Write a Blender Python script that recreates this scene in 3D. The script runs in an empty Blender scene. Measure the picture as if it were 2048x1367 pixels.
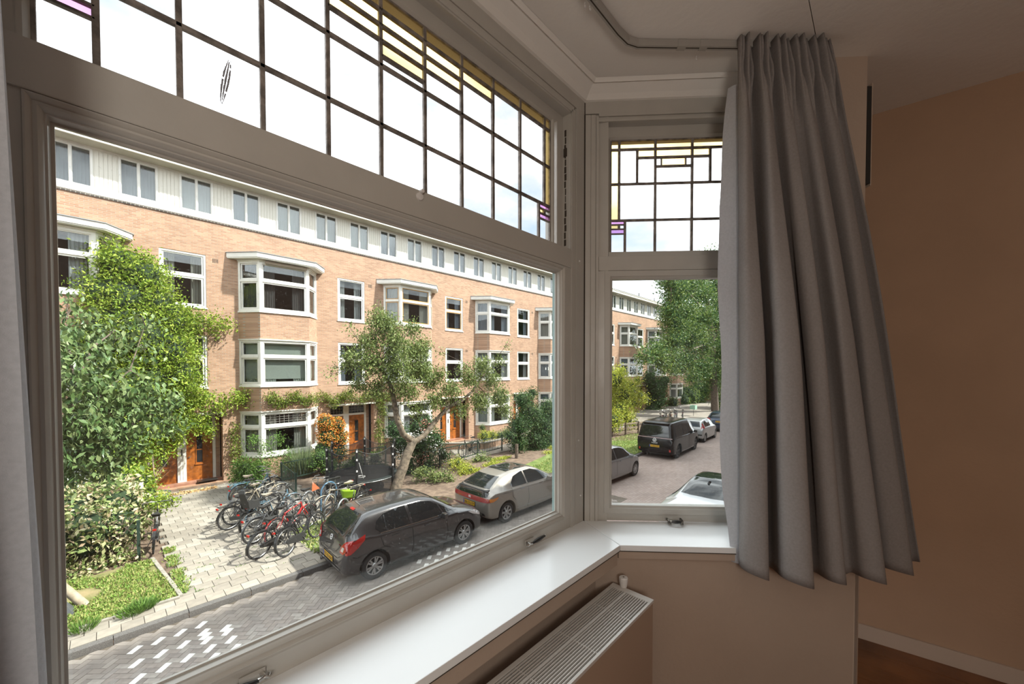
import bpy, bmesh, math, random
import numpy as np
from mathutils import Vector, Matrix
from mathutils.bvhtree import BVHTree
random.seed(7); RNG = np.random.default_rng(7)
SC = bpy.context.scene; COL = SC.collection
PI = math.pi; R = math.radians
# ------------------------------------------------------------------ camera
CAM = Vector((0, 0, 4.68))
F_PX, CY, PITCH, ROLL, YAW = 772.63, 755.56, -0.0209, -0.001, 0.7621
fw = Vector((math.cos(YAW)*math.cos(PITCH), math.sin(YAW)*math.cos(PITCH), math.sin(PITCH)))
rt = Vector((math.sin(YAW), -math.cos(YAW), 0)); up = rt.cross(fw)
cr, sr = math.cos(ROLL), math.sin(ROLL)
CR = cr*rt + sr*up; CU = -sr*rt + cr*up
cd = bpy.data.cameras.new('camera'); cam = bpy.data.objects.new('camera', cd); COL.objects.link(cam)
cam.matrix_world = Matrix(((CR.x, CU.x, -fw.x, CAM.x), (CR.y, CU.y, -fw.y, CAM.y), (CR.z, CU.z, -fw.z, CAM.z), (0, 0, 0, 1)))
cd.sensor_width = 36; cd.lens = 36*F_PX/2048; cd.shift_y = (CY-683.5)/2048; cd.clip_start = .02; cd.clip_end = 500
SC.camera = cam
# ------------------------------------------------------------------ world, sun, exposure
SC.view_settings.view_transform = 'Standard'; SC.view_settings.look = 'None'
SC.view_settings.gamma = 1; SC.view_settings.use_curve_mapping = False
SC.view_settings.exposure = 0.30
w = bpy.data.worlds.new('sky'); SC.world = w; w.use_nodes = True
nt = w.node_tree; nt.nodes.clear()
o_ = nt.nodes.new('ShaderNodeOutputWorld'); bg = nt.nodes.new('ShaderNodeBackground')
tc = nt.nodes.new('ShaderNodeTexCoord'); mp = nt.nodes.new('ShaderNodeMapping'); mp.inputs['Scale'].default_value = (1, 1, 2.2)
ns = nt.nodes.new('ShaderNodeTexNoise'); ns.inputs['Scale'].default_value = 2.6; ns.inputs['Detail'].default_value = 7; ns.inputs['Roughness'].default_value = .55
rp = nt.nodes.new('ShaderNodeValToRGB'); e = rp.color_ramp.elements
e[0].position = .30; e[0].color = (.16, .20, .26, 1); e[1].position = .40; e[1].color = (.23, .24, .255, 1)
a = e.new(.50); a.color = (.6, .61, .63, 1); a = e.new(.68); a.color = (.94, .97, 1.0, 1)
L = nt.links
L.new(tc.outputs['Generated'], mp.inputs[0]); L.new(mp.outputs[0], ns.inputs['Vector']); L.new(ns.outputs['Fac'], rp.inputs[0])
L.new(rp.outputs[0], bg.inputs[0]); bg.inputs[1].default_value = 4.0; L.new(bg.outputs[0], o_.inputs[0])
sd = bpy.data.lights.new('sun', 'SUN'); sun = bpy.data.objects.new('sun', sd); COL.objects.link(sun)
SUN_EL, SUN_AZ = R(47), R(-45)
sdir = Vector((math.cos(SUN_EL)*math.cos(SUN_AZ), math.cos(SUN_EL)*math.sin(SUN_AZ), math.sin(SUN_EL)))
sun.rotation_euler = sdir.to_track_quat('Z', 'Y').to_euler(); sun.location = (20, -20, 30)
sd.energy = 9.0; sd.angle = R(1.5); sd.color = (1, .95, .86)
ad = bpy.data.lights.new('room_fill_light', 'POINT'); rl = bpy.data.objects.new('room_fill_light', ad); COL.objects.link(rl)  # added fill light, unseen behind the camera, lifts the interior beside the daylight
rl.location = (-.9, -1.0, 4.9); ad.shadow_soft_size = .32; ad.energy = 58; ad.color = (1, .92, .83)
SC.cycles.use_denoising = True
try: SC.cycles.denoiser = 'OPENIMAGEDENOISE'
except Exception: pass
SC.cycles.max_bounces = 8; SC.cycles.diffuse_bounces = 5; SC.cycles.glossy_bounces = 4; SC.cycles.transparent_max_bounces = 24
SC.cycles.sample_clamp_indirect = 4
SC.cycles.caustics_reflective = False; SC.cycles.caustics_refractive = False
# ------------------------------------------------------------------ pixel -> world (layout helper)
def ray(px, py):
    return CR*((px-1024)/F_PX) - CU*((py-CY)/F_PX) + fw
def PZ(px, py, z): d = ray(px, py); return CAM + d*((z-CAM.z)/d.z)
def PY(px, py, y): d = ray(px, py); return CAM + d*(y/d.y)
def PN(px, py, n, off): d = ray(px, py); return CAM + d*(off/d.dot(n))
# ------------------------------------------------------------------ materials
CS = 1.0   # reflectance scale of the outdoor surfaces
def sc3(c): return tuple(q*CS for q in c)
def _nodes(name):
    m = bpy.data.materials.new(name); m.use_nodes = True
    t = m.node_tree; b = t.nodes['Principled BSDF']; return m, t, b
def M(name, col, rough=.6, metal=0, var=0, vscale=4, bump=0, bscale=60, coat=0, detail=6, col2=None, spec=None, lo=.35, hi=.65):
    col = sc3(col); col2 = sc3(col2) if col2 else None
    m, t, b = _nodes(name)
    b.inputs['Base Color'].default_value = (*col, 1); b.inputs['Roughness'].default_value = rough; b.inputs['Metallic'].default_value = metal
    b.inputs['Coat Weight'].default_value = coat
    if coat: b.inputs['Coat Roughness'].default_value = .04
    if spec is not None: b.inputs['Specular IOR Level'].default_value = spec
    if var or bump or col2:
        g = t.nodes.new('ShaderNodeTexCoord')
    if var or col2:
        n = t.nodes.new('ShaderNodeTexNoise'); n.inputs['Scale'].default_value = vscale; n.inputs['Detail'].default_value = detail
        t.links.new(g.outputs['Object'], n.inputs['Vector'])
        r = t.nodes.new('ShaderNodeValToRGB'); c2 = col2 or tuple(min(1, c*(1+var)) for c in col); c1 = col if col2 else tuple(c*(1-var) for c in col)
        r.color_ramp.elements[0].color = (*c1, 1); r.color_ramp.elements[1].color = (*c2, 1)
        r.color_ramp.elements[0].position = lo; r.color_ramp.elements[1].position = hi
        t.links.new(n.outputs['Fac'], r.inputs[0]); t.links.new(r.outputs[0], b.inputs['Base Color'])
    if bump:
        n2 = t.nodes.new('ShaderNodeTexNoise'); n2.inputs['Scale'].default_value = bscale; n2.inputs['Detail'].default_value = 4
        t.links.new(g.outputs['Object'], n2.inputs['Vector'])
        bp = t.nodes.new('ShaderNodeBump'); bp.inputs['Strength'].default_value = bump; bp.inputs['Distance'].default_value = .01
        t.links.new(n2.outputs['Fac'], bp.inputs['Height']); t.links.new(bp.outputs[0], b.inputs['Normal'])
    return m
def island(name, cols, rough=.7, transl=.0, spec=.3, bump=0, noise=0, nscale=3):
    """colour picked per loose piece"""
    cols = [sc3(c) for c in cols]
    m, t, b = _nodes(name)
    g = t.nodes.new('ShaderNodeNewGeometry'); r = t.nodes.new('ShaderNodeValToRGB'); r.color_ramp.interpolation = 'LINEAR'
    es = r.color_ramp.elements
    for i, c in enumerate(cols):
        p = i/(len(cols)-1)
        if i < 2: el = es[i]; el.position = p
        else: el = es.new(p)
    for i, el in enumerate(sorted(es, key=lambda q: q.position)): pass
    es[0].position = 0; es[-1].position = 1
    srt = list(es)
    for i, c in enumerate(cols): srt[i].position = i/(len(cols)-1); srt[i].color = (*c, 1)
    b.inputs['Roughness'].default_value = rough; b.inputs['Specular IOR Level'].default_value = spec
    t.links.new(g.outputs['Random Per Island'], r.inputs[0]); src = r.outputs[0]
    if noise:
        tcx = t.nodes.new('ShaderNodeTexCoord'); n = t.nodes.new('ShaderNodeTexNoise'); n.inputs['Scale'].default_value = nscale; n.inputs['Detail'].default_value = 5
        t.links.new(g.outputs['Position'], n.inputs['Vector'])
        mr = t.nodes.new('ShaderNodeMapRange'); mr.inputs[1].default_value = .3; mr.inputs[2].default_value = .7; mr.inputs[3].default_value = 1-noise; mr.inputs[4].default_value = 1+noise
        hs = t.nodes.new('ShaderNodeMixRGB'); hs.blend_type = 'MULTIPLY'; hs.inputs[0].default_value = 1
        t.links.new(n.outputs['Fac'], mr.inputs[0]); t.links.new(src, hs.inputs[1]); t.links.new(mr.outputs[0], hs.inputs[2]); src = hs.outputs[0]
    t.links.new(src, b.inputs['Base Color'])
    if transl:
        tr = t.nodes.new('ShaderNodeBsdfTranslucent'); mx = t.nodes.new('ShaderNodeMixShader'); mx.inputs[0].default_value = transl
        t.links.new(src, tr.inputs[0]); t.links.new(b.outputs[0], mx.inputs[1]); t.links.new(tr.outputs[0], mx.inputs[2])
        t.links.new(mx.outputs[0], t.nodes['Material Output'].inputs[0])
    return m
def brick(name, c1, c2, mortar, bw=.215, bh=.062, mw=.009, var=.25, ground=False, off=.5, msm=.3):
    c1, c2, mortar = sc3(c1), sc3(c2), sc3(mortar)
    m, t, b = _nodes(name)
    g = t.nodes.new('ShaderNodeNewGeometry'); s = t.nodes.new('ShaderNodeSeparateXYZ'); c = t.nodes.new('ShaderNodeCombineXYZ')
    t.links.new(g.outputs['Position'], s.inputs[0])
    if ground:
        t.links.new(s.outputs[0], c.inputs[0]); t.links.new(s.outputs[1], c.inputs[1])
    else:
        a = t.nodes.new('ShaderNodeMath'); a.operation = 'ADD'; t.links.new(s.outputs[0], a.inputs[0]); t.links.new(s.outputs[1], a.inputs[1])
        t.links.new(a.outputs[0], c.inputs[0]); t.links.new(s.outputs[2], c.inputs[1])
    br = t.nodes.new('ShaderNodeTexBrick'); br.inputs['Color1'].default_value = (*c1, 1); br.inputs['Color2'].default_value = (*c2, 1); br.inputs['Mortar'].default_value = (*mortar, 1)
    br.inputs['Scale'].default_value = 1; br.inputs['Brick Width'].default_value = bw; br.inputs['Row Height'].default_value = bh; br.inputs['Mortar Size'].default_value = mw
    br.inputs['Mortar Smooth'].default_value = msm; br.inputs['Bias'].default_value = 0; br.offset = off
    t.links.new(c.outputs[0], br.inputs['Vector'])
    n = t.nodes.new('ShaderNodeTexNoise'); n.inputs['Scale'].default_value = .9; n.inputs['Detail'].default_value = 8; n.inputs['Roughness'].default_value = .75
    t.links.new(c.outputs[0], n.inputs['Vector'])
    mr = t.nodes.new('ShaderNodeMapRange'); mr.inputs[1].default_value = .3; mr.inputs[2].default_value = .7; mr.inputs[3].default_value = 1-var; mr.inputs[4].default_value = 1+var
    mx = t.nodes.new('ShaderNodeMixRGB'); mx.blend_type = 'MULTIPLY'; mx.inputs[0].default_value = 1
    t.links.new(n.outputs['Fac'], mr.inputs[0]); t.links.new(br.outputs['Color'], mx.inputs[1]); t.links.new(mr.outputs[0], mx.inputs[2]); t.links.new(mx.outputs[0], b.inputs['Base Color'])
    bp = t.nodes.new('ShaderNodeBump'); bp.inputs['Strength'].default_value = .5; bp.inputs['Distance'].default_value = .006; bp.invert = True
    t.links.new(br.outputs['Fac'], bp.inputs['Height']); t.links.new(bp.outputs[0], b.inputs['Normal']); b.inputs['Roughness'].default_value = .85
    return m
def glass(name, tint=(.97, .98, .975), dirt=0, dcol=(.75, .76, .74), ior=1.45, haze=0):
    m = bpy.data.materials.new(name); m.use_nodes = True; t = m.node_tree; t.nodes.clear()
    out = t.nodes.new('ShaderNodeOutputMaterial'); tr = t.nodes.new('ShaderNodeBsdfTransparent'); tr.inputs[0].default_value = (*tint, 1)
    gl = t.nodes.new('ShaderNodeBsdfGlossy'); gl.inputs['Roughness'].default_value = .0; fr = t.nodes.new('ShaderNodeFresnel'); fr.inputs[0].default_value = ior
    gb = t.nodes.new('ShaderNodeNewGeometry'); mrr = t.nodes.new('ShaderNodeMapRange'); mrr.inputs[3].default_value = ior; mrr.inputs[4].default_value = 1/ior
    t.links.new(gb.outputs['Backfacing'], mrr.inputs[0]); t.links.new(mrr.outputs[0], fr.inputs[0])
    mx = t.nodes.new('ShaderNodeMixShader'); t.links.new(fr.outputs[0], mx.inputs[0]); t.links.new(tr.outputs[0], mx.inputs[1]); t.links.new(gl.outputs[0], mx.inputs[2]); last = mx
    if dirt or haze:
        g = t.nodes.new('ShaderNodeNewGeometry'); df = t.nodes.new('ShaderNodeBsdfTranslucent'); df.inputs[0].default_value = (*dcol, 1)
        n = t.nodes.new('ShaderNodeTexNoise'); n.inputs['Scale'].default_value = 170; n.inputs['Detail'].default_value = 2
        n3 = t.nodes.new('ShaderNodeTexNoise'); n3.inputs['Scale'].default_value = 2.5; n3.inputs['Detail'].default_value = 4
        t.links.new(g.outputs['Position'], n.inputs['Vector']); t.links.new(g.outputs['Position'], n3.inputs['Vector'])
        r = t.nodes.new('ShaderNodeMapRange'); r.inputs[1].default_value = .64; r.inputs[2].default_value = .74; r.inputs[3].default_value = 0; r.inputs[4].default_value = dirt
        r2 = t.nodes.new('ShaderNodeMapRange'); r2.inputs[1].default_value = .35; r2.inputs[2].default_value = .7; r2.inputs[3].default_value = 0; r2.inputs[4].default_value = haze
        ad_ = t.nodes.new('ShaderNodeMath'); ad_.operation = 'ADD'
        t.links.new(n.outputs['Fac'], r.inputs[0]); t.links.new(n3.outputs['Fac'], r2.inputs[0]); t.links.new(r.outputs[0], ad_.inputs[0]); t.links.new(r2.outputs[0], ad_.inputs[1])
        m2 = t.nodes.new('ShaderNodeMixShader'); t.links.new(ad_.outputs[0], m2.inputs[0]); t.links.new(last.outputs[0], m2.inputs[1]); t.links.new(df.outputs[0], m2.inputs[2]); last = m2
    t.links.new(last.outputs[0], out.inputs[0]); return m
MAT = dict(
    paint=M('cream_gloss_paint', (.47, .45, .41), .32, bump=.12, bscale=25, var=.03, vscale=8),
    sill=M('white_sill_laminate', (.86, .88, .89), .22, bump=.03, bscale=15),
    ceil=M('ceiling_plaster', (.82, .79, .74), .9, bump=.15, bscale=30),
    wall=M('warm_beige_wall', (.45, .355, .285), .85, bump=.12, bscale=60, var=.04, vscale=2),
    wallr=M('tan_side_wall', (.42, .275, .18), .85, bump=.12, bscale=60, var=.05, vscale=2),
    skirt=M('skirting_paint', (.48, .38, .30), .5),
    lead=M('lead_came', (.22, .195, .175), .55, .3, var=.4, vscale=30, bump=.4, bscale=80),
    crack=M('dark_gap', (.05, .04, .03), .9),
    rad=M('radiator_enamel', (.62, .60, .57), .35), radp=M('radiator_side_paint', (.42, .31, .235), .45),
    radin=M('radiator_inside', (.30, .29, .26), .5),
    knob=M('white_plastic', (.72, .70, .68), .35), chrome=M('worn_chrome', (.55, .53, .5), .22, 1, var=.4, vscale=60), black=M('black_handle', (.02, .02, .02), .3),
    rail=M('grey_curtain_rail', (.42, .40, .37), .45, .3), wood=M('oak_boards', (.16, .062, .022), .4, var=.45, vscale=3, bump=.2, bscale=20),
    glassw=glass('dusty_window_glass', (.96, .985, .975), dirt=.10, haze=.006), clear=glass('clear_old_glass', (.97, .98, .98), dirt=.02, haze=.004),
    yellow=glass('yellow_glass', (.955, .85, .56), haze=.05, dcol=(.9, .75, .4)), pink=glass('pink_glass', (.86, .62, .86), haze=.04, dcol=(.8, .4, .8)),
)
def fabric(name, col, tr=.12, s=700):
    m = M(name, col, .95, var=.06, vscale=120, bump=.25, bscale=s, spec=.1)
    t = m.node_tree; b = t.nodes['Principled BSDF']; x = t.nodes.new('ShaderNodeBsdfTranslucent'); x.inputs[0].default_value = (*col, 1)
    mx = t.nodes.new('ShaderNodeMixShader'); mx.inputs[0].default_value = tr
    t.links.new(b.outputs[0], mx.inputs[1]); t.links.new(x.outputs[0], mx.inputs[2]); t.links.new(mx.outputs[0], t.nodes['Material Output'].inputs[0]); return m
MAT['curtain'] = fabric('grey_linen', (.27, .248, .238), .05); MAT['lining'] = fabric('pale_lining', (.47, .475, .50), .2)
# ------------------------------------------------------------------ mesh helpers
def wloc(o):
    p = Vector((0, 0, 0))
    while o is not None: p += o.location; o = o.parent
    return p
class MB:
    def __init__(s): s.v = []; s.f = []; s.mi = []; s.cur = 0
    def add(s, vs, fs):
        n = len(s.v); s.v += [tuple(p) for p in vs]; s.f += [tuple(i+n for i in f) for f in fs]; s.mi += [s.cur]*len(fs)
    def box(s, x0, x1, y0, y1, z0, z1): s.hexa([(x0, y0, z0), (x1, y0, z0), (x1, y1, z0), (x0, y1, z0), (x0, y0, z1), (x1, y0, z1), (x1, y1, z1), (x0, y1, z1)])
    def hexa(s, p): s.add(p, [(0, 3, 2, 1), (4, 5, 6, 7), (0, 1, 5, 4), (1, 2, 6, 5), (2, 3, 7, 6), (3, 0, 4, 7)])
    def obox(s, c, ax, ay, az, hx, hy, hz):
        c = Vector(c); ax = Vector(ax)*hx; ay = Vector(ay)*hy; az = Vector(az)*hz
        s.hexa([c-ax-ay-az, c+ax-ay-az, c+ax+ay-az, c-ax+ay-az, c-ax-ay+az, c+ax-ay+az, c+ax+ay+az, c-ax+ay+az])
    def prism(s, poly, z0, z1):
        n = len(poly); s.add([(x, y, z0) for x, y in poly]+[(x, y, z1) for x, y in poly], [tuple(range(n))[::-1], tuple(range(n, 2*n))]+[(i, (i+1) % n, n+(i+1) % n, n+i) for i in range(n)])
    def extr(s, pts, d):
        n = len(pts); d = Vector(d); s.add([Vector(p) for p in pts]+[Vector(p)+d for p in pts], [tuple(range(n))[::-1], tuple(range(n, 2*n))]+[(i, (i+1) % n, n+(i+1) % n, n+i) for i in range(n)])
    def tube(s, pts, r, n=8, caps=True):
        pts = [Vector(p) for p in pts]; m = len(pts); rs = r if isinstance(r, (list, tuple)) else [r]*m
        vs = []; prev = None
        for i, p in enumerate(pts):
            d = (pts[min(i+1, m-1)]-pts[max(i-1, 0)]).normalized()
            if prev is None: a = d.orthogonal().normalized()
            else: a = (prev-d*prev.dot(d)).normalized()
            prev = a; b = d.cross(a)
            for k in range(n): t = 2*PI*k/n; vs.append(p+(a*math.cos(t)+b*math.sin(t))*rs[i])
        fs = [(i*n+k, i*n+(k+1) % n, (i+1)*n+(k+1) % n, (i+1)*n+k) for i in range(m-1) for k in range(n)]
        if caps: fs += [tuple(range(n))[::-1], tuple(range((m-1)*n, m*n))]
        s.add(vs, fs)
    def lathe(s, prof, c, axis='z', n=24, ang=2*PI):
        vs = []; m = len(prof)
        for k in range(n):
            t = ang*k/n; ct, st = math.cos(t), math.sin(t)
            for r, h in prof:
                q = {'z': (r*ct, r*st, h), 'y': (r*ct, h, r*st), 'x': (h, r*ct, r*st)}[axis]; vs.append((c[0]+q[0], c[1]+q[1], c[2]+q[2]))
        s.add(vs, [(k*m+i, ((k+1) % n)*m+i, ((k+1) % n)*m+i+1, k*m+i+1) for k in range(n) for i in range(m-1)])
    def torus(s, c, R_, r, axis='y', n=32, k=6):
        vs = []
        for i in range(n):
            t = 2*PI*i/n
            for j in range(k):
                u = 2*PI*j/k; q = R_+r*math.cos(u); h = r*math.sin(u)
                vs.append((c[0]+q*math.cos(t), c[1]+h, c[2]+q*math.sin(t)) if axis == 'y' else (c[0]+q*math.cos(t), c[1]+q*math.sin(t), c[2]+h))
        s.add(vs, [(i*k+j, ((i+1) % n)*k+j, ((i+1) % n)*k+(j+1) % k, i*k+(j+1) % k) for i in range(n) for j in range(k)])
    def build(s, name, mat, parent=None, smooth=False, local=False, label=None, kind=None, fix=True, bevel=0):
        off = Vector((0, 0, 0)) if (local or parent is None) else wloc(parent)
        me = bpy.data.meshes.new(name); me.from_pydata([(p[0]-off.x, p[1]-off.y, p[2]-off.z) for p in s.v], [], s.f)
        ms = mat if isinstance(mat, (list, tuple)) else [mat]
        for m in ms: me.materials.append(m)
        if len(ms) > 1: me.polygons.foreach_set('material_index', s.mi)
        if fix or bevel:
            bm = bmesh.new(); bm.from_mesh(me)
            if smooth: bmesh.ops.remove_doubles(bm, verts=bm.verts, dist=1e-5)
            bmesh.ops.recalc_face_normals(bm, faces=bm.faces)
            if bevel: bmesh.ops.bevel(bm, geom=[e for e in bm.edges if len(e.link_faces) == 2 and e.calc_face_angle(0) > .6], offset=bevel, segments=2, affect='EDGES', profile=.6)
            if smooth:
                for f in bm.faces: f.smooth = True
                for ed in bm.edges:
                    if len(ed.link_faces) == 2 and ed.calc_face_angle(0) > .75: ed.smooth = False
            bm.to_mesh(me); bm.free()
        o = bpy.data.objects.new(name, me); COL.objects.link(o); o.parent = parent
        if label: o['label'] = label
        if kind: o['kind'] = kind
        return o
def tag(o, label=None, cat=None, group=None, kind=None):
    for k, v in (('label', label), ('category', cat), ('group', group), ('kind', kind)):
        if v: o[k] = v
    return o
def thing(name, label, cat, loc=(0, 0, 0), rz=0, group=None, kind=None):
    o = bpy.data.objects.new(name, None); COL.objects.link(o); o.empty_display_size = .2; o.location = loc; o.rotation_euler = (0, 0, rz)
    return tag(o, label, cat, group, kind)
def kids(o): return [c for c in bpy.data.objects if c.parent == o]
def copy_tree(o, parent=None, loc=None):
    c = o.copy(); COL.objects.link(c); c.parent = parent
    if loc is not None: c.location = loc
    for ch in KID.get(o.name, ()): copy_tree(ch, c)
    return c
KID = {}
def index_tree(o):
    KID[o.name] = kids(o)
    for c in KID[o.name]: index_tree(c)
def setmat(o, m):
    o.material_slots[0].link = 'OBJECT'; o.material_slots[0].material = m
class Pl:
    """vertical plane: origin, horizontal direction u, normal n (+d)"""
    def __init__(s, o, u, n): s.o = Vector((o[0], o[1], 0)); s.u = Vector((u[0], u[1], 0)).normalized(); s.n = Vector((n[0], n[1], 0)).normalized()
    def p(s, u, z, d=0): q = s.o+s.u*u+s.n*d; return (q.x, q.y, z)
def pbox(mb, pl, u0, u1, z0, z1, d0, d1):
    mb.hexa([pl.p(u0, z0, d0), pl.p(u1, z0, d0), pl.p(u1, z0, d1), pl.p(u0, z0, d1), pl.p(u0, z1, d0), pl.p(u1, z1, d0), pl.p(u1, z1, d1), pl.p(u0, z1, d1)])
def pring(mb, pl, u0, u1, z0, z1, prof):
    """closed profile (inset, depth) swept round a rectangle, mitred"""
    vs = []; m = len(prof)
    for cu, cz, su, sz in ((u0, z0, 1, 1), (u1, z0, -1, 1), (u1, z1, -1, -1), (u0, z1, 1, -1)):
        for i, d in prof: vs.append(pl.p(cu+su*i, cz+sz*i, d))
    mb.add(vs, [(c*m+i, ((c+1) % 4)*m+i, ((c+1) % 4)*m+(i+1) % m, c*m+(i+1) % m) for c in range(4) for i in range(m)])
def rectp(w, d0, d1): return [(0, d0), (w, d0), (w, d1), (0, d1)]
def wall_holes(mb, pl, us, zs, holes, d0, d1):
    """wall slab with rectangular openings (front d1, back d0) and reveals"""
    U = sorted(set(us)|{h[0] for h in holes}|{h[1] for h in holes}); Z = sorted(set(zs)|{h[2] for h in holes}|{h[3] for h in holes})
    def solid(i, j):
        if i < 0 or j < 0 or i >= len(U)-1 or j >= len(Z)-1: return None
        cu, cz = (U[i]+U[i+1])/2, (Z[j]+Z[j+1])/2
        return not any(h[0] < cu < h[1] and h[2] < cz < h[3] for h in holes)
    for i in range(len(U)-1):
        for j in range(len(Z)-1):
            if not solid(i, j): continue
            a, b, c, d = U[i], U[i+1], Z[j], Z[j+1]
            mb.add([pl.p(a, c, d1), pl.p(b, c, d1), pl.p(b, d, d1), pl.p(a, d, d1)], [(0, 1, 2, 3)])
            mb.add([pl.p(a, c, d0), pl.p(a, d, d0), pl.p(b, d, d0), pl.p(b, c, d0)], [(0, 1, 2, 3)])
            if not solid(i+1, j): mb.add([pl.p(b, c, d1), pl.p(b, c, d0), pl.p(b, d, d0), pl.p(b, d, d1)], [(0, 1, 2, 3)])
            if not solid(i-1, j): mb.add([pl.p(a, c, d0), pl.p(a, c, d1), pl.p(a, d, d1), pl.p(a, d, d0)], [(0, 1, 2, 3)])
            if not solid(i, j+1): mb.add([pl.p(a, d, d1), pl.p(b, d, d1), pl.p(b, d, d0), pl.p(a, d, d0)], [(0, 1, 2, 3)])
            if not solid(i, j-1): mb.add([pl.p(a, c, d0), pl.p(b, c, d0), pl.p(b, c, d1), pl.p(a, c, d1)], [(0, 1, 2, 3)])
def text_mesh(s, name, mat, size, parent, loc, ax, ay, depth=.003):
    cu = bpy.data.curves.new(name, 'FONT'); cu.body = s; cu.size = size; cu.align_x = 'CENTER'; cu.align_y = 'CENTER'; cu.extrude = depth; cu.resolution_u = 2
    t = bpy.data.objects.new(name, cu); COL.objects.link(t)
    bpy.context.view_layer.update(); me = bpy.data.meshes.new_from_object(t.evaluated_get(bpy.context.evaluated_depsgraph_get())); me.name = name
    COL.objects.unlink(t); bpy.data.objects.remove(t); bpy.data.curves.remove(cu)
    o = bpy.data.objects.new(name, me); COL.objects.link(o); me.materials.clear(); me.materials.append(mat)
    ax = Vector(ax).normalized(); ay = Vector(ay).normalized(); az = ax.cross(ay)
    mt = Matrix((ax, ay, az)).transposed().to_4x4(); mt.translation = Vector(loc); me.transform(mt)
    o.parent = parent; return o
# ================================================================== THE ROOM
PHI = 0.8642; D2 = Vector((math.cos(PHI), -math.sin(PHI), 0)); N2 = Vector((math.sin(PHI), math.cos(PHI), 0)); E2 = 2.064
Z = lambda h: h+4.68
SILL = Z(-.792); FLOOR = Z(-1.55); CEIL = Z(1.43)
P1 = Pl((0, 1.12), (1, 0), (0, -1)); C0 = Vector((1.718, 1.12, 0)); P2 = Pl((C0.x, C0.y), D2, -N2)
def struct(mb, name, mat, **k):
    o = mb.build(name, mat, **k)
    o['kind'] = 'structure'; return o
# floor with boards
fl = thing('floor', None, None, kind='structure')
b = MB(); b.box(-2.6, 3.2, -4.2, .95, FLOOR-.12, FLOOR-.012); b.build('subfloor', MAT['crack'], fl)
FD = Vector((-.125, .99, 0)).normalized(); FN = Vector((FD.y, -FD.x, 0))
for i in range(8):
    c_ = Vector((2.03+.135*i, -.3, FLOOR-.006+random.uniform(-.001, .001))); b = MB(); b.obox(c_, FD, FN, (0, 0, 1), 1.0, .0655, .006); b.build('floor_board', MAT['wood'], fl)
b = MB(); b.box(-2.5, 1.9, -4.1, .95, FLOOR-.012, FLOOR); b.build('floor_boards_rest', MAT['wood'], fl, kind='stuff')
# ceiling
b = MB(); b.box(-2.6, 3.55, -4.2, .22, CEIL, CEIL+.1); b.prism([(-2.6, .223), (3.4, .223), (3.4, .60), (2.46, .60), (2.36, .50), (1.80, 1.17), (-2.6, 1.17)], CEIL+.002, CEIL+.1); struct(b, 'ceiling', MAT['ceil'])
# cornice round the bay (profile swept along both window faces, mitred)
def cornice(mb, prof, ends=(-1.0, 1.3)):
    # wall line: from (-1,1.12) to C0 to end of window 2
    bis = (Vector((0, -1, 0))-N2).normalized(); k = 1/bis.dot(Vector((0, -1, 0)))
    rows = []
    for base, d in ((Vector((ends[0], 1.12, 0)), Vector((0, -1, 0))), (C0, bis*k), (C0+D2*ends[1], -N2)):
        rows.append([(base+d*q+Vector((0, 0, z))) for q, z in prof])
    m = len(prof); mb.add([p for r in rows for p in r], [(r*m+i, (r+1)*m+i, (r+1)*m+i+1, r*m+i+1) for r in range(2) for i in range(m-1)])
b = MB(); cornice(b, [(0, Z(1.375)), (.012, Z(1.377)), (.03, Z(1.395)), (.072, Z(1.424)), (.075, Z(1.4235)), (.079, Z(1.416)), (.085, Z(1.4235)), (.092, CEIL+.001)]); struct(b, 'trim_cornice', MAT['ceil'])
# header fascia between window tops and cornice
b = MB(); pbox(b, P1, -1.0, 1.718, Z(1.31), CEIL+.01, -.12, 0); pbox(b, P2, 0, .95, Z(1.315), CEIL+.01, -.12, 0); struct(b, 'trim_header', MAT['paint'])
# corner post with grooves
b = MB()
pbox(b, P1, 1.60, 1.615, SILL-.02, Z(1.27), -.05, .004); pbox(b, P1, 1.615, 1.635, SILL-.02, Z(1.29), -.05, .001); pbox(b, P1, 1.635, 1.645, SILL-.02, Z(1.29), -.05, -.004)
pbox(b, P1, 1.645, 1.714, SILL-.02, Z(1.31), -.12, 0)
pbox(b, P2, .004, .03, SILL-.02, Z(1.31), -.12, 0); pbox(b, P2, .03, .033, SILL-.02, Z(1.31), -.1, -.003); pbox(b, P2, .033, .056, SILL-.02, Z(1.31), -.1, 0); pbox(b, P2, .056, .059, SILL-.02, Z(1.31), -.1, -.004); pbox(b, P2, .059, .072, SILL-.02, Z(1.3), -.1, .003)
struct(b, 'trim_corner_post', MAT['paint'], bevel=.0012)
b = MB(); b.box(1.7155, 1.7195, 1.117, 1.2, SILL, Z(1.37)); struct(b, 'trim_corner_gap', MAT['crack'])
b = MB(); b.prism([(1.60, 1.19), (1.72, 1.19), (1.83, 1.17), (1.80, 1.03), (1.74, 1.13), (1.70, 1.125), (1.62, 1.15)], SILL-.02, Z(1.43)); struct(b, 'trim_corner_core', MAT['paint'])
b = MB()
for px, py in ((1159, 522), (1157, 880), (1161, 990)):
    p = PY(px, py, 1.12); b.lathe([(0, -.004), (.004, -.003), (.005, 0), (.005, .01)], (p.x, 1.12, p.z), 'y', 10)
sc = b.build('trim_screws', MAT['knob']); sc['kind'] = 'structure'
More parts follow.
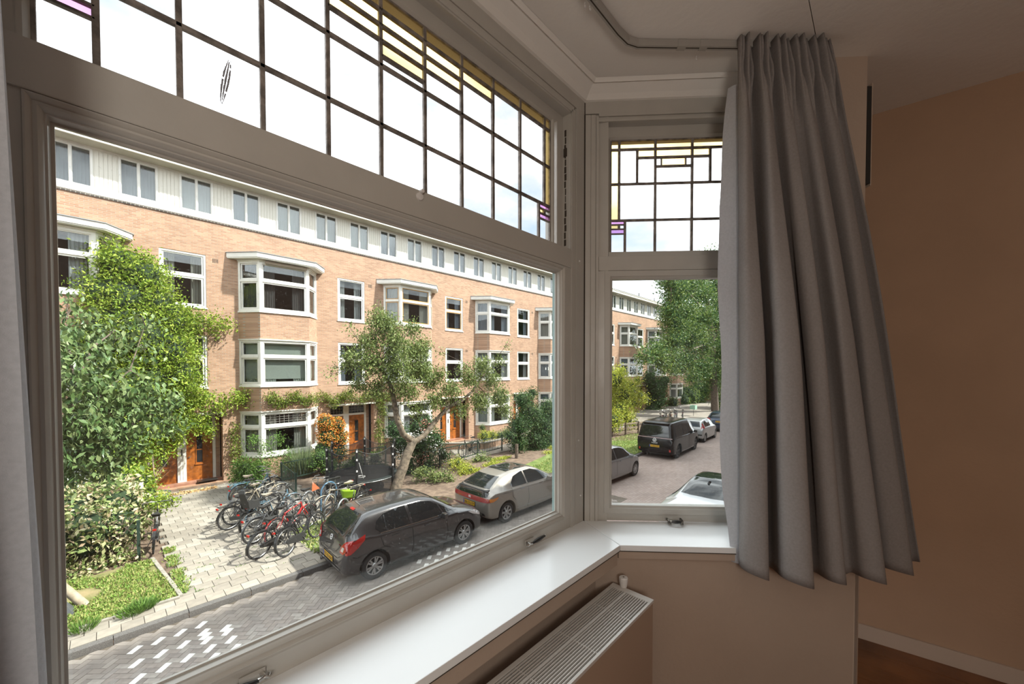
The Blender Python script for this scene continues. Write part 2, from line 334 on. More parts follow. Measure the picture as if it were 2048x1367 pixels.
# architrave over window 1 and 2
b = MB()
pbox(b, P1, -1.0, 1.60, Z(1.27), Z(1.285), -.05, .004); pbox(b, P1, -1.0, 1.62, Z(1.285), Z(1.302), -.05, .001); pbox(b, P1, -1.0, 1.63, Z(1.302), Z(1.31), -.05, -.004)
pbox(b, P2, .072, .90, Z(1.272), Z(1.285), -.05, .004); pbox(b, P2, .072, .90, Z(1.285), Z(1.30), -.05, -.006); pbox(b, P2, .072, .90, Z(1.30), Z(1.315), -.05, .002)
struct(b, 'trim_architrave', MAT['paint'], bevel=.0012)
# ---- window 1
def panes_and_cames(win, pl, d, rects, bars):
    for u0, u1, z0, z1, c in rects:
        m = MB(); pbox(m, pl, u0, u1, Z(z0), Z(z1), d-.0015, d+.0015)
        o = m.build('leaded_pane', MAT[c], win)
        if c != 'clear': o['label'] = '%s glass pane' % c
    m = MB()
    for u0, u1, z0, z1 in bars: pbox(m, pl, u0, u1, Z(z0), Z(z1), d-.006, d+.006)
    m.build('lead_cames', MAT['lead'], win, bevel=.0015)
def vb(u, z0, z1, w=.0062): return (u-w, u+w, z0, z1)
def hb(z, u0, u1, w=.0055): return (u0, u1, z-w, z+w)
w1 = thing('window_1', None, None, (.7, 1.15, Z(0)), kind='structure')
GL, GR, GB, GT = -.066, 1.515, -.704, .478
b = MB(); pbox(b, P1, GL-.02, GR+.02, Z(GB-.02), Z(GT+.02), -.033, -.028); b.build('window_pane', MAT['glassw'], w1)
b = MB()
pring(b, P1, -.155, 1.60, SILL, Z(.565), [(0, -.05), (.085, -.05), (.085, -.032), (.060, -.004), (.055, -.002), (0, -.002)])
b.build('sash_frame', MAT['paint'], w1, bevel=.001)
b = MB()  # moulded bead: raised lip, hollow, ogee down to the glass
BL, BR, BB, BT = -.098, 1.545, -.727, .503
pring(b, P1, BL, BR, Z(BB), Z(BT), [(0, -.004), (0, .004), (.003, .0055), (.007, .003), (.011, -.002), (.017, .001), (.022, -.003), (.025, -.010), (.028, -.010), (.031, -.026), (.036, -.027), (.036, -.034), (0, -.034)])
b.build('glazing_bead', MAT['paint'], w1, smooth=True)
b = MB()  # steel-blue spacer of the double glazing
pring(b, P1, GL-.006, GR+.006, Z(GB-.006), Z(GT+.006), [(0, -.034), (.008, -.034), (.008, -.05), (0, -.05)]); b.build('spacer', M('spacer_teal', (.25, .36, .36), .35), w1)
b = MB(); pbox(b, P1, -1.0, 1.60, Z(.505), Z(.598), -.10, .003); b.build('transom', MAT['paint'], w1, bevel=.003)
UL, UR, UT = -.087, 1.501, 1.205
b = MB(); pring(b, P1, -.16, 1.60, Z(.56), Z(1.275), [(0, -.12), (.055, -.12), (.055, -.046), (0, -.046)])
b.build('upper_frame', MAT['paint'], w1, bevel=.001)
b = MB(); pring(b, P1, -.107, 1.52, Z(.54), Z(1.224), [(0, -.05), (0, -.044), (.008, -.044), (.02, -.058), (.02, -.07), (0, -.07)]); b.build('upper_bead', MAT['paint'], w1)
b = MB(); pbox(b, P1, 1.5935, 1.606, Z(.60), Z(1.275), -.05, .0); pbox(b, P1, -1.0, 1.6, Z(1.262), Z(1.275), -.05, 0); b.build('jamb_lining', MAT['paint'], w1)
b = MB()
for k in range(16): q = Z(.62+k*.036); pbox(b, P1, 1.5905, 1.594, q, q+.03, -.034+random.uniform(-.003, .003), -.026+random.uniform(-.003, .002))
pbox(b, P1, 1.589, 1.594, Z(1.06), Z(1.10), -.04, -.022); b.build('jamb_crack', MAT['crack'], w1)
vs_ = [-.046, .126, .292, .458, .624, .790, .956, 1.122, 1.288, 1.46]
rects, bars = [], []
zr = [.56, .793, .982]
nst = {(.624): 4, (.790): 3, (.458): 3, (.956): 2, (.292): 2, (1.122): 1, (.126): 1, (1.288): 1, (-.046): 1}
for i in range(len(vs_)-1):
    a, c = vs_[i], vs_[i+1]; k = nst[a]; zt = UT-.048*k
    lo_a = 1.419 if False else a
    rects += [(a, c, zr[1], zr[2], 'clear'), (a, c, zr[2], zt, 'clear')]
    if i == 0: rects.append((-.005, c, zr[0], zr[1], 'clear'))
    elif i == len(vs_)-2: rects.append((a, 1.419, zr[0], zr[1], 'clear'))
    else: rects.append((a, c, zr[0], zr[1], 'clear'))
    for s_ in range(k): rects.append((a, c, UT-.048*(s_+1), UT-.048*s_, 'yellow')); bars.append(hb(UT-.048*(s_+1), a, c))
for (a, c) in ((UL, -.046), (1.46, UR)): rects += [(a, c, .793, .982, 'yellow'), (a, c, .982, 1.157, 'yellow'), (a, c, 1.157, UT, 'yellow')]; bars.append(hb(1.157, a, c))
for (a, c, q) in ((UL, -.005, -.046), (1.419, UR, 1.46)):
    rects += [(a, c, .768, .793, 'pink'), (a, q, .745, .768, 'yellow'), (q, c, .745, .768, 'clear'), (a, c, .72, .745, 'pink'), (a, c, .56, .72, 'clear')]
    bars += [hb(.768, a, c, .003), hb(.745, a, c, .003), hb(.72, a, c, .003), vb(q, .745, .768)]
bars += [vb(u, zr[0] if 0 < i < 9 else .793, UT) for i, u in enumerate(vs_)]+[vb(-.005, .56, .793), vb(1.419, .56, .793), vb(UL, .56, UT, .004), vb(UR, .56, UT, .004)]
bars += [hb(.793, UL, UR), hb(.982, UL, UR), hb(UT, UL, UR, .003)]
panes_and_cames(w1, P1, -.06, rects, bars)
# smear shaped like a feather on the upper glass
b = MB(); f0 = PY(459, 122, 1.176); f1 = PY(441, 216, 1.176); n = 26
for k in range(n):
    t = k/n; p = f0.lerp(f1, t); hw = .0105*math.sin(PI*min(1, (t+.06)*.97))**.7*(1-.35*t)
    for s_ in range(3):
        if random.random() < .92: b.box(p.x-hw+hw*.66*s_+random.uniform(0, .001), p.x-hw+hw*.66*(s_+.8), 1.1755, 1.1765, p.z-.0026, p.z+.0018)
b.build('feather_smear', M('grey_smear', (.25, .25, .27), .8), w1)
# finger cup on transom
cp = thing('sash_knob', 'small white painted sash knob on the big window transom', 'knob', (.726, 1.117, Z(.58)))
b = MB(); b.lathe([(0, -.018), (.006, -.016), (.0075, -.006), (.006, 0)], (.73, 1.117, Z(.592)), 'y', 12); b.lathe([(0, -.006), (.012, -.005), (.013, 0)], (.726, 1.117, Z(.576)), 'y', 14); b.build('knob_body', MAT['knob'], cp, smooth=True)
# ---- window 2
w2 = thing('window_2', None, None, (C0.x+.4*D2.x, C0.y+.4*D2.y, Z(0)), kind='structure')
b = MB(); pbox(b, P2, .13, .81, Z(-.745), Z(.495), -.034, -.028); b.build('window_pane', MAT['glassw'], w2)
b = MB(); pring(b, P2, .106, .835, Z(-.752), Z(.512), [(0, -.04), (0, -.001), (.028, -.001), (.030, -.006), (.041, -.012), (.041, -.05), (0, -.05)]); b.build('sash_frame', MAT['paint'], w2, bevel=.001)
b = MB(); pbox(b, P2, .074, .87, SILL, Z(-.752), -.06, -.012); pbox(b, P2, .074, .105, Z(-.752), Z(.512), -.06, -.014); pbox(b, P2, .836, .87, Z(-.752), Z(.512), -.06, -.014); b.build('lower_frame', MAT['paint'], w2, bevel=.001)
b = MB(); pbox(b, P2, .074, .87, Z(.514), Z(.588), -.10, -.004); b.build('transom', MAT['paint'], w2, bevel=.002)
b = MB(); pring(b, P2, .074, .87, Z(.57), Z(1.272), [(0, -.12), (.052, -.12), (.052, -.046), (0, -.046)]); pring(b, P2, .124, .82, Z(.588), Z(1.225), [(0, -.05), (0, -.042), (.006, -.042), (.02, -.06), (.02, -.07), (0, -.07)]); b.build('upper_frame', MAT['paint'], w2, bevel=.001)
b = MB(); pbox(b, P2, .87, .96, SILL-.02, Z(1.31), -.12, 0); b.build('side_casing', MAT['paint'], w2)
rects, bars = [], []
A, B, C, D_ = .146, .189, .376, .565
B2, A2 = .752, .795
rects += [(A, B, 1.16, 1.206, 'yellow'), (A, B, .98, 1.16, 'yellow'), (A, B, .79, .98, 'yellow'), (B, C, 1.16, 1.206, 'yellow'), (C, D_, 1.16, 1.206, 'yellow'), (D_, B2, 1.16, 1.206, 'yellow'), (B2, A2, 1.16, 1.206, 'yellow'), (B2, A2, .98, 1.16, 'yellow'), (B2, A2, .79, .98, 'yellow'),
          (B, .282, .98, 1.16, 'clear'), (.282, C, 1.115, 1.16, 'yellow'), (.282, C, .98, 1.115, 'clear'), (C, D_, 1.115, 1.16, 'yellow'), (C, .407, 1.068, 1.115, 'clear'), (.407, .532, 1.068, 1.115, 'yellow'), (.532, D_, 1.068, 1.115, 'clear'),
          (C, D_, .98, 1.068, 'clear'), (D_, .657, 1.115, 1.16, 'yellow'), (D_, .657, .98, 1.115, 'clear'), (.657, B2, .98, 1.16, 'clear'),
          (B, C, .79, .98, 'clear'), (C, D_, .79, .98, 'clear'), (D_, B2, .79, .98, 'clear'), (.22, C, .605, .79, 'clear'), (C, D_, .605, .79, 'clear'), (D_, .72, .605, .79, 'clear')]
for (a, c, q) in ((A, .22, B), (.72, A2, B2)):
    rects += [(a, c, .768, .79, 'pink'), (a, q, .745, .768, 'yellow'), (q, c, .745, .768, 'clear'), (a, c, .72, .745, 'pink'), (a, c, .605, .72, 'clear')]
    bars += [hb(.768, a, c, .003), hb(.745, a, c, .003), hb(.72, a, c, .003), vb(q, .745, .768), vb(c if a == A else a, .605, .79)]
bars += [vb(A, .605, 1.206, .003), vb(A2, .605, 1.206, .003), vb(B, .79, 1.206), vb(B2, .79, 1.206), vb(C, .605, 1.206), vb(D_, .605, 1.206), vb(.282, .98, 1.16), vb(.657, .98, 1.16), vb(.407, 1.068, 1.115, .0035), vb(.532, 1.068, 1.115, .0035),
         hb(1.16, A, A2), hb(1.115, .282, .657), hb(1.068, C, D_), hb(.98, A, A2), hb(.79, A, A2), hb(1.206, A, A2, .003)]
panes_and_cames(w2, P2, -.06, rects, bars)
# ---- window sills (mitred boards)
c1 = Vector((1.589, .84, 0))
s1 = MB(); s1.prism([(-1.2, 1.14), (1.716, 1.14), (1.717, 1.118), (1.587, .8415), (-1.2, .84)], SILL-.026, SILL)
tag(s1.build('window_sill', MAT['sill'], bevel=.002), 'long glossy white window sill board under the big street window', 'window sill')
e1 = C0+D2*.95+N2*.02; e2 = C0-N2*.28+D2*1.02
s2 = MB(); s2.prism([(1.7195, 1.118), (e1.x, e1.y), (e2.x, e2.y), (1.590, .8405)], SILL-.026, SILL)
tag(s2.build('window_sill', MAT['sill'], bevel=.002), 'short white window sill board under the narrow side window', 'window sill')
b = MB(); b.box(-1.2, 1.57, .846, .93, SILL-.085, SILL-.030)
q = [C0-N2*.274+D2*t for t in (-.0, 1.10)]; q0 = Vector((1.585, .846, 0))
b.prism([(q0.x, q0.y), (q[1].x, q[1].y), (q[1].x+N2.x*.08, q[1].y+N2.y*.08), (1.63, .92)], SILL-.06, SILL-.028)
struct(b, 'trim_apron', MAT['wall'])
b = MB(); b.box(-1.2, 1.588, .841, .8435, SILL-.0285, SILL-.0255); pbox(b, Pl((1.59, .8405), D2, -N2), 0, 1.0, SILL-.0285, SILL-.0255, -.002, .0015); struct(b, 'trim_sill_shadow_gap', MAT['crack'])
# ---- walls under the sills
b = MB(); b.box(-2.6, 1.7, .93, 1.10, FLOOR-.1, SILL-.027); struct(b, 'wall_front', MAT['wall'])
nw = E2-.03-.27; cb = Vector((2.272, .071, 0)); k0 = Vector(((nw-.6493*.99)/.7605, .99, 0))
b = MB(); b.prism([(k0.x, k0.y), (cb.x, cb.y), (cb.x+.16, cb.y+.17), (2.42, .36), (2.34, .41), (1.74, 1.11)], FLOOR-.1, SILL-.03); struct(b, 'wall_bay_side', MAT['wall'])
b = MB(); b.prism([(cb.x-.0015, cb.y-.002), (cb.x+.002, cb.y-.001), (cb.x+.006, cb.y+.01), (cb.x, cb.y+.005)], FLOOR, SILL-.03); struct(b, 'trim_corner_bead', MAT['skirt'])
pa = C0+D2*.92-N2*.154
b = MB(); b.prism([(pa.x, pa.y), (2.419, .063), (2.50, .16), (2.60, .62), (2.35, .52), (C0.x+D2.x*.95+.02, C0.y+D2.y*.95+.02)], SILL-.03, CEIL+.01); struct(b, 'wall_pier', MAT['wall'])
b = MB(); b.prism([(2.419, .063), (2.425, .06), (2.52, .15), (2.50, .16)], FLOOR, SILL); struct(b, 'wall_pier_foot', MAT['wall'])
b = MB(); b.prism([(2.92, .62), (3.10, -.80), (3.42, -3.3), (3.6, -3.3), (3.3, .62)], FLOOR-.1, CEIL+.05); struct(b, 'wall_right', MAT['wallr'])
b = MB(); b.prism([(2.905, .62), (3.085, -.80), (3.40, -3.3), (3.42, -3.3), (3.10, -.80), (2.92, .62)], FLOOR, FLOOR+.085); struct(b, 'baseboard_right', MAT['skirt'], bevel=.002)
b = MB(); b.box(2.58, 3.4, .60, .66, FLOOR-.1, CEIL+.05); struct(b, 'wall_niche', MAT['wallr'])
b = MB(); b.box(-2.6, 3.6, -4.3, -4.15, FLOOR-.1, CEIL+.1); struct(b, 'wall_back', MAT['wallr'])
b = MB(); b.box(-2.75, -2.6, -4.3, 1.3, FLOOR-.1, CEIL+.1); b.box(3.4, 3.55, -4.3, -3.2, FLOOR-.1, CEIL+.1); b.box(-2.6, -.16, 1.12, 1.25, FLOOR-.1, CEIL+.05); struct(b, 'wall_left', MAT['wall'])
# black panel on the niche wall, almost edge-on
tp = thing('wall_panel', 'narrow black panel with pale edge on the brown side wall, beside the pier', 'panel', (2.44, .07, Z(1.1)))
p0 = PZ(1736, 187, Z(1.5)); b = MB(); b.prism([(2.4205, .0615), (2.4345, .047), (2.47, .085), (2.455, .10)], Z(.855), Z(1.295)); b.build('panel_board', MAT['black'], tp)
b = MB(); b.prism([(2.4350, .0465), (2.4375, .044), (2.473, .082), (2.4705, .0845)], Z(.845), Z(1.31)); b.build('panel_edge', MAT['skirt'], tp)
# ---- radiator
rd = thing('radiator', 'beige panel radiator with slotted white top grille under the sill', 'radiator', (.8, .76, FLOOR+.2))
RT = Z(-.95); RX0, RX1, RY0, RY1 = .1, 1.545, .668, .853
b = MB(); b.box(RX0, RX1-.012, RY0, RY0+.004, FLOOR+.16, RT-.012); b.build('front_panel', MAT['radp'], rd, bevel=.002)
b = MB(); b.box(RX0, RX1, RY1-.012, RY1, FLOOR+.16, RT-.006); b.build('rear_panel', MAT['radp'], rd)
b = MB(); b.box(RX1-.012, RX1, RY0+.001, RY1, FLOOR+.16, RT-.008); b.build('side_panel', MAT['radp'], rd, bevel=.002)
b = MB(); b.box(RX0, RX1-.03, RY0+.05, RY0+.055, FLOOR+.2, RT-.03); b.box(RX0, RX1-.03, RY0+.10, RY0+.105, FLOOR+.2, RT-.03); b.box(RX0, RX1, RY0+.01, RY1-.012, RT-.06, RT-.055); b.build('convector_fins', MAT['radin'], rd)
b = MB(); b.box(RX1-.028, RX1+.002, RY0-.002, RY1, RT-.012, RT); b.box(RX0, RX1-.028, RY0-.002, RY0+.008, RT-.012, RT); b.box(RX0, RX1-.028, RY1-.016, RY1, RT-.012, RT-.001); b.build('grille_frame', MAT['rad'], rd, bevel=.001)
for k in range(15):
    yy = RY0+.018+k*.0102+(.0015 if k > 9 else -.001 if k < 9 else 0)
    wd = .0045 if k == 9 else .0016
    b = MB(); b.box(RX0, RX1-.03, yy-wd, yy+wd, RT-.010, RT-.001); b.build('grille_slat', MAT['rad'], rd)
for k in range(8):
    xx = 1.36-k*.235; b = MB(); b.box(xx-.0015, xx+.0015, RY0+.008, RY1-.016, RT-.007, RT-.004); b.build('grille_crossbar', MAT['rad'], rd)
vp = PZ(1247, 1172, RT); vk = thing('radiator_valve', 'white faceted radiator valve knob beside the grille end', 'valve', (vp.x, vp.y, RT-.03))
b = MB()
vs = []
for h, r in ((0, .013), (.004, .0155), (.030, .0195), (.040, .0195), (.044, .017)):
    for k in range(20): a = 2*PI*k/20; rr = r*(1-.07*(k % 4 == 0)); vs.append((vp.x+rr*math.cos(a), vp.y+rr*math.sin(a), RT-.002+h))
b.add(vs, [(j*20+k, j*20+(k+1) % 20, (j+1)*20+(k+1) % 20, (j+1)*20+k) for j in range(4) for k in range(20)]+[tuple(range(80, 100))]); b.build('valve_knob', MAT['knob'], vk)
b = MB(); b.lathe([(0, .044), (.004, .0435), (.005, .042)], (vp.x, vp.y, RT-.001), 'z', 10); b.build('valve_screw', MAT['chrome'], vk)
b = MB(); b.tube([(vp.x, vp.y, RT-.14), (vp.x, vp.y, RT)], .009, 10); b.build('valve_stem', MAT['chrome'], vk)
# ---- window latches
def latch(label, c, ud, nd, flip=1):
    t = thing('window_latch', label, 'latch', c); c = Vector(c); ud = Vector(ud); nd = Vector(nd); zz = Vector((0, 0, 1))
    b = MB(); b.obox(c+nd*.002, ud, zz, nd, .028, .012, .002); b.build('latch_plate', MAT['paint'], t, bevel=.001)
    b = MB(); b.tube([c+nd*.002-ud*.02*flip, c+nd*.022-ud*.02*flip, c+nd*.026-ud*.006*flip], .0055, 8); b.tube([c-ud*.036*flip+nd*.014-zz*.004, c-ud*.03*flip+nd*.02-zz*.007, c-ud*.02*flip+nd*.022], .005, 8); b.build('latch_pivot', MAT['chrome'], t, smooth=True)
    b = MB(); pts = [c+nd*.026+ud*flip*(-.008+.012*k)+zz*.001*k for k in range(8)]; b.tube(pts, [.004, .0055, .0075, .0085, .0088, .008, .0065, .0045], 10); b.build('latch_grip', MAT['black'], t, smooth=True)
    b = MB(); b.tube([pts[-1], pts[-1]+ud*flip*.007], .006, 10); b.build('latch_tip', MAT['chrome'], t, smooth=True)
q = PY(1064, 1078, 1.10); latch('black and chrome window latch near the corner end of the big sash', (q.x, 1.118, Z(-.758)), (1, 0, 0), (0, -1, 0))
q = PY(508, 1350, 1.10); latch('black and chrome window latch at the left end of the big sash', (q.x, 1.118, Z(-.760)), (1, 0, 0), (0, -1, 0), -1)
q = PN(1350, 1040, N2, E2-.06)
t = thing('window_latch', 'paint-chipped black grip handle under the narrow side window', 'latch', (q.x, q.y, Z(-.77)))
c = Vector((q.x, q.y, Z(-.770)))
b = MB(); b.tube([c-D2*.035+N2*.02, c-D2*.033-N2*.012, c-D2*.02-N2*.02], .006, 8); b.tube([c+D2*.035+N2*.02, c+D2*.033-N2*.012, c+D2*.02-N2*.02], .006, 8)
for s_ in (-1, 1): b.obox(c+D2*.03*s_-Vector((0, 0, .008))-N2*.006, D2, Vector((0, 0, 1)), N2, .006, .008, .012)
b.build('handle_bracket', M('chipped_chrome', (.35, .31, .26), .3, .9, var=.9, vscale=90, col2=(.03, .03, .03)), t, smooth=True)
b = MB(); b.tube([c+D2*(-.022+.0063*k)-N2*.02 for k in range(8)], [.005, .0065, .008, .0085, .0085, .008, .0065, .005], 10); b.build('handle_grip', MAT['black'], t, smooth=True)
# ---- curtain rail
rr = thing('curtain_rail', 'grey metal curtain rail bent round the bay ceiling', 'curtain rail', (1.6, .8, Z(1.41)))
ra = Vector((1.03, .87, 0)); rb = Vector((1.60, .80, 0)); rc = Vector((2.24, .16, 0))
path = [Vector((-1, .86, 0)), Vector((1.24, .835, 0))]
pth = [Vector((-1.2, .82, 0)), Vector((1.50, .815, 0)), Vector((1.57, .808, 0)), Vector((1.615, .785, 0)), Vector((1.655, .745, 0)), Vector((1.70, .70, 0)), Vector((2.17, .222, 0))]
def ribbon(mb, pts, w, z0, z1, off=0):
    n = len(pts); vs = []
    for i, p in enumerate(pts):
        d = (pts[min(i+1, n-1)]-pts[max(i-1, 0)]).normalized(); s_ = Vector((-d.y, d.x, 0))
        for a, zz in ((-w+off, z0), (w+off, z0), (w+off, z1), (-w+off, z1)): vs.append(p+s_*a+Vector((0, 0, zz)))
    mb.add(vs, [(i*4+k, i*4+(k+1) % 4, (i+1)*4+(k+1) % 4, (i+1)*4+k) for i in range(n-1) for k in range(4)]+[(0, 1, 2, 3), ((n-1)*4+3, (n-1)*4+2, (n-1)*4+1, (n-1)*4)])
b = MB(); ribbon(b, pth, .011, Z(1.402), CEIL); b.build('rail_channel', MAT['rail'], rr)
b = MB(); ribbon(b, pth, .0025, Z(1.4015), Z(1.403)); b.build('rail_slot', MAT['crack'], rr)
for t0, t1 in ((.16, .27), (.45, .55)):
    a0 = pth[5].lerp(pth[6], t0*.5); a1 = pth[5].lerp(pth[6], t1*.5); b = MB(); ribbon(b, [a0, a1], .0125, Z(1.400), CEIL); b.build('rail_joint', MAT['rail'], rr)
for px, py in ((1170, 12), (1393, 118), (1180, 18)):
    g = PZ(px, py, Z(1.393)); b = MB(); b.torus((g.x, g.y, Z(1.393)), .005, .0014, 'y', 12, 5); b.box(g.x-.002, g.x+.002, g.y-.002, g.y+.002, Z(1.397), Z(1.405)); b.build('rail_glider', MAT['knob'], rr)
# ---- curtains
def cloth(name, top, bot, z0, z1, nf, amp_t, amp_b, mat, parent, seed=0, ns=260, nv=60, head=.06, bulge=0, depthdir=None, hemvar=0, fold=None, mats=None):
    rnd = random.Random(seed); ph = [rnd.uniform(-.5, .5) for _ in range(nf+3)]; am = [rnd.uniform(.55, 1.25) for _ in range(nf+3)]
    def poly(P, t):
        t *= len(P)-1; i = min(int(t), len(P)-2); return P[i].lerp(P[i+1], t-i)
    vs = []; W = lambda x: math.sin(x)
    for j in range(nv+1):
        v = j/nv
        for i in range(ns+1):
            s_ = i/ns; vv = v
            base = poly(top, s_).lerp(poly(bot, s_), v**.9)
            tl = (poly(top, min(1, s_+.02))-poly(top, max(0, s_-.02))).normalized(); nn = Vector((tl.y, -tl.x, 0))
            x = s_*nf; k = int(x); fr = x-k
            a_l = (amp_t+(amp_b-amp_t)*min(1, (v-head)/.5 if v > head else 0))*am[k]
            xs = x+.28*ph[k]*math.sin(PI*fr)*(v**.5)
            sh = W(2*PI*xs); sh = math.copysign(abs(sh)**.8, sh)
            off = a_l*sh
            hf = max(0, 1-v/head) if v < head else 0
            pin = math.exp(-((v-head)/.025)**2)
            off = off*(1-.6*pin)*(1 if v >= head else .8)+(.013*math.sin(2*PI*x*3)+.009*math.sin(2*PI*x*5+1))*(1 if v < head else max(0, 1-(v-head)/.10))
            off += .012*math.sin(2*PI*x*2+3*v+ph[k]*4)*min(1, v*3)*am[k]+.004*math.sin(9*v+x*7)
            side = -(.10/nf if 1 else 0)*math.sin(4*PI*xs)*min(1, v*1.6)*am[k]
            p = base+nn*(off+bulge*math.sin(PI*v))+tl*side
            zz = z1+(z0-z1)*v+hemvar*math.sin(2*PI*x+1)*v**4
            vs.append((p.x, p.y, zz+(.004*math.sin(2*PI*x*3) if v == 0 else 0)))
    n1 = ns+1; mb = MB(); mb.add(vs, [(j*n1+i, j*n1+i+1, (j+1)*n1+i+1, (j+1)*n1+i) for j in range(nv) for i in range(ns)])
    o = mb.build(name, mat, parent, smooth=True, fix=False)
    for p in o.data.polygons: p.use_smooth = True
    return o
ct = thing('curtain', 'gathered grey linen curtain with pleated header beside the narrow window', 'curtain', (2.1, .3, Z(.3)))
V = lambda x, y: Vector((x, y, 0))
top = [V(1.905, .470), V(1.99, .375), V(2.08, .28), V(2.175, .18)]
bot = [V(1.90, .44), V(1.94, .31), V(2.02, .16), V(2.14, .06), V(2.30, -.02), V(2.47, -.14)]
cl = cloth('curtain_cloth', top, bot, Z(-.865), Z(1.424), 5, .030, .092, MAT['curtain'], ct, seed=11, hemvar=.016, ns=340)
sm = cl.modifiers.new('thick', 'SOLIDIFY'); sm.thickness = .0025
# pale return edge of the curtain facing the side window
b = MB(); n = 40; vs = []
for j in range(n+1):
    v = j/n; z = Z(1.25)+(Z(-.86)-Z(1.25))*v
    a = Vector((1.932, .455, 0)).lerp(Vector((1.935, .41, 0)), v); w_ = .045+.050*min(1, v*4)*(1-max(0, (v-.86)/.14)*.75)
    w_ += .006*math.sin(v*19)
    vs += [(a.x, a.y, z), (a.x-D2.x*w_*.6+N2.x*.01, a.y-D2.y*w_*.6+N2.y*.012, z), (a.x-D2.x*w_+N2.x*.03, a.y-D2.y*w_+N2.y*.03, z)]
b.add(vs, [(j*3+k, j*3+k+1, j*3+k+4, j*3+k+3) for j in range(n) for k in range(2)]); o = b.build('curtain_edge', MAT['lining'], ct, smooth=True, label='pale lining edge')
ct2 = thing('curtain', 'pale grey curtain hanging at the left end of the big window', 'curtain', (-.3, .75, Z(.3)))
top = [V(-.9, .92), V(-.115, .90)]; bot = [V(-.9, .90), V(-.060, .90)]
cl = cloth('curtain_cloth', top, bot, Z(-1.5), Z(1.395), 6, .02, .035, MAT['lining'], ct2, seed=3, ns=200)
# portals for the daylight
for pl, u, z, w_, h_ in ((P1, .72, Z(.25), 1.75, 2.05), (P2, .47, Z(.25), .75, 2.05)):
    pd = bpy.data.lights.new('window_daylight', 'AREA'); po = bpy.data.objects.new('window_daylight', pd); COL.objects.link(po)
    pd.shape = 'RECTANGLE'; pd.size = w_; pd.size_y = h_; pd.cycles.is_portal = True
    q = pl.p(u, z, -.14); po.location = q; po.rotation_euler = (-pl.n).to_track_quat('Z', 'Y').to_euler() if False else pl.n.to_track_quat('-Z', 'Y').to_euler()
CS = .62
# ================================================================== OWN HOUSE, OUTSIDE
MB_BR = brick('house_brick', (.52, .285, .175), (.74, .44, .28), (.56, .46, .37), var=.16)
MAT['brick'] = MB_BR
MAT['own'] = brick('own_house_brick', (.20, .11, .075), (.30, .17, .11), (.22, .18, .15))
MAT['wht'] = M('white_window_paint', (1.2, 1.18, 1.12), .4, var=.05, vscale=3); MAT['cream'] = M('cream_boards', (1.1, 1.06, .95), .55)
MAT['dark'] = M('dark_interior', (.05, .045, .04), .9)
b = MB(); b.box(3.45, 60, .5, .8, 0, 12.9); b.box(-25, -2.75, .5, .8, 0, 12.9); b.box(-2.75, 3.45, .45, .8, Z(1.55), 12.9); b.box(-2.75, 3.45, .62, 1.1, 0, FLOOR-.12); b.box(-25, 60, -9, .5, 12.7, 12.9)
struct(b, 'wall_outer', MAT['own'])
b = MB(); b.prism([(-1.3, 1.2), (1.80, 1.2), (2.42, .5), (-2, .5)], Z(1.54), Z(1.62)); b.build('wall_bay_roof', MAT['wht'])['kind'] = 'structure'
b = MB(); b.prism([(-1.2, 1.25), (1.76, 1.25), (2.35, .62), (-2, .62)], 0, FLOOR-.12); b.build('wall_bay_base', MAT['own'])['kind'] = 'structure'
# ================================================================== ROW OF HOUSES ACROSS THE STREET
FY = 19.7; PER = 6.605; G = .10
K0, K1 = -1, 8
FP = Pl((0, FY), (1, 0), (0, -1))
hb_ = thing('row_house_block', 'long brick terrace with white bay windows and white attic storey across the street', 'building', (0, FY, G))
X0 = [1.41+PER*k for k in range(K0, K1)]
holes = []
for x in X0:
    holes += [(x, x+1.4, 7.18, 9.31), (x, x+1.4, 3.98, 6.07), (x-.45, x+1.86, G, 2.95)]
    for z0, z1 in ((.98, 2.92), (4.02, 5.98), (7.18, 9.26)): holes.append((x+2.62, x+5.45, z0, z1))
XA, XB = X0[0]-2, X0[-1]+6
b = MB(); wall_holes(b, FP, [XA, XB], [0, 10.66], holes, -.35, 0); b.build('brick_wall', MAT['brick'], hb_)
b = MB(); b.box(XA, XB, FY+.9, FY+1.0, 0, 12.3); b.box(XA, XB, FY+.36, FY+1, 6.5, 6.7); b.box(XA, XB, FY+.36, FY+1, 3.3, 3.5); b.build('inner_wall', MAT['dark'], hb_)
b = MB(); b.box(XA, XB, FY-.035, FY+.3, 10.66, 10.74); b.build('dark_brick_ledge', brick('dark_ledge', (.07, .06, .055), (.16, .13, .11), (.4, .37, .33), bw=.11, bh=.08, mw=.012), hb_)
b = MB(); b.box(XA, XB, FY-.03, FY+.3, 10.74, 10.93); b.build('attic_sill_board', MAT['wht'], hb_)
b = MB(); b.box(XA, XB, FY-.01, FY+.2, 12.28, 12.36); b.build('attic_top_board', MAT['wht'], hb_)
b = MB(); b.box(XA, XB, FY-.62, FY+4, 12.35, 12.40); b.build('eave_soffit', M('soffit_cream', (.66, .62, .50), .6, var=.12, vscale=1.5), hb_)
b = MB(); b.box(XA, XB, FY-.66, FY-.60, 12.33, 12.52); b.box(XA, XB, FY-.70, FY-.58, 12.52, 12.60); b.build('eave_fascia', MAT['cream'], hb_, bevel=.005)
b = MB(); b.box(XA, XB, FY-.72, FY+6, 12.60, 12.63); b.build('roof_felt', M('roof_felt', (.12, .12, .12), .9), hb_)
MAT['fglass'] = glass('house_window_glass', (.86, .89, .90), ior=1.75); 
CURT = [M('net_curtain_white', (.72, .72, .70), .9), M('curtain_cream', (.60, .56, .48), .9), M('curtain_grey_blue', (.42, .46, .52), .9), M('curtain_dark', (.16, .14, .13), .9), M('blind_sage', (.55, .58, .50), .9), M('attic_grey_blind', (.36, .38, .42), .6)]
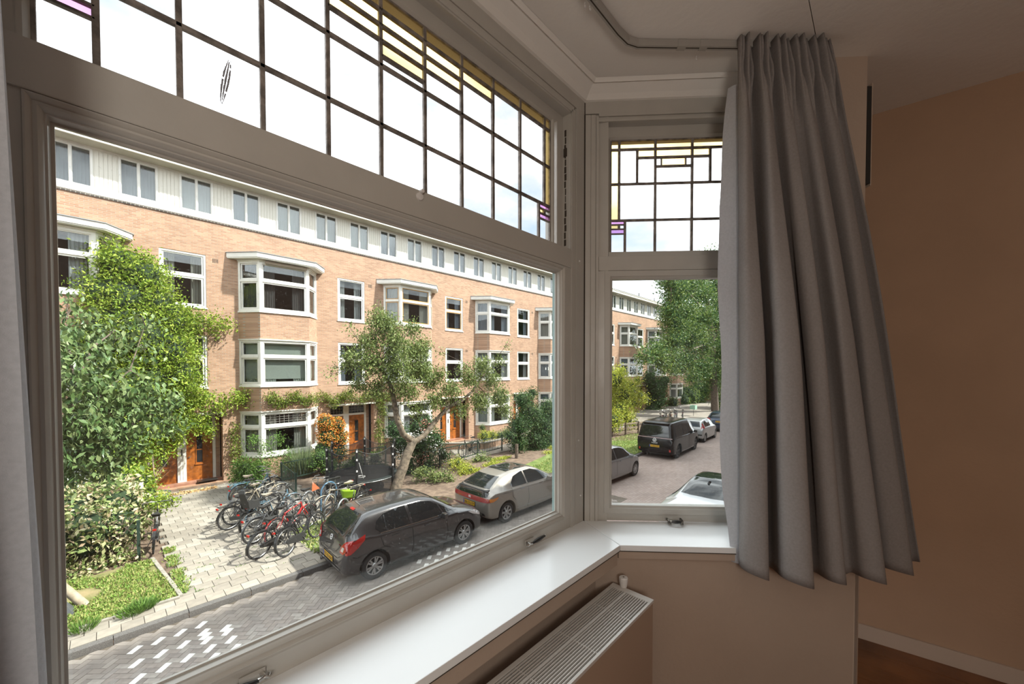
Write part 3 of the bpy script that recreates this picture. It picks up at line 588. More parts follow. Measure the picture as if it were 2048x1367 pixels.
def wavy(mb, pl, u0, u1, z0, z1, d, amp=.025, n=None, wl=.09):
    n = n or max(2, int((u1-u0)/wl*3)); vs = []
    for i in range(n+1):
        u = u0+(u1-u0)*i/n; dd = d+amp*math.sin(i*2.1)
        vs += [pl.p(u, z0, dd), pl.p(u, z1, dd)]
    mb.add(vs, [(2*i, 2*i+2, 2*i+3, 2*i+1) for i in range(n)])
PROTO = []
def at0(): return Pl((0, 0), (1, 0), (0, -1))
def part_proto(name, build):
    """an object tree built at the origin, copied later"""
    o = build(); index_tree(o); PROTO.append(o); return o
def mk_attic():
    p = at0(); b = MB(); pring(b, p, 0, 1.03, 10.93, 12.28, rectp(.05, -.12, .02)); pbox(b, p, .49, .54, 10.98, 12.23, -.06, .015)
    pring(b, p, .05, .49, 10.98, 12.23, rectp(.02, -.06, -.01)); pring(b, p, .54, .98, 10.98, 12.23, rectp(.02, -.06, -.01))
    o = b.build('attic_window', MAT['wht'], None)
    for a, c in ((.068, .472), (.558, .962)):
        b = MB(); pbox(b, p, a, c, 10.99, 12.22, -.045, -.04); b.build('pane', MAT['fglass'], o)
        b = MB(); wavy(b, p, a-.03, c+.03, 11.0, 12.2, -.22, .012); b.build('curtain', CURT[0], o)
    return o
def mk_batten():
    p = at0(); b = MB(); pbox(b, p, 1.03, 1.65, 10.93, 12.28, -.1, .0)
    for i in range(5): pbox(b, p, 1.075+i*.108, 1.075+i*.108+.096, 10.95, 12.26, 0, .014)
    return b.build('batten_panel', MAT['cream'], None)
def mk_flat(z0, z1, zt):
    def f():
        p = at0(); b = MB(); pring(b, p, 0, 1.4, z0, z1, rectp(.075, -.14, -.02)); pbox(b, p, .075, 1.325, zt, zt+.10, -.12, -.03)
        pring(b, p, .085, 1.315, zt+.10, z1-.075, rectp(.05, -.10, -.05)); pring(b, p, .085, 1.315, z0+.075, zt, rectp(.065, -.10, -.05))
        pbox(b, p, -.03, 1.43, z0-.045, z0, -.1, .035)
        o = b.build('flat_window', MAT['wht'], None)
        for a, c in ((z0+.14, zt-.06), (zt+.15, z1-.125)):
            m = MB(); pbox(m, p, .14, 1.26, a, c, -.085, -.08); m.build('pane', MAT['fglass'], o)
        m = MB(); wavy(m, p, .1, .46, z0+.1, z1-.1, -.28); wavy(m, p, .95, 1.3, z0+.1, z1-.1, -.28); m.build('curtain', CURT[0], o)
        return o
    return f
def lintel():
    b = MB(); p = at0()
    for i in range(4): pbox(b, p, 1.62+i*.05, 1.645+i*.05, 9.05, 9.22, -.01, .002)
    return b.build('air_brick', MAT['dark'], None)
BW = [(2.47, 0), (3.07, -.75), (5.0, -.75), (5.6, 0)]
def bayplanes(ex=0):
    pts = [Vector((x, y, 0)) for x, y in BW]; out = []
    for a, c in zip(pts[:-1], pts[1:]):
        u = (c-a).normalized(); n = Vector((u.y, -u.x, 0)); out.append((Pl((a.x, a.y), u, n), (c-a).length))
    return out
def mk_bay(z0, z1, zt, mat='wht'):
    def f():
        b = MB(); P_ = bayplanes()
        for i, (p, Ln) in enumerate(P_):
            a, c = (.0, Ln)
            pring(b, p, a, c, z0, z1, rectp(.11 if i == 1 else .09, -.12, 0)); pbox(b, p, a+.1, c-.1, zt, zt+.11, -.1, .004)
            pring(b, p, a+.11, c-.11, zt+.11, z1-.10, rectp(.045, -.09, -.03)); pring(b, p, a+.11, c-.11, z0+.10, zt, rectp(.06, -.09, -.03))
        q = [(2.40, .05), (3.04, -.80), (5.03, -.80), (5.67, .05)]; b.prism(q, z0-.06, z0+.01); b.prism(q, z1-.01, z1+.035)
        o = b.build('bay_window', MAT[mat], None)
        for i, (p, Ln) in enumerate(P_):
            for a, c in ((z0+.15, zt-.05), (zt+.15, z1-.14)):
                m = MB(); pbox(m, p, .16, Ln-.16, a, c, -.065, -.06); m.build('pane', MAT['fglass'], o)
            m = MB(); wavy(m, p, .12, Ln-.12, z0+.08, z1-.08, -.22) if i != 1 else (wavy(m, p, .12, .62, z0+.08, z1-.08, -.22), wavy(m, p, Ln-.62, Ln-.12, z0+.08, z1-.08, -.22)); m.build('curtain', CURT[0], o)
        return o
    return f
def mk_band(z0, z1):
    def f():
        b = MB(); b.prism(BW+[(5.6, .05), (2.47, .05)], z0, z1); return b.build('bay_brickwork', MAT['brick'], None)
    return f
def mk_canopy():
    b = MB(); b.prism([(2.08, .02), (2.95, -1.0), (5.22, -1.0), (5.86, -.22), (5.86, .02)], 9.33, 9.37); b.prism([(2.06, .02), (2.94, -1.03), (5.23, -1.03), (5.90, -.22), (5.90, .02)], 9.37, 9.55)
    o = b.build('bay_canopy', MAT['wht'], None, bevel=.006)
    m = MB(); m.prism([(2.02, .02), (2.92, -1.06), (5.24, -1.06), (5.94, -.22), (5.94, .02)], 9.55, 9.575); m.build('canopy_felt', M('lead_flashing', (.42, .43, .45), .5), o)
    return o
MAT['door'] = M('varnished_orange_door', (.50, .155, .028), .35, var=.35, vscale=6, coat=.3); MAT['dglass'] = M('door_glass_dark', (.03, .03, .035), .1)
def mk_doors():
    p = at0(); d = -.62
    b = MB(); pbox(b, p, .47, .75, G+.0, 2.85, d-.08, d+.05); pbox(b, p, 1.60, 1.70, G, 2.85, d-.08, d+.04); pbox(b, p, -.42, -.34, G, 2.85, d-.08, d+.04); pbox(b, p, -.42, 1.70, 2.30, 2.40, d-.08, d+.045); pbox(b, p, -.42, 1.70, 2.80, 2.93, d-.08, d+.045)
    for u in (.55, .64): pbox(b, p, u, u+.012, G+.15, 2.3, d+.05, d+.06)
    o = b.build('door_frame', MAT['wht'], None)
    b = MB(); pbox(b, p, .585, .625, 1.25, 1.50, d+.05, d+.065); b.build('name_plate', MAT['dark'], o)
    outs = [o]
    for a, c in ((-.34, .47), (.75, 1.60)):
        b = MB(); pbox(b, p, a+.01, c-.01, G+.08, 2.30, d-.04, d); m_ = (a+c)/2
        pring(b, p, m_-.13, m_+.13, .85, 2.05, rectp(.03, d, d+.02)); pbox(b, p, m_-.15, m_+.15, .80, .85, d, d+.035)
        q = b.build('front_door', MAT['door'], None)
        b = MB(); pbox(b, p, m_-.09, m_+.09, .90, 1.40, d, d+.008); pbox(b, p, m_-.09, m_+.09, 1.44, 2.0, d, d+.008); b.build('door_glass', MAT['dglass'], q)
        b = MB(); b.lathe([(0, 0), (.03, .01), (.03, .03), (0, .04)], (a+.1, .62-.05, 1.15), 'y', 12); b.build('door_knob', MAT['chrome'], q)
        b = MB(); pbox(b, p, a+.03, c-.03, 2.42, 2.79, d-.02, d-.01); t_ = b.build('transom_light', MAT['dglass'], None)
        b = MB()
        for i in range(1, 5): pbox(b, p, a+.03+i*(c-a-.06)/5-.006, a+.03+i*(c-a-.06)/5+.006, 2.42, 2.79, d-.01, d+.0)
        for zz in (2.52, 2.65): pbox(b, p, a+.03, c-.03, zz-.005, zz+.005, d-.01, d+.0)
        b.build('lead_strip', MAT['rail'], t_)
        outs += [q, t_]
    b = MB(); pbox(b, p, -.45, -.42, G, 2.95, d, -.0); outs.append(b.build('porch_side', MAT['brick'], None)); b = MB(); pbox(b, p, 1.70, 1.86, G, 2.95, d-.05, d+.02); outs.append(b.build('porch_side', MAT['brick'], None))
    b = MB(); pbox(b, p, -.5, 1.9, 2.90, 2.97, d-.1, .12); outs.append(b.build('porch_lintel', MAT['cream'], None))
    b = MB(); pbox(b, p, -.45, 1.86, G, G+.08, d-.05, -.25); outs.append(b.build('door_step', M('red_tile_step', (.50, .25, .17), .6, var=.2), None))
    return outs
def place(o, k, dx=0, y=FY):
    c = copy_tree(o, hb_, (X0[k]+dx, y-hb_.location.y, -hb_.location.z)); c.location = (X0[k]+dx, y-FY, -G); return c
pa_, pb_ = part_proto('a', mk_attic), part_proto('b', mk_batten)
pf1, pf2 = part_proto('f', mk_flat(7.18, 9.31, 8.36)), part_proto('f', mk_flat(3.98, 6.07, 5.15))
pl_ = part_proto('l', lintel)
by1, by2, by3 = part_proto('y', mk_bay(7.18, 9.28, 8.42)), part_proto('y', mk_bay(4.02, 5.97, 5.2)), part_proto('y', mk_bay(1.02, 2.90, 2.2))
bd = [part_proto('d', mk_band(G-.1, .96)), part_proto('d', mk_band(2.93, 3.96)), part_proto('d', mk_band(6.0, 7.12)), part_proto('d', mk_band(9.28, 9.34))]
cn = part_proto('c', mk_canopy)
drs = mk_doors()
for d_ in drs: index_tree(d_); PROTO.append(d_)
def recurt(o, ms):
    cs = [c for c in kidsof(o) if c.name.startswith('curtain')]
    for c, m in zip(cs, ms): setmat(c, m)
def kidsof(o): return [c for c in o.children]
rc_ = random.Random(4)
for k in range(len(X0)):
    u = k+K0
    for j in range(4):
        a = place(pa_, k, -1.02*1.0+j*PER/4+.0); 
        sel = {(0, 0): 5, (-1, 3): 5}.get((u, j), rc_.choice([0, 0, 2, 5, 0]))
        recurt(a, [CURT[sel]]*2)
        place(pb_, k, -1.02+j*PER/4)
    for pr in (pf1, pf2):
        o = place(pr, k); recurt(o, [rc_.choice(CURT[:4])])
    place(pl_, k); q = place(pl_, k); q.location.z -= 3.2
    for n_, pr in enumerate((by1, by2, by3)):
        o = place(pr, k); s_ = CURT[4] if (u == 0 and n_ == 1) else (CURT[3] if u == 0 and n_ == 0 else rc_.choice(CURT[:3]))
        recurt(o, [s_]*3)
    for q in bd: place(q, k)
    place(cn, k)
    for q in drs: place(q, k)
# special touches seen in the photo: sage roller blinds, orange inner frames, leaded light, house number
def extra(name, mb, mat, label=None): return mb.build(name, mat, hb_, label=label)
x = 1.41
P_ = [(Pl((x+p.o.x, FY+p.o.y), p.u, p.n), Ln) for p, Ln in bayplanes()]
for p, Ln in P_:
    b = MB(); pbox(b, p, .12, Ln-.12, 4.30, 5.85, -.20, -.19); extra('roller_blind', b, CURT[4])
b = MB(); p, Ln = P_[1]
for i in range(1, 9): pbox(b, p, .16+i*(Ln-.32)/9-.006, .16+i*(Ln-.32)/9+.006, 2.36, 2.75, -.058, -.05)
for zz in (2.45, 2.55, 2.65): pbox(b, p, .16, Ln-.16, zz-.005, zz+.005, -.058, -.05)
extra('leaded_light', b, MAT['rail'])
b = MB(); pbox(b, p, .2, Ln-.1, 9.18, 9.28, .06, .12); b.tube([p.p(.25, 9.3, .08), p.p(.2, 9.1, .10)], .02, 6); b.tube([p.p(Ln-.2, 9.3, .08), p.p(Ln-.15, 9.1, .10)], .02, 6); extra('rolled_awning', b, M('awning_cloth', (.45, .36, .27), .9))
MAT['orange'] = M('orange_inner_frame', (.80, .42, .08), .5)
x = 1.41+PER
for p0_, Ln in bayplanes():
    p = Pl((x+p0_.o.x, FY+p0_.o.y), p0_.u, p0_.n)
    b = MB(); pring(b, p, .135, Ln-.135, 7.31, 8.40, rectp(.03, -.028, -.02)); pring(b, p, .135, Ln-.135, 8.55, 9.16, rectp(.03, -.028, -.02)); extra('orange_inner_frame', b, MAT['orange'])
p = Pl((x+PER, FY), (1, 0), (0, -1)); b = MB(); pring(b, p, .115, 1.285, 7.30, 8.33, rectp(.03, -.048, -.04)); pring(b, p, .115, 1.285, 8.49, 9.2, rectp(.03, -.048, -.04)); extra('orange_inner_frame', b, MAT['orange'])
text_mesh('33', 'house_number', MAT['wht'], .22, hb_, (7.15, -.012, 2.25-G), (1, 0, 0), (0, 0, 1)).name = 'house_number'
# door mat
dm = thing('door_mat', 'black rubber mat on the step of the right-hand door of the pair at left', 'mat', (2.75, 19.95, .18)); b = MB(); b.box(2.45, 3.1, 19.75, 20.15, .18, .195); b.build('mat_rubber', MAT['black'], dm)
# security lamps along the eave soffit of the far part, chimney stubs and a roof pipe
for px, py in ((1235, 583), (1292, 600)):
    q = PY(px, py, FY-.35); b = MB(); b.lathe([(0, -.1), (.09, -.06), (.11, 0), (.07, .03)], (q.x, q.y, 12.33), 'z', 12); b.build('soffit_lamp', MAT['knob'], hb_)
for px in (1278, 1309):
    q = PY(px, 580, FY+.5); b = MB(); b.tube([(q.x, q.y, 12.6), (q.x, q.y, 13.5)], .05, 8); b.build('roof_pipe', MAT['dark'], hb_)
for o in PROTO:
    def rm(o):
        for c in list(o.children): rm(c)
        bpy.data.objects.remove(o)
    rm(o)
# a second wing closing the far end of the street
fb = thing('row_house_wing', 'brick house wing closing the far end of the street behind the big tree', 'building', (62, 16, G))
b = MB(); b.box(60.9, 70, 12.5, 30, 0, 10.6); b.build('brick_wall', MAT['brick'], fb)
b = MB(); b.box(60.4, 70, 12.0, 30, 10.6, 12.4); b.build('attic_storey', MAT['wht'], fb)
for yy in (14, 16.5):
    for z0 in (1.2, 4.2, 7.4):
        b = MB(); q = Pl((60.9, yy), (0, 1), (-1, 0)); pring(b, q, 0, 1.3, z0, z0+1.9, rectp(.1, 0, .06)); pbox(b, q, .1, 1.2, z0+1.2, z0+1.3, 0, .05); f_ = b.build('window_frame', MAT['wht'], fb)
        b = MB(); pbox(b, q, .1, 1.2, z0+.1, z0+1.8, .005, .02); b.build('pane', MAT['dglass'], f_)
# ================================================================== GROUND
RAD2 = math.sqrt(.5)
def rnd(a, b): return random.uniform(a, b)
MAT['road'] = island('clinker_road_bricks', [(.34, .30, .27), (.44, .39, .35), (.40, .35, .31), (.50, .45, .40)], .8, noise=.12)
MAT['roadfar'] = brick('road_bricks_far', (.45, .345, .30), (.53, .42, .37), (.31, .255, .225), bw=.21, bh=.105, mw=.006, ground=True, var=.14)
MAT['joint'] = M('joint_sand', (.20, .165, .13), .95, var=.2, vscale=15)
MAT['wmark'] = M('white_road_brick', (1.25, 1.23, 1.17), .7, var=.08, vscale=10)
MAT['tile'] = island('pavement_tiles', [(.36, .32, .27), (.45, .405, .345), (.40, .36, .305), (.50, .455, .395)], .85, noise=.13, nscale=1.2)
MAT['kerb'] = M('kerb_granite', (.17, .16, .155), .85, var=.35, vscale=90, bump=.3, bscale=80)
MAT['edge'] = M('edging_concrete', (.42, .39, .34), .85, var=.12, vscale=12)
MAT['soil'] = M('garden_soil', (.16, .105, .075), .95, col2=(.30, .215, .155), vscale=5, bump=.8, bscale=25)
MAT['turf'] = M('dry_turf', (.17, .20, .05), .95, col2=(.42, .33, .17), vscale=2.2, bump=.6, bscale=40)
b = MB(); b.box(-60, 160, -40, 9.42, -.3, -.012); struct(b, 'ground_road', MAT['roadfar'])
b = MB(); b.box(-60, 160, 9.42, 60, -.3, .07); struct(b, 'ground', MAT['soil'])
b = MB(); b.box(-4, 13, 6.6, 9.42, -.02, -.006); struct(b, 'ground_joint_bed', MAT['joint'])
# herringbone clinker road: nearest bricks each a part of the road
road = thing('road', None, None, (0, 8, 0), kind='structure')
bl, bw_ = .206, .103
cells = []
N_ = 150
for i in range(-N_, N_):
    for j in range(-N_, N_):
        # herringbone tiling: bricks 2x1 on unit grid, (i+j)%4 pattern
        k = (i-j) % 4
        if k == 0: cells.append((i+1, j+.5, 0, i, j))
        elif k == 2: cells.append((i+.5, j+1, 1, i, j)) if False else None
        if (i-j) % 4 == 3: cells.append((i+.5, j+1, 1, i, j))
def inpoly(x, y, P):
    c = False; n = len(P)
    for a in range(n):
        x1, y1 = P[a]; x2, y2 = P[(a+1) % n]
        if (y1 > y) != (y2 > y) and x < (x2-x1)*(y-y1)/(y2-y1)+x1: c = not c
    return c
mark1 = [(1.35, 9.22), (.05, 9.22), (-.1, 7.9), (.1, 6.9), (1.9, 6.9), (1.55, 7.6), (1.45, 8.4)]
mark2 = [(5.3, 8.75), (6.9, 8.05), (6.6, 7.0), (5.0, 7.2)]
bricks = []
for cu, cv, o, i, j in cells:
    x = (cu-cv)*RAD2*bw_+4.0; y = (cu+cv)*RAD2*bw_+8.0
    if -2 < x < 12.6 and 6.75 < y < 9.36: bricks.append((x, y, o, i, j))
def rbrick(mb, x, y, o, dz=0, g_=.0025):
    a = PI/4 if o == 0 else 3*PI/4
    ux, uy = math.cos(a), math.sin(a); mb.obox((x, y, -.03+dz), (ux, uy, 0), (-uy, ux, 0), (0, 0, 1), bl/2-g_, bw_/2-g_, .03)
px_ = []
for t in bricks:
    x, y, o, i, j = t
    wht = (inpoly(x, y, mark1) or inpoly(x, y, mark2)) and o == 0 and ((i+j) % 6 == 0 or (x > 1.0-.0*(9.2-y) and x < 2 and (i+j) % 4 == 0) or (x > 5 and (i+j) % 4 == 0))
    px_.append((math.hypot(x, y-0), t, wht))
px_.sort(key=lambda q: q[0])
vis = [q for q in px_ if q[1][1] > 7.05 and q[1][0] > -.65]
proto_b = []
for o in (0, 1):
    mb = MB(); rbrick(mb, 0, 0, o); ob = mb.build('brick', MAT['road'], None, local=True); proto_b.append(ob)
BTONE = [M('clinker_%s' % n, c, .8, var=.15, vscale=9) for n, c in (('brown', (.35, .30, .27)), ('grey', (.43, .38, .345)), ('warm', (.41, .35, .31)), ('pale', (.49, .44, .395)))]
parts_b = vis[:300]; pid = set(id(q) for q in parts_b)
for q in parts_b:
    x, y, o, i, j = q[1]; c = proto_b[o].copy(); COL.objects.link(c); c.parent = road; c.location = (x, y-8, rnd(-.002, .002)); c.rotation_euler = (rnd(-.006, .006), rnd(-.006, .006), 0)
    setmat(c, MAT['wmark'] if q[2] else random.choice(BTONE))
    if q[2]: c['label'] = 'white road marking brick'
for o in proto_b: bpy.data.objects.remove(o)
mb = MB(); mw = MB()
for q in px_:
    if id(q) in pid: continue
    rbrick(mw if q[2] else mb, q[1][0], q[1][1], q[1][2], rnd(-.002, .002))
mb.build('bricks_rest', MAT['road'], road, kind='stuff', fix=False); mw.build('marking_bricks_rest', MAT['wmark'], road, kind='stuff', fix=False)
# kerb stones
kb = thing('kerb', None, None, (0, 9.5, 0), kind='structure')
x = -2.0
while x < 60:
    ln = 1.0 if x < 20 else 4
    b = MB(); b.hexa([(x+.004, 9.40, -.05), (x+ln-.004, 9.40, -.05), (x+ln-.004, 9.56, -.05), (x+.004, 9.56, -.05), (x+.004, 9.425, .105), (x+ln-.004, 9.425, .105), (x+ln-.004, 9.56, .108), (x+.004, 9.56, .108)])
    b.build('kerb_stone', MAT['kerb'], kb, bevel=.006 if x < 15 else 0); x += ln
# pavement tiles
pv = thing('pavement', None, None, (2, 13, G), kind='structure')
tiles = []
def tilefield(poly, s, stag=0, x0=-1.0, y0=9.57, sx=None):
    sx = sx or s
    row = 0; y = y0
    while y < 21:
        x = x0+(s*.5 if row % 2 and stag else 0)
        while x < 20:
            if inpoly(x+sx/2, y+s/2, poly): tiles.append((x, y, sx, s))
            x += sx
        y += s; row += 1
side = [(-2, 9.5), (3.6, 9.5), (3.6, 9.5), (3.6, 10.15), (-2, 10.15)]
tilefield(side, .30, 1, x0=-2)
side2 = [(3.6, 9.5), (9, 9.5), (9, 10.15), (3.6, 10.15)]; tilefield(side2, .30, 1, x0=3.6)
plaza = [(1.05, 10.15), (3.9, 10.15), (4.5, 12.2), (5.2, 14.8), (5.2, 17.4), (4.4, 19.0), (3.3, 19.15), (.9, 19.02), (.95, 17), (1.0, 12.7)]
tilefield(plaza, .30, 1, x0=.9, y0=10.17)
porch2 = [(5.3, 18.3), (16.5, 15.6), (16.5, 19.1), (5.3, 19.6)]
tilefield([(7.2, 18.8), (10, 18.8), (10, 19.6), (7.2, 19.6)], .3, 1)
tilefield([(12.5, 15.3), (18.5, 15.3), (18.5, 19.2), (15, 19.2), (13.4, 17.6)], .3, 1)
tiles.sort(key=lambda t: math.hypot(t[0], t[1]))
def tl(mb, x, y, sx, s, z=0, g_=.004): mb.box(x+g_, x+sx-g_, y+g_, y+s-g_, -.05+z, z)
pt = MB(); tl(pt, -.15, -.15, .3, .3); pto = pt.build('tile', MAT['tile'], None, local=True, bevel=.003)
TT = [M('tile_%s' % n, c, .85, var=.1, vscale=6) for n, c in (('grey', (.37, .33, .28)), ('sand', (.43, .385, .325)), ('pale', (.49, .445, .385)), ('mid', (.40, .36, .305)))]
vt = [t for t in tiles if t[0] > -.7]
for t in vt[:300]:
    c = pto.copy(); COL.objects.link(c); c.parent = pv; c.location = (t[0]+.15-2, t[1]+.15-13, .008+rnd(-.003, .003)); c.rotation_euler = (rnd(-.01, .01), rnd(-.01, .01), rnd(-.01, .01)); setmat(c, random.choice(TT))
bpy.data.objects.remove(pto)
mb = MB(); s3 = set(vt[:300])
for t in tiles:
    if t not in s3: tl(mb, *t, z=G+.008+rnd(-.003, .003))
mb.build('tiles_rest', MAT['tile'], pv, kind='stuff', fix=False)
b = MB(); b.box(-2, 9, 9.55, 10.16, .0, .085); b.prism(plaza, .0, .085); b.prism([(12.5, 15.3), (18.5, 15.3), (18.5, 19.2), (15, 19.2), (13.4, 17.6)], 0, .085); b.build('sand_bed', MAT['joint'], pv)
b = MB(); b.prism([(20, 13.9), (27, 14.2), (42, 16), (60, 17), (60, 19.6), (20, 19.6)], 0, .11); b.build('far_paving', brick('far_tiles', (.34, .30, .26), (.40, .36, .31), (.22, .19, .16), bw=.3, bh=.3, mw=.008, ground=True), pv)
b = MB(); b.prism([(24, 9.7), (60, 9.7), (60, 17.2), (42, 16.1), (27, 12.0)], 0, .108); b.build('far_paving', brick('far_tiles_b', (.34, .30, .26), (.40, .36, .31), (.22, .19, .16), bw=.3, bh=.3, mw=.008, ground=True), pv)
# edging stones of the grass bed
eg = thing('edging', None, None, (.8, 11.4, G), kind='structure')
for a, c in (((.68, 12.74), (.79, 11.75)), ((.79, 11.74), (.90, 10.76)), ((.90, 10.75), (.96, 10.17)), ((.94, 10.14), (.55, 10.16)), ((.54, 10.16), (-.45, 10.20)), ((-.46, 10.2), (-1.4, 10.24))):
    a = Vector((*a, 0)); c = Vector((*c, 0)); d = (c-a).normalized(); n = Vector((-d.y, d.x, 0)); m_ = (a+c)/2; m_.z = .09
    b = MB(); b.obox(m_, d, n, (0, 0, 1), (c-a).length/2-.004, .035, .055); b.build('edging_stone', MAT['edge'], eg, bevel=.004)
lw = thing('verge', None, None, (0, 11.5, G), kind='structure')
b = MB(); b.prism([(-3, 10.22), (.92, 10.16), (.66, 12.72), (-3, 12.4)], .05, .115); b.build('turf_patch', MAT['turf'], lw)
b = MB(); b.prism([(7.9, 9.6), (30, 9.6), (24, 11.3), (22, 12.6), (16.5, 13.0), (9.0, 11.2)], .05, .112); b.build('turf_patch', M('green_turf', (.12, .19, .035), .95, col2=(.25, .31, .08), vscale=3, bump=.6, bscale=40), lw)
# ================================================================== FOLIAGE
def leafmesh(name, pos, tip, size, wid=.5, fold=.25):
    n = len(pos); up_ = RNG.normal(size=(n, 3)); up_[:, 2] += .9
    t = tip/np.linalg.norm(tip, axis=1, keepdims=True); s_ = np.cross(t, up_); s_ /= np.linalg.norm(s_, axis=1, keepdims=True)+1e-9; nn = np.cross(s_, t)
    L_ = (size*RNG.uniform(.7, 1.25, n))[:, None]
    v = np.empty((n, 4, 3)); v[:, 0] = pos; v[:, 1] = pos+t*L_*.45+s_*L_*wid*.5+nn*L_*fold*.3; v[:, 2] = pos+t*L_; v[:, 3] = pos+t*L_*.45-s_*L_*wid*.5+nn*L_*fold*.3
    me = bpy.data.meshes.new(name); me.vertices.add(4*n); me.vertices.foreach_set('co', v.ravel())
    idx = (np.arange(n)[:, None]*4+np.array([0, 1, 2, 0, 2, 3])).ravel()
    me.loops.add(6*n); me.loops.foreach_set('vertex_index', idx); me.polygons.add(2*n); me.polygons.foreach_set('loop_start', np.arange(0, 6*n, 3)); me.polygons.foreach_set('loop_total', np.full(2*n, 3))
    me.update(); return me
def cloud(clumps, n, shell=.5, sub=0, subr=.25):
    w_ = np.array([np.mean(c[1])**2.2 if not isinstance(c[1], (int, float)) else c[1]**2.2 for c in clumps]); w_ /= w_.sum()
    ix = RNG.choice(len(clumps), n, p=w_); c = np.array([list(c[0]) for c in clumps])[ix]; r = np.array([c[1] if not isinstance(c[1], (int, float)) else (c[1],)*3 for c in clumps])[ix]
    d = RNG.normal(size=(n, 3)); d /= np.linalg.norm(d, axis=1, keepdims=True); rad = RNG.uniform(0, 1, n)**shell
    p = c+d*r*rad[:, None]
    if sub:   # gather leaves round twig ends so that the crown breaks up
        m = max(1, n//sub); cen = p[:m]; k = RNG.integers(0, m, n); p = cen[k]+RNG.normal(size=(n, 3))*subr
    return p, d
def foliage(name, clumps, n, size, mat, parent, droop=.3, out=.5, shell=.45, wid=.5, sub=0, subr=.15, zmin=None, label=None, off=None):
    p, d = cloud(clumps, n, shell, sub, subr)
    if zmin is not None: p[:, 2] = np.maximum(p[:, 2], zmin+RNG.uniform(0, .05, n))
    tip = RNG.normal(size=(n, 3))*.8+d*out; tip[:, 2] -= droop
    me = leafmesh(name, p-np.array(wloc(parent)), tip, size, wid); me.materials.append(mat)
    o = bpy.data.objects.new(name, me); COL.objects.link(o); o.parent = parent; o['kind'] = 'stuff'
    if label: o['label'] = label
    return o
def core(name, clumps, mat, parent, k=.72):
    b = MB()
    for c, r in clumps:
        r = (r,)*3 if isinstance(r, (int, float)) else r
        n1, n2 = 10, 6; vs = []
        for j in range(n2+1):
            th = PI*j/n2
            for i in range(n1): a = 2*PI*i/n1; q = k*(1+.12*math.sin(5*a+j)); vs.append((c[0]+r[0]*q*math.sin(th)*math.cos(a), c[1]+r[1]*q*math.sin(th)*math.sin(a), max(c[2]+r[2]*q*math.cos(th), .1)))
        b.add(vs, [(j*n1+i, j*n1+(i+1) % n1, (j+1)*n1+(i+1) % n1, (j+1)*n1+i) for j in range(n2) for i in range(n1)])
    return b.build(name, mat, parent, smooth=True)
def g4(*c): return [tuple(x) for x in c]
CS = .95
LF = dict(
    wist=island('wisteria_leaves', g4((.07, .13, .012), (.19, .30, .03), (.31, .42, .05), (.44, .50, .09)), .55, .3),
    cherry=island('cherry_leaves', g4((.045, .085, .03), (.10, .17, .055), (.165, .24, .085), (.25, .31, .14)), .45, .22),
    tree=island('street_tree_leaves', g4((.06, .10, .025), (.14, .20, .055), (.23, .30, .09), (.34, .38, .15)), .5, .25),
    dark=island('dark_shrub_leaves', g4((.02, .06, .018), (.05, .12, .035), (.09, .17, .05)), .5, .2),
    varieg=island('variegated_leaves', g4((.06, .12, .03), (.17, .24, .07), (.34, .38, .16), (.52, .47, .30), (.62, .44, .30)), .5, .2),
    yellow=island('yellow_green_leaves', g4((.16, .24, .03), (.36, .42, .05), (.55, .55, .08), (.30, .36, .06)), .5, .3),
    orange=island('orange_berries', g4((.75, .22, .03), (.85, .38, .08), (.60, .15, .03)), .5, .1),
    mid=island('mid_green_leaves', g4((.05, .12, .02), (.11, .22, .04), (.20, .32, .07)), .5, .25),
    grass=island('grass_blades', g4((.10, .20, .03), (.20, .33, .06), (.38, .36, .14), (.28, .38, .10)), .6, .2),
    dry=island('dry_leaves', g4((.50, .30, .13), (.65, .45, .22), (.42, .27, .15)), .7),
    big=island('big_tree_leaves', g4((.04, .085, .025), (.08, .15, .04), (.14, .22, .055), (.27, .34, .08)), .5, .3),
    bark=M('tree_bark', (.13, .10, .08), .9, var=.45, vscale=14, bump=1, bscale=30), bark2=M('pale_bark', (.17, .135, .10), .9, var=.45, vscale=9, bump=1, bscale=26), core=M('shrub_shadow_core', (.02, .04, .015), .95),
)
CS = .62
def pc(px, py, y, r): q = PY(px, py, y); return ((q.x, q.y, q.z), r)
def limb(b, pts, r0, r1, n=9):
    P_ = [PY(*p) for p in pts]; m = len(P_); fine = []
    for i in range(m-1):
        for t in (0, .5):
            q = P_[i].lerp(P_[i+1], t)
            if t: q += Vector((rnd(-.02, .02), rnd(-.02, .02), rnd(-.02, .02)))
            fine.append(q)
    fine.append(P_[-1]); k = len(fine)
    b.tube(fine, [r0+(r1-r0)*i/(k-1) for i in range(k)], n); return fine
def twigs(b, src, clumps, per=5, r=.012):
    for c, rr in clumps:
        c = Vector(c); s_ = min(src, key=lambda q: (q-c).length)
        b.tube([s_, s_.lerp(c, .5)+Vector((rnd(-.1, .1), rnd(-.1, .1), rnd(-.05, .15))), c], [r*2, r*1.3, r*.6], 5)
        R_ = rr if isinstance(rr, (int, float)) else sum(rr)/3
        for _ in range(per):
            d = Vector((rnd(-1, 1), rnd(-1, 1), rnd(-.6, 1))).normalized()*R_*rnd(.5, .95); b.tube([c, c+d*.5+Vector((0, 0, .03)), c+d], [r*.7, r*.5, r*.25], 4, caps=False)
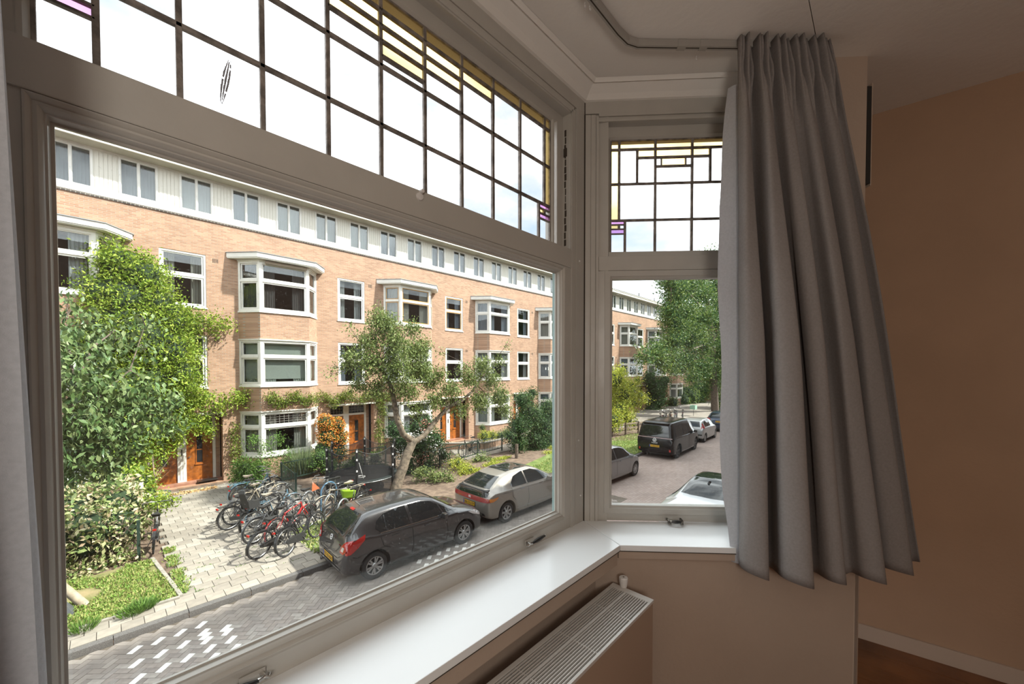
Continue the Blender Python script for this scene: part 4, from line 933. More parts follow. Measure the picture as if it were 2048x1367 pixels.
# --- wisteria over the house front
wi = thing('climbing_wisteria', 'bright green wisteria climbing over the brick front above the left double door', 'climbing plant', (1.0, 19.3, G))
wc = [pc(x, y, Y_, r) for x, y, Y_, r in (
    (222, 515, 19.2, .7), (250, 530, 19.1, .8), (285, 555, 19.0, .9), (215, 590, 19.0, .9), (255, 600, 18.8, 1.0), (300, 610, 18.9, 1.0), (340, 640, 19.1, .8), (230, 650, 18.7, 1.0), (280, 670, 18.6, 1.1), (330, 700, 18.8, 1.0), (360, 640, 19.3, .55), (400, 640, 19.4, .4), (430, 645, 19.4, .4), (455, 650, 19.45, .28),
    (200, 700, 18.8, 1.0), (350, 750, 18.9, .85), (300, 760, 18.7, 1.0), (250, 760, 18.7, 1.0), (330, 800, 18.8, .8), (370, 790, 19.1, .6), (400, 795, 19.2, .5), (430, 805, 19.3, .4), (465, 800, 19.35, .33), (390, 840, 19.2, .5), (350, 850, 19.0, .6), (300, 850, 18.7, .8), (380, 700, 19.4, .35), (375, 660, 19.4, .45), (418, 668, 19.45, .25), (270, 880, 18.6, .6), (320, 890, 18.9, .5), (290, 930, 18.6, .45), (260, 920, 18.5, .5), (485, 790, 19.4, .28), (415, 860, 19.3, .28), (345, 880, 19.1, .35))]
foliage('foliage', wc, 52000, .115, LF['wist'], wi, droop=.55, out=.5, shell=.35, wid=.42, sub=16, subr=.13)
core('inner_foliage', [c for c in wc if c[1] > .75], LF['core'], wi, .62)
b = MB(); tk = limb(b, [(262, 960, 18.9), (268, 880, 18.9), (262, 780, 19.1), (270, 680, 19.2), (250, 580, 19.3)], .09, .04); b.build('stem', LF['bark'], wi, smooth=True)
# vine strip along the top of the ground floor, and the thin creeper on the pier
vn = thing('wall_creeper', 'light green creeper trained in a band above the ground floor windows', 'climbing plant', (6, 19.0, G))
vc = [pc(500+i*14, 802-i*.6+6*math.sin(i*1.7), (18.85 if 2 < i < 10 else 19.5), .24+.06*math.sin(i*2.3)) for i in range(-1, 21)]
vc += [pc(472, y, 19.55, .15) for y in range(850, 930, 12)]+[pc(760+rnd(-8, 8), y, 19.6, .2) for y in range(800, 900, 14)]
foliage('foliage', vc, 9000, .085, island('creeper_leaves', g4((.13, .22, .03), (.28, .38, .06), (.42, .48, .10)), .5, .3), vn, sub=8, subr=.09)
b = MB(); b.tube([PY(760, 905, 19.62), PY(762, 850, 19.62), PY(758, 795, 19.62), PY(640, 800, 19.6), PY(500, 803, 19.6)], .02, 6); b.build('stem', LF['bark'], vn, smooth=True)
# --- near cherry at the left: 300 largest leaves single
ch = thing('cherry_tree', 'dark green drooping cherry branches close by at the left window edge', 'tree', (-1.6, 11.8, G))
cc = [pc(x, y, Y_, r) for x, y, Y_, r in (
    (125, 690, 10.5, .40), (150, 650, 11, .25), (120, 760, 10.0, .5), (175, 720, 10.6, .40), (200, 770, 10.4, .45), (145, 830, 9.9, .5), (230, 800, 10.8, .4), (270, 800, 11.0, .32), (300, 820, 11.2, .28), (335, 805, 11.3, .22), (210, 850, 10.5, .5), (260, 850, 10.8, .4), (170, 900, 10.4, .5), (230, 890, 10.8, .38), (130, 900, 10.2, .45), (300, 770, 11.2, .3), (255, 740, 11.0, .3), (190, 660, 11.3, .3), (230, 680, 11.3, .28), (130, 930, 10.6, .35), (290, 700, 11.5, .22), (285, 640, 11.6, .2), (345, 840, 11.6, .2), (325, 860, 11.5, .2), (180, 935, 10.9, .3), (215, 930, 11, .25), (130, 600, 11.2, .12), (140, 625, 11.2, .14))]
foliage('foliage', cc, 5200, .13, LF['cherry'], ch, droop=1.1, out=.35, shell=.5, wid=.50, sub=10, subr=.13)
lm = MB(); lm.add([(0, 0, 0), (.024, .012, -.055), (.016, .016, -.10), (0, .004, -.15), (-.016, .016, -.10), (-.024, .012, -.055), (0, .004, -.055), (0, .006, -.10)], [(0, 1, 6), (0, 6, 5), (6, 1, 2, 7), (6, 7, 4, 5), (7, 2, 3), (7, 3, 4)])
lo_ = lm.build('leaf', M('cherry_leaf', (.10, .20, .055), .4, var=.3, vscale=8), None, smooth=False, fix=False)
lms = [M('cherry_leaf_b', (.14, .26, .075), .4), M('cherry_leaf_c', (.08, .17, .06), .35), M('cherry_leaf_d', (.19, .29, .11), .45), lo_.data.materials[0]]
pp, _ = cloud(cc, 300, .4)
for p in pp:
    p = Vector(p); p += (CAM-p).normalized()*rnd(.1, .35)
    c = lo_.copy(); COL.objects.link(c); c.parent = ch; c.location = p-ch.location; c.rotation_euler = (rnd(-.7, .7), rnd(-.9, .9), rnd(0, 6.28)); s_ = rnd(.8, 1.25); c.scale = (s_,)*3; setmat(c, random.choice(lms))
bpy.data.objects.remove(lo_)
b = MB(); src = limb(b, [(60, 1020, 11.6), (110, 960, 11.2), (180, 900, 10.9), (260, 850, 10.9), (330, 815, 11.3)], .07, .012); s2_ = limb(b, [(110, 960, 11.2), (130, 860, 10.3), (150, 760, 10.3), (190, 690, 10.8), (230, 660, 11.3)], .05, .01); s3_ = limb(b, [(130, 860, 10.3), (190, 800, 10.5), (260, 740, 11), (290, 650, 11.5)], .03, .006); s4_ = limb(b, [(150, 760, 10.3), (135, 660, 10.9), (135, 600, 11.2)], .02, .005)
twigs(b, src+s2_+s3_+s4_, cc, 2, .006); b.build('branches', LF['bark'], ch, smooth=True)
b = MB(); q = PY(60, 1020, 11.6); b.tube([(q.x-.6, 11.9, .05), (q.x-.5, 11.85, 1.0), (q.x, q.y, q.z)], [.13, .11, .08], 10); b.build('trunk', LF['bark'], ch, smooth=True)
# --- forked street tree
ft = thing('forked_tree', 'forked street tree with leaning pale trunk between the grey cars and the trampoline', 'tree', (7.4, 13.3, G))
TY = 13.3
b = MB(); t1 = limb(b, [(786, 992, TY), (800, 950, TY), (812, 915, TY), (822, 892, TY), (828, 878, TY)], .20, .155, 12)
t2 = limb(b, [(828, 884, TY), (806, 868, TY), (795, 840, TY), (788, 800, TY), (781, 770, TY), (768, 745, TY+.1), (755, 730, TY+.1)], .135, .05, 10)
t3 = limb(b, [(824, 886, TY), (850, 868, TY-.05), (872, 840, TY-.1), (895, 815, TY-.2), (925, 800, TY-.3), (945, 782, TY-.3), (962, 755, TY-.4), (985, 735, TY-.4)], .12, .03, 10)
b.build('trunk', LF['bark2'], ft, smooth=True)
tcl = [pc(x, y, Y_, r) for x, y, Y_, r in (
    (755, 640, 13.5, .38), (775, 650, 13.2, .4), (825, 655, 13.6, .32), (740, 680, 13.4, .45), (790, 690, 13.0, .55), (830, 700, 13.4, .5), (700, 715, 13.5, .33), (740, 725, 13.2, .5), (790, 735, 12.9, .6), (840, 740, 13.3, .5), (755, 775, 13.3, .4), (810, 780, 13.1, .5), (860, 760, 13.5, .42), (720, 770, 13.6, .28), (675, 735, 13.6, .12), (662, 748, 13.5, .1), (880, 745, 13.1, .32), (905, 780, 12.8, .45), (940, 755, 12.7, .4), (965, 730, 12.6, .36), (985, 760, 12.7, .42), (1000, 790, 12.9, .45), (960, 800, 12.8, .45), (920, 820, 12.9, .3), (870, 800, 13.0, .35), (1000, 720, 12.6, .18), (925, 735, 12.9, .22), (835, 820, 13.3, .28), (760, 620, 13.6, .16), (757, 600, 13.6, .08), (1010, 820, 12.9, .3), (850, 690, 13.5, .25), (885, 705, 13.4, .14), (700, 655, 13.6, .16), (1012, 690, 12.5, .1))]
tb = MB(); twigs(tb, t2[3:]+t3[3:], tcl, 4, .011); tb.build('branches', LF['bark'], ft, smooth=True)
foliage('foliage', tcl, 27000, .105, LF['tree'], ft, droop=.8, out=.5, shell=.5, wid=.42, sub=12, subr=.13)
# ================================================================== SHRUBS, HEDGES, GRASS
def bush(name, label, cl, n, size, mat, loc=None, corek=.7, **k):
    c0 = cl[0][0]; t = thing(name, label, k.pop('cat', 'bush'), loc or (c0[0], c0[1], G), group=k.pop('group', None))
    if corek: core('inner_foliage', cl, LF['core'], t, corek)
    foliage('foliage', cl, n, size, mat, t, zmin=G, **k); return t
hc = []
for x, y, z, r in ((-.9, 13.6, .7, .8), (-.3, 13.5, .75, .75), (.1, 13.6, .8, .6), (-.6, 14.3, 1.0, .8), (0, 14.4, 1.0, .75), (.35, 14.6, .7, .45), (-.8, 15.2, 1.0, .8), (-.1, 15.3, 1.0, .8), (-1.3, 14.2, .9, .9), (.3, 15.6, .8, .5), (-1.3, 13.4, .6, .7), (-.8, 16.2, .8, .7), (0, 16.3, .8, .7)): hc.append(((x, y, z), (r, r*.8, min(r, z))))
hd = bush('variegated_hedge', 'variegated green and cream leafy hedge beside the paved forecourt', hc, 15000, .13, LF['varieg'], droop=.3, shell=.25, sub=7, subr=.10, wid=.5, cat='hedge')
foliage('undergrowth', [((x, 12.95+.1*math.sin(x*5), .2), (.3, .22, .15)) for x in (-1.2, -.8, -.4, 0, .3)], 700, .10, LF['varieg'], hd, zmin=G)
b = MB()
for _ in range(26): x = rnd(-1.3, .4); b.tube([(x, 13.0+rnd(0, .5), .05), (x+rnd(-.15, .15), 13.2, .6), (x+rnd(-.3, .3), 13.2, 1.1)], .010, 4)
b.build('stems', LF['bark'], hd)
cp_ = [pc(x, y, Y_, r) for x, y, Y_, r in ((300, 985, 17.6, .32), (280, 960, 17.5, .4), (250, 960, 17.3, .45), (300, 960, 17.8, .25), (215, 965, 17.0, .4))]
bush('acer_bush', 'feathery bright green bush in front of the left orange door', cp_, 3000, .09, LF['wist'], corek=.5, sub=8, subr=.1)
rp_ = [((x, y, z), r) for x, y, z, r in ((.95, 14.2, 1.15, .22), (1.1, 14.15, 1.05, .16), (.9, 14.5, .9, .25), (1.2, 14.1, 1.1, .1), (.8, 14.0, 1.3, .2))]
bush('rowan_sprig', 'feathery green sprig leaning over the bicycle by the hedge', rp_, 700, .075, LF['wist'], corek=0, sub=8, subr=.07)
# orange flowering firethorn, evergreen and plants in front of the ground floor
fc = [pc(x, y, 18.0, r) for x, y, r in ((650, 845, .42), (672, 850, .42), (655, 870, .5), (680, 875, .42), (645, 900, .45), (675, 905, .5), (660, 925, .45))]
ft_ = bush('firethorn_bush', 'clipped firethorn bush full of orange berries beside the orange door', fc, 5200, .07, LF['mid'], cat='bush')
foliage('berries', fc[:4], 3400, .055, LF['orange'], ft_, shell=.12, wid=.9, label='orange berry clusters')
foliage('berries', [fc[5]], 500, .055, LF['orange'], ft_, shell=.12, wid=.9, label='orange berry clusters')
bush('evergreen_bush', 'low green bush in front of the orange berried firethorn', [pc(x, y, 17.6, r) for x, y, r in ((640, 915, .4), (655, 930, .4), (625, 928, .3))], 2600, .07, LF['mid'])
bush('butterfly_bush', 'loose tall grey-green bush in front of the ground floor bay window', [pc(x, y, 18.0, r) for x, y, r in ((530, 890, .35), (555, 880, .3), (540, 915, .4), (575, 905, .28), (565, 935, .4), (515, 930, .35), (505, 880, .22))], 1700, .11, LF['mid'], corek=0, wid=.25, sub=7, subr=.1)
bush('fern_clump', 'arching green ferns at the foot of the brick pier', [pc(x, y, 17.6, r) for x, y, r in ((490, 935, .42), (520, 940, .38), (480, 950, .35), (505, 955, .35))], 2400, .16, LF['mid'], corek=.4, wid=.18, out=1.2, droop=.4)
tg = thing('reed_grass', 'tall upright grey-green grass clump under the bay window', 'plant', (*PY(608, 940, 17.9).xy, G))
def tuft(name, c, n, h, r, mat, parent, w_=.012, lean=.35):
    c = Vector(c); p = np.zeros((n, 3)); t = np.zeros((n, 3)); a = RNG.uniform(0, 2*PI, n); q = RNG.uniform(0, 1, n)**.5*r
    p[:, 0] = c.x+np.cos(a)*q; p[:, 1] = c.y+np.sin(a)*q; p[:, 2] = c.z; t[:, 0] = np.cos(a)*lean+RNG.normal(size=n)*.2; t[:, 1] = np.sin(a)*lean+RNG.normal(size=n)*.2; t[:, 2] = 1
    me = leafmesh(name, p-np.array(wloc(parent)), t, h, w_/h, 0); me.materials.append(mat); o = bpy.data.objects.new(name, me); COL.objects.link(o); o.parent = parent; o['kind'] = 'stuff'; return o
q = PY(608, 950, 17.9); tuft('blades', (q.x, q.y, .12), 900, 1.15, .28, island('grey_reed', g4((.20, .28, .12), (.32, .40, .20))), tg, .016, .25)
bush('flower_bed', 'mixed leafy shrubs with pink and white flowers behind the trampoline', [pc(x, y, 16.5, r) for x, y, r in ((700, 940, .45), (730, 945, .5), (760, 940, .5), (715, 920, .4), (750, 915, .35))], 4200, .085, LF['mid'], corek=.6)
bs = bush('rose_bush', 'dark leafy rose bush with white blossoms behind the forked trunk', [pc(x, y, 15.4, r) for x, y, r in ((800, 890, .55), (840, 890, .6), (870, 880, .55), (850, 920, .55), (815, 930, .5), (790, 860, .45), (855, 845, .35), (885, 910, .35), (835, 855, .4))], 8500, .10, LF['dark'], corek=.6, sub=9, subr=.12)
foliage('blossoms', [pc(x, y, 15.1, .35) for x, y in ((800, 905), (860, 885), (875, 895), (840, 870))], 350, .08, M('white_blossom', (.85, .85, .82), .6), bs, wid=1, shell=.2, label='white blossoms')
foliage('blossoms', [pc(x, y, 15.0, .3) for x, y in ((845, 915), (850, 850))], 200, .06, M('salmon_blossom', (.75, .32, .24), .6), bs, wid=1, shell=.2, label='salmon blossoms')
dl = ['low yellow-green shrub left of the railing post', 'low yellow-green shrub under the parked white bicycle', 'low yellow-green shrub at the middle of the bed', 'small shrub nearest the silver-beige car', 'small shrub at the foot of the leaning trunk', 'spreading low shrub right of the trunk', 'small bright shrub by the railing end']
for i, (px, py, y, r, n) in enumerate(((915, 925, 14.0, .42, 1100), (965, 915, 14.6, .42, 1100), (940, 940, 13.3, .42, 1200), (988, 935, 13.6, .36, 900), (850, 945, 13.6, .45, 1300), (885, 950, 13.0, .4, 1000), (1000, 925, 14.2, .3, 700))):
    bush('azalea_shrub', dl[i], [pc(px, py, y, (r, r, r*.75)), pc(px+14, py+6, y-.1, (r*.7, r*.7, r*.5)), pc(px-14, py+4, y, (r*.6, r*.6, r*.5))], n, .075, LF['yellow'] if i in (0, 2, 3, 6) else LF['tree'], corek=.3, sub=6, subr=.07, shell=.5, group='low shrubs in the front garden')
tx = [pc(x, y, 14.6, r) for x, y, r in ((1045, 800, .5), (1060, 830, .75), (1085, 850, .8), (1040, 850, .65), (1070, 880, .75), (1035, 885, .5), (1100, 820, .7), (1095, 890, .6), (1020, 870, .35), (1110, 860, .8), (1065, 785, .3))]
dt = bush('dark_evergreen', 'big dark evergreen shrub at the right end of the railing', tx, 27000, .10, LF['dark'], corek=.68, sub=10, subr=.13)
b = MB(); b.tube([(14.7, 13.7, .05), (14.75, 13.75, .8)], .09, 8); b.build('trunk', LF['bark'], dt)
foliage('new_growth', tx, 3500, .08, LF['tree'], dt, shell=.2, sub=8, subr=.12)
bush('spindle_bush', 'loose pale green bush on the verge right of the dark evergreen', [pc(1110, 905, 13.8, .5), pc(1130, 900, 14.2, .6), pc(1098, 915, 13.2, .35)], 2400, .08, LF['yellow'], corek=.3, sub=7, subr=.1)
bush('box_shrub', 'rounded yellow shrub in the raised bed beside the second house', [pc(968, 872, 17.6, .42), pc(985, 870, 17.8, .35)], 1800, .07, LF['yellow'], corek=.6)
bush('box_shrub', 'green shrub in the raised bed under the second bay window', [pc(1000, 872, 17.8, .4), pc(1012, 866, 18.0, .35), pc(965, 855, 18.4, .25)], 1800, .07, LF['tree'], corek=.6)
# right-hand pane: yellow shrub, dark shrubs, big locust tree
yb = [pc(x, y, Y_, r) for x, y, Y_, r in ((1232, 760, 14.0, .9), (1245, 790, 13.8, 1.0), (1262, 775, 14, .7), (1240, 820, 13.6, .9), (1265, 805, 13.8, .75), (1280, 790, 14, .45), (1225, 840, 13.4, .8), (1255, 840, 13.5, .6), (1290, 800, 14, .3), (1275, 760, 14, .35), (1240, 745, 14.2, .5))]
bush('golden_shrub', 'tall golden-yellow shrub at the left edge of the side window', yb, 12000, .14, LF['yellow'], corek=.5, sub=9, subr=.2)
bush('dark_shrub', 'dark evergreen climbing shrub against the far brick house', [pc(x, y, 19.0, r) for x, y, r in ((1310, 775, 1.3), (1312, 800, 1.3), (1322, 765, .9), (1300, 755, .8), (1330, 760, .7), (1305, 820, .9)) ], 7000, .20, LF['dark'], corek=.7, sub=9, subr=.25)
bush('hydrangea_bush', 'leafy bush with pale blossoms in front of the far bay window', [pc(x, y, 19.0, r) for x, y, r in ((1375, 790, 1.6), (1390, 800, 1.6), (1365, 800, 1.1), (1400, 780, 1.6), (1345, 805, .8))], 7000, .22, LF['big'], corek=.7)
lt = thing('locust_tree', 'large airy locust tree shading the far end of the street', 'tree', (33, 13.0, G))
LY = 13.2
b = MB(); m1 = limb(b, [(1431, 838, LY), (1429, 790, LY), (1426, 730, LY), (1424, 680, LY), (1418, 630, LY), (1412, 590, LY), (1400, 560, LY), (1385, 530, LY)], .42, .10, 10)
m2 = limb(b, [(1426, 700, LY), (1405, 690, LY-.5), (1380, 700, LY-1), (1340, 708, LY-1.5), (1300, 715, LY-1.6)], .14, .04); m3 = limb(b, [(1420, 640, LY), (1390, 600, LY-.5), (1365, 575, LY-1), (1340, 560, LY-1)], .14, .04); m4 = limb(b, [(1424, 680, LY), (1455, 640, LY), (1480, 600, LY)], .16, .05); b.build('trunk', LF['bark'], lt, smooth=True)
lc = [pc(x, y, LY+dy, r) for x, y, dy, r in (
    (1350, 575, -1, 1.3), (1375, 570, -.5, 1.6), (1400, 590, 0, 1.6), (1430, 580, 0, 2.0), (1345, 605, -1, 1.1), (1365, 630, -.8, 1.5), (1395, 640, -.3, 1.7), (1430, 640, 0, 1.9), (1455, 610, 0, 2.2), (1350, 650, -1, 1.2), (1375, 675, -1, 1.5), (1345, 685, -1.3, 1.1), (1315, 700, -1.5, .8), (1292, 712, -1.6, .65), (1400, 690, 0, 1.5), (1430, 700, 0, 1.8), (1340, 720, -1.5, 1.0), (1320, 725, -1.5, .7), (1370, 725, -1.2, 1.2), (1400, 735, -.3, 1.4), (1430, 750, 0, 1.6), (1460, 690, 0, 2.2), (1460, 760, 0, 1.8), (1335, 560, -1, .8), (1380, 540, 0, 1.5), (1425, 530, 0, 2), (1470, 540, 0, 2.4), (1385, 755, -.5, .8), (1340, 625, -1.2, .8), (1445, 800, 0, 1.3), (1480, 650, 0, 2))]
foliage('foliage', lc, 100000, .19, LF['big'], lt, droop=.2, out=.3, shell=.6, wid=.42, sub=26, subr=.26)
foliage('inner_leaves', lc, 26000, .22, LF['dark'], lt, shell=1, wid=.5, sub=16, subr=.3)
tb = MB(); twigs(tb, m1[4:]+m2+m3+m4, lc, 3, .03); tb.build('branches', LF['bark'], lt)
bt = [pc(x, y, 15, r) for x, y, r in ((1440, 790, 2.2), (1425, 800, 1.8), (1460, 780, 2.4), (1475, 740, 2.6), (1415, 770, 1.5))]
bush('backing_shrubs', 'dense green shrubbery behind the far parked cars', [((c[0][0]+14, c[0][1]+3, c[0][2]*.9+.4), c[1]*1.4) for c in bt], 9000, .3, LF['big'], corek=.75)
# grass blades, dry leaves
lg = thing('grass', 'short patchy grass with weeds in the kerbside bed', 'grass', (0, 11.3, G), kind='stuff')
n = 11000; p = np.zeros((n, 3)); p[:, 0] = RNG.uniform(-1.3, .9, n); p[:, 1] = RNG.uniform(10.2, 12.7, n); p[:, 2] = .11
from mathutils import noise as mn
keep = np.array([mn.noise(Vector((a*1.3, b_*1.3, 0)))+.35*math.sin(b_*3) > -.3 for a, b_, _ in p]); p = p[keep]; p = p[p[:, 0] < .92-(p[:, 1]-10.2)*.10]
e2_ = np.zeros((1500, 3)); e2_[:, 0] = 1.02+RNG.normal(size=1500)*.06; e2_[:, 1] = RNG.uniform(10.2, 13.2, 1500); e2_[:, 2] = .1; p = np.vstack([p, e2_[[mn.noise(Vector((0, q_[1]*2, 0))) > -.2 for q_ in e2_]]])
t = RNG.normal(size=p.shape)*.6; t[:, 2] = .8
me = leafmesh('blades', p-np.array(lg.location), t, .07, .35, .1); me.materials.append(LF['grass']); o = bpy.data.objects.new('blades', me); COL.objects.link(o); o.parent = lg; o['kind'] = 'stuff'
for x, y in ((.38, 10.15), (.25, 10.1), (-.35, 10.1), (.45, 10.2)): tuft('grass_tuft', (x, y, .11), 260, .16, .16, LF['mid'], lg, .012, .6)
l2 = thing('grass', 'sunlit green lawn strip beside the silver-beige car', 'grass', (12, 11.0, G), kind='stuff')
n = 16000; p = np.zeros((n, 3)); p[:, 0] = RNG.uniform(8.2, 26, n); p[:, 1] = RNG.uniform(9.62, 12.8, n); p[:, 2] = .11; p = p[p[:, 1] < 10.4+(p[:, 0]-8.2)*.25]
t = RNG.normal(size=p.shape)*.6; t[:, 2] = .8
me = leafmesh('blades', p-np.array(l2.location), t, .09, .35, .1); me.materials.append(LF['grass']); o = bpy.data.objects.new('blades', me); COL.objects.link(o); o.parent = l2; o['kind'] = 'stuff'
l3 = thing('grass', 'scruffy dry grass at the bicycle stands beside the dark grey car', 'grass', (4.2, 10.7, G), kind='stuff')
n = 3500; p = np.zeros((n, 3)); p[:, 0] = RNG.uniform(3.5, 5.2, n); p[:, 1] = RNG.uniform(10.15, 12.2, n); p[:, 2] = .10; t = RNG.normal(size=p.shape)*.6; t[:, 2] = .8
me = leafmesh('blades', p-np.array(l3.location), t, .10, .3, .1); me.materials.append(LF['grass']); o = bpy.data.objects.new('blades', me); COL.objects.link(o); o.parent = l3; o['kind'] = 'stuff'
l4 = thing('dry_leaf_litter', 'dry brown leaf litter along the red door step', 'leaves', (1.6, 18.9, G), kind='stuff')
n = 900; p = np.zeros((n, 3)); p[:, 0] = RNG.uniform(1.0, 2.9, n); p[:, 1] = 18.75+RNG.normal(size=n)*.12; p[:, 2] = .12; t = RNG.normal(size=p.shape); t[:, 2] *= .15
me = leafmesh('leaves', p-np.array(l4.location), t, .06, .6, .3); me.materials.append(LF['dry']); o = bpy.data.objects.new('leaves', me); COL.objects.link(o); o.parent = l4; o['kind'] = 'stuff'
jt = thing('joint_weeds', 'small weeds growing in the joints of the pavement tiles', 'weeds', (2, 11, G), kind='stuff')
n = 700; p = np.zeros((n, 3)); p[:, 0] = RNG.uniform(.9, 3.5, n); p[:, 1] = 10.17+.3*RNG.integers(0, 9, n)+RNG.normal(size=n)*.012; p[:, 2] = .105; t = RNG.normal(size=p.shape)*.8; t[:, 2] = .6
keep = np.array([mn.noise(Vector((a*3, b_*3, 5))) > .12 for a, b_, _ in p]); p = p[keep]; t = t[keep]
me = leafmesh('blades', p-np.array(jt.location), t, .04, .4, .1); me.materials.append(LF['mid']); o = bpy.data.objects.new('blades', me); COL.objects.link(o); o.parent = jt; o['kind'] = 'stuff'
CS = .62
# ================================================================== CARS
def pint(xs, ys, x):
    """monotone-ish cubic through stations"""
    xs = np.array(xs); ys = np.array(ys); d = np.diff(ys)/np.diff(xs); m = np.zeros(len(xs)); m[1:-1] = np.where(d[:-1]*d[1:] > 0, 2*d[:-1]*d[1:]/(d[:-1]+d[1:]+1e-12), 0); m[0] = d[0]; m[-1] = d[-1]
    i = np.clip(np.searchsorted(xs, x)-1, 0, len(xs)-2); h = xs[i+1]-xs[i]; t = (x-xs[i])/h
    return (2*t**3-3*t**2+1)*ys[i]+(t**3-2*t**2+t)*h*m[i]+(-2*t**3+3*t**2)*ys[i+1]+(t**3-t**2)*h*m[i+1]
def chaikin(P, n=2):
    for _ in range(n):
        Q = [P[0]]
        for a, c in zip(P[:-1], P[1:]): Q += [(a[0]*.75+c[0]*.25, a[1]*.75+c[1]*.25), (a[0]*.25+c[0]*.75, a[1]*.25+c[1]*.75)]
        P = Q+[P[-1]]
    return P
class Car:
    def __init__(s, name, label, st, paint, wheels, wr, track, loc, rz, rim='five', well=.055):
        s.t = thing(name, label, 'car', (0, 0, 0)); s.paint = paint
        st = sorted(st); S = list(zip(*st)); xs = S[0]; N = 76
        L_ = xs[-1]; u = np.linspace(0, 1, N); X = (1-np.cos(u*PI))/2*.55*L_+u*.45*L_; X[0] = 0; X[-1] = L_
        rows = []
        for x in X:
            zb, zs, zr, wl, ws, wf = [float(pint(xs, c, x)) for c in S[1:]]
            P = [(0, zb), (wl*.80, zb), (wl*.96, zb+.02), (wl, zb+.12), (max(wl, ws)+.012, zb*.45+zs*.55), (ws+.012, zs-.05), (ws, zs), (ws-.02, zs+.02), (wf+.025+(ws-wf)*.18, zr-.08-(zr-zs)*.12), (wf, zr-.035), (wf*.72, zr-.006), (0, zr)]
            if zr-zs < .14: P = [(0, zb), (wl*.80, zb), (wl*.96, zb+.02), (wl, zb+.12), (max(wl, ws)+.012, zb*.45+zs*.55), (ws+.012, zs-.07), (ws, zs-.02), (ws-.03, zs+.0), (wf*.98, zs+(zr-zs)*.55), (wf*.8, zr-.012), (wf*.55, zr-.003), (0, zr)]
            rows.append(chaikin(P, 2))
        m = len(rows[0]); vs = []; ring = 2*m-2
        for x, r in zip(X, rows): vs += [(x, y, z) for y, z in r]+[(x, -y, z) for y, z in r[-2:0:-1]]
        fs = [(i*ring+k, i*ring+(k+1) % ring, (i+1)*ring+(k+1) % ring, (i+1)*ring+k) for i in range(N-1) for k in range(ring)]+[tuple(range(ring))[::-1], tuple(range((N-1)*ring, N*ring))]
        b = MB(); b.add(vs, fs); s.body = b.build('body', paint, None, smooth=True, local=True)
        s.bvh = BVHTree.FromObject(s.body, bpy.context.evaluated_depsgraph_get())
        cut = []
        for wx in wheels:
            c = MB(); c.lathe([(0, -2), (wr+well, -2), (wr+well, 2), (0, 2)], (wx, 0, wr), 'y', 36)
            c2 = MB(); c2.lathe([(0, -1.2), (wr+well, -1.2), (wr+well, -(track-.24)), (0, -(track-.24))], (wx, 0, wr+.01), 'y', 36); c2.lathe([(0, track-.24), (wr+well, track-.24), (wr+well, 1.2), (0, 1.2)], (wx, 0, wr+.01), 'y', 36)
            o = c2.build('cut', paint, None, local=True); cut.append(o)
            md = s.body.modifiers.new('b', 'BOOLEAN'); md.object = o; md.operation = 'DIFFERENCE'; md.solver = 'EXACT'
        bpy.context.view_layer.update(); me = bpy.data.meshes.new_from_object(s.body.evaluated_get(bpy.context.evaluated_depsgraph_get())); s.body.modifiers.clear(); s.body.data = me; me.name = 'body'
        me.materials.clear(); me.materials.append(paint)
        for o in cut: bpy.data.objects.remove(o)
        s.body.parent = s.t; s.L = L_; s.wr = wr
        s.darkp = MAT['cblack']
        for wx in wheels:
            for sy in (-1, 1): s.wheel(wx, sy*(track-.0), wr, rim, sy)
        b = MB(); b.box(wheels[0]-.5, wheels[1]+.5, -track+.25, track-.25, .16, .5); b.build('underbody', MAT['cblack'], s.t, local=True)
        s.loc, s.rz = loc, rz
    def wheel(s, wx, y, r, rim, sy):
        w_ = .10
        b = MB(); ri = r*.68
        pr = [(ri, -w_), (r-.02, -w_), (r-.004, -w_+.02), (r, -w_+.05), (r, w_-.05), (r-.004, w_-.02), (r-.02, w_), (ri, w_)]
        cy = y-sy*.10
        b.lathe([(q, cy+h) for q, h in pr]+[(ri, cy-w_)], (wx, 0, r), 'y', 36); o = b.build('wheel', MAT['tyre'], s.t, smooth=True, local=True)
        f = cy+sy*w_
        b = MB(); b.lathe([(ri, f-sy*.005), (ri-.012, f+sy*.002), (ri-.03, f-sy*.012), (ri-.035, f-sy*.07)], (wx, 0, r), 'y', 36)
        n, dbl = {'five': (5, False), 'six2': (6, True), 'seven': (7, False), 'cover': (12, False), 'dark': (5, True)}[rim]
        for k in range(n):
            a = 2*PI*k/n+.3; offs = (-.13, .13) if dbl else (0,)
            for of in offs:
                a1 = a+of*.35; a2 = a+of*1.4; ww = .018 if dbl else (.03 if n < 8 else .014)
                p1 = (wx+math.cos(a1)*r*.12, f-sy*.022, r+math.sin(a1)*r*.12); p2 = (wx+math.cos(a2)*(ri-.02), f-sy*.012, r+math.sin(a2)*(ri-.02)); v = Vector(p2)-Vector(p1)
                b.obox((Vector(p1)+Vector(p2))/2, v.normalized(), Vector((0, 1, 0)).cross(v.normalized()), (0, 1, 0), v.length/2, ww*(1.0), .010)
        b.lathe([(0, f+sy*.002), (.05, f-sy*.002), (.07, f-sy*.03)], (wx, 0, r), 'y', 18)
        b.build('rim', MAT['rimdark'] if rim == 'dark' else MAT['rim'], o, smooth=True, local=True)
        b = MB(); b.lathe([(0, f-sy*.06), (ri-.02, f-sy*.06)], (wx, 0, r), 'y', 24); b.build('brake_disc', MAT['cblack'], o, local=True)
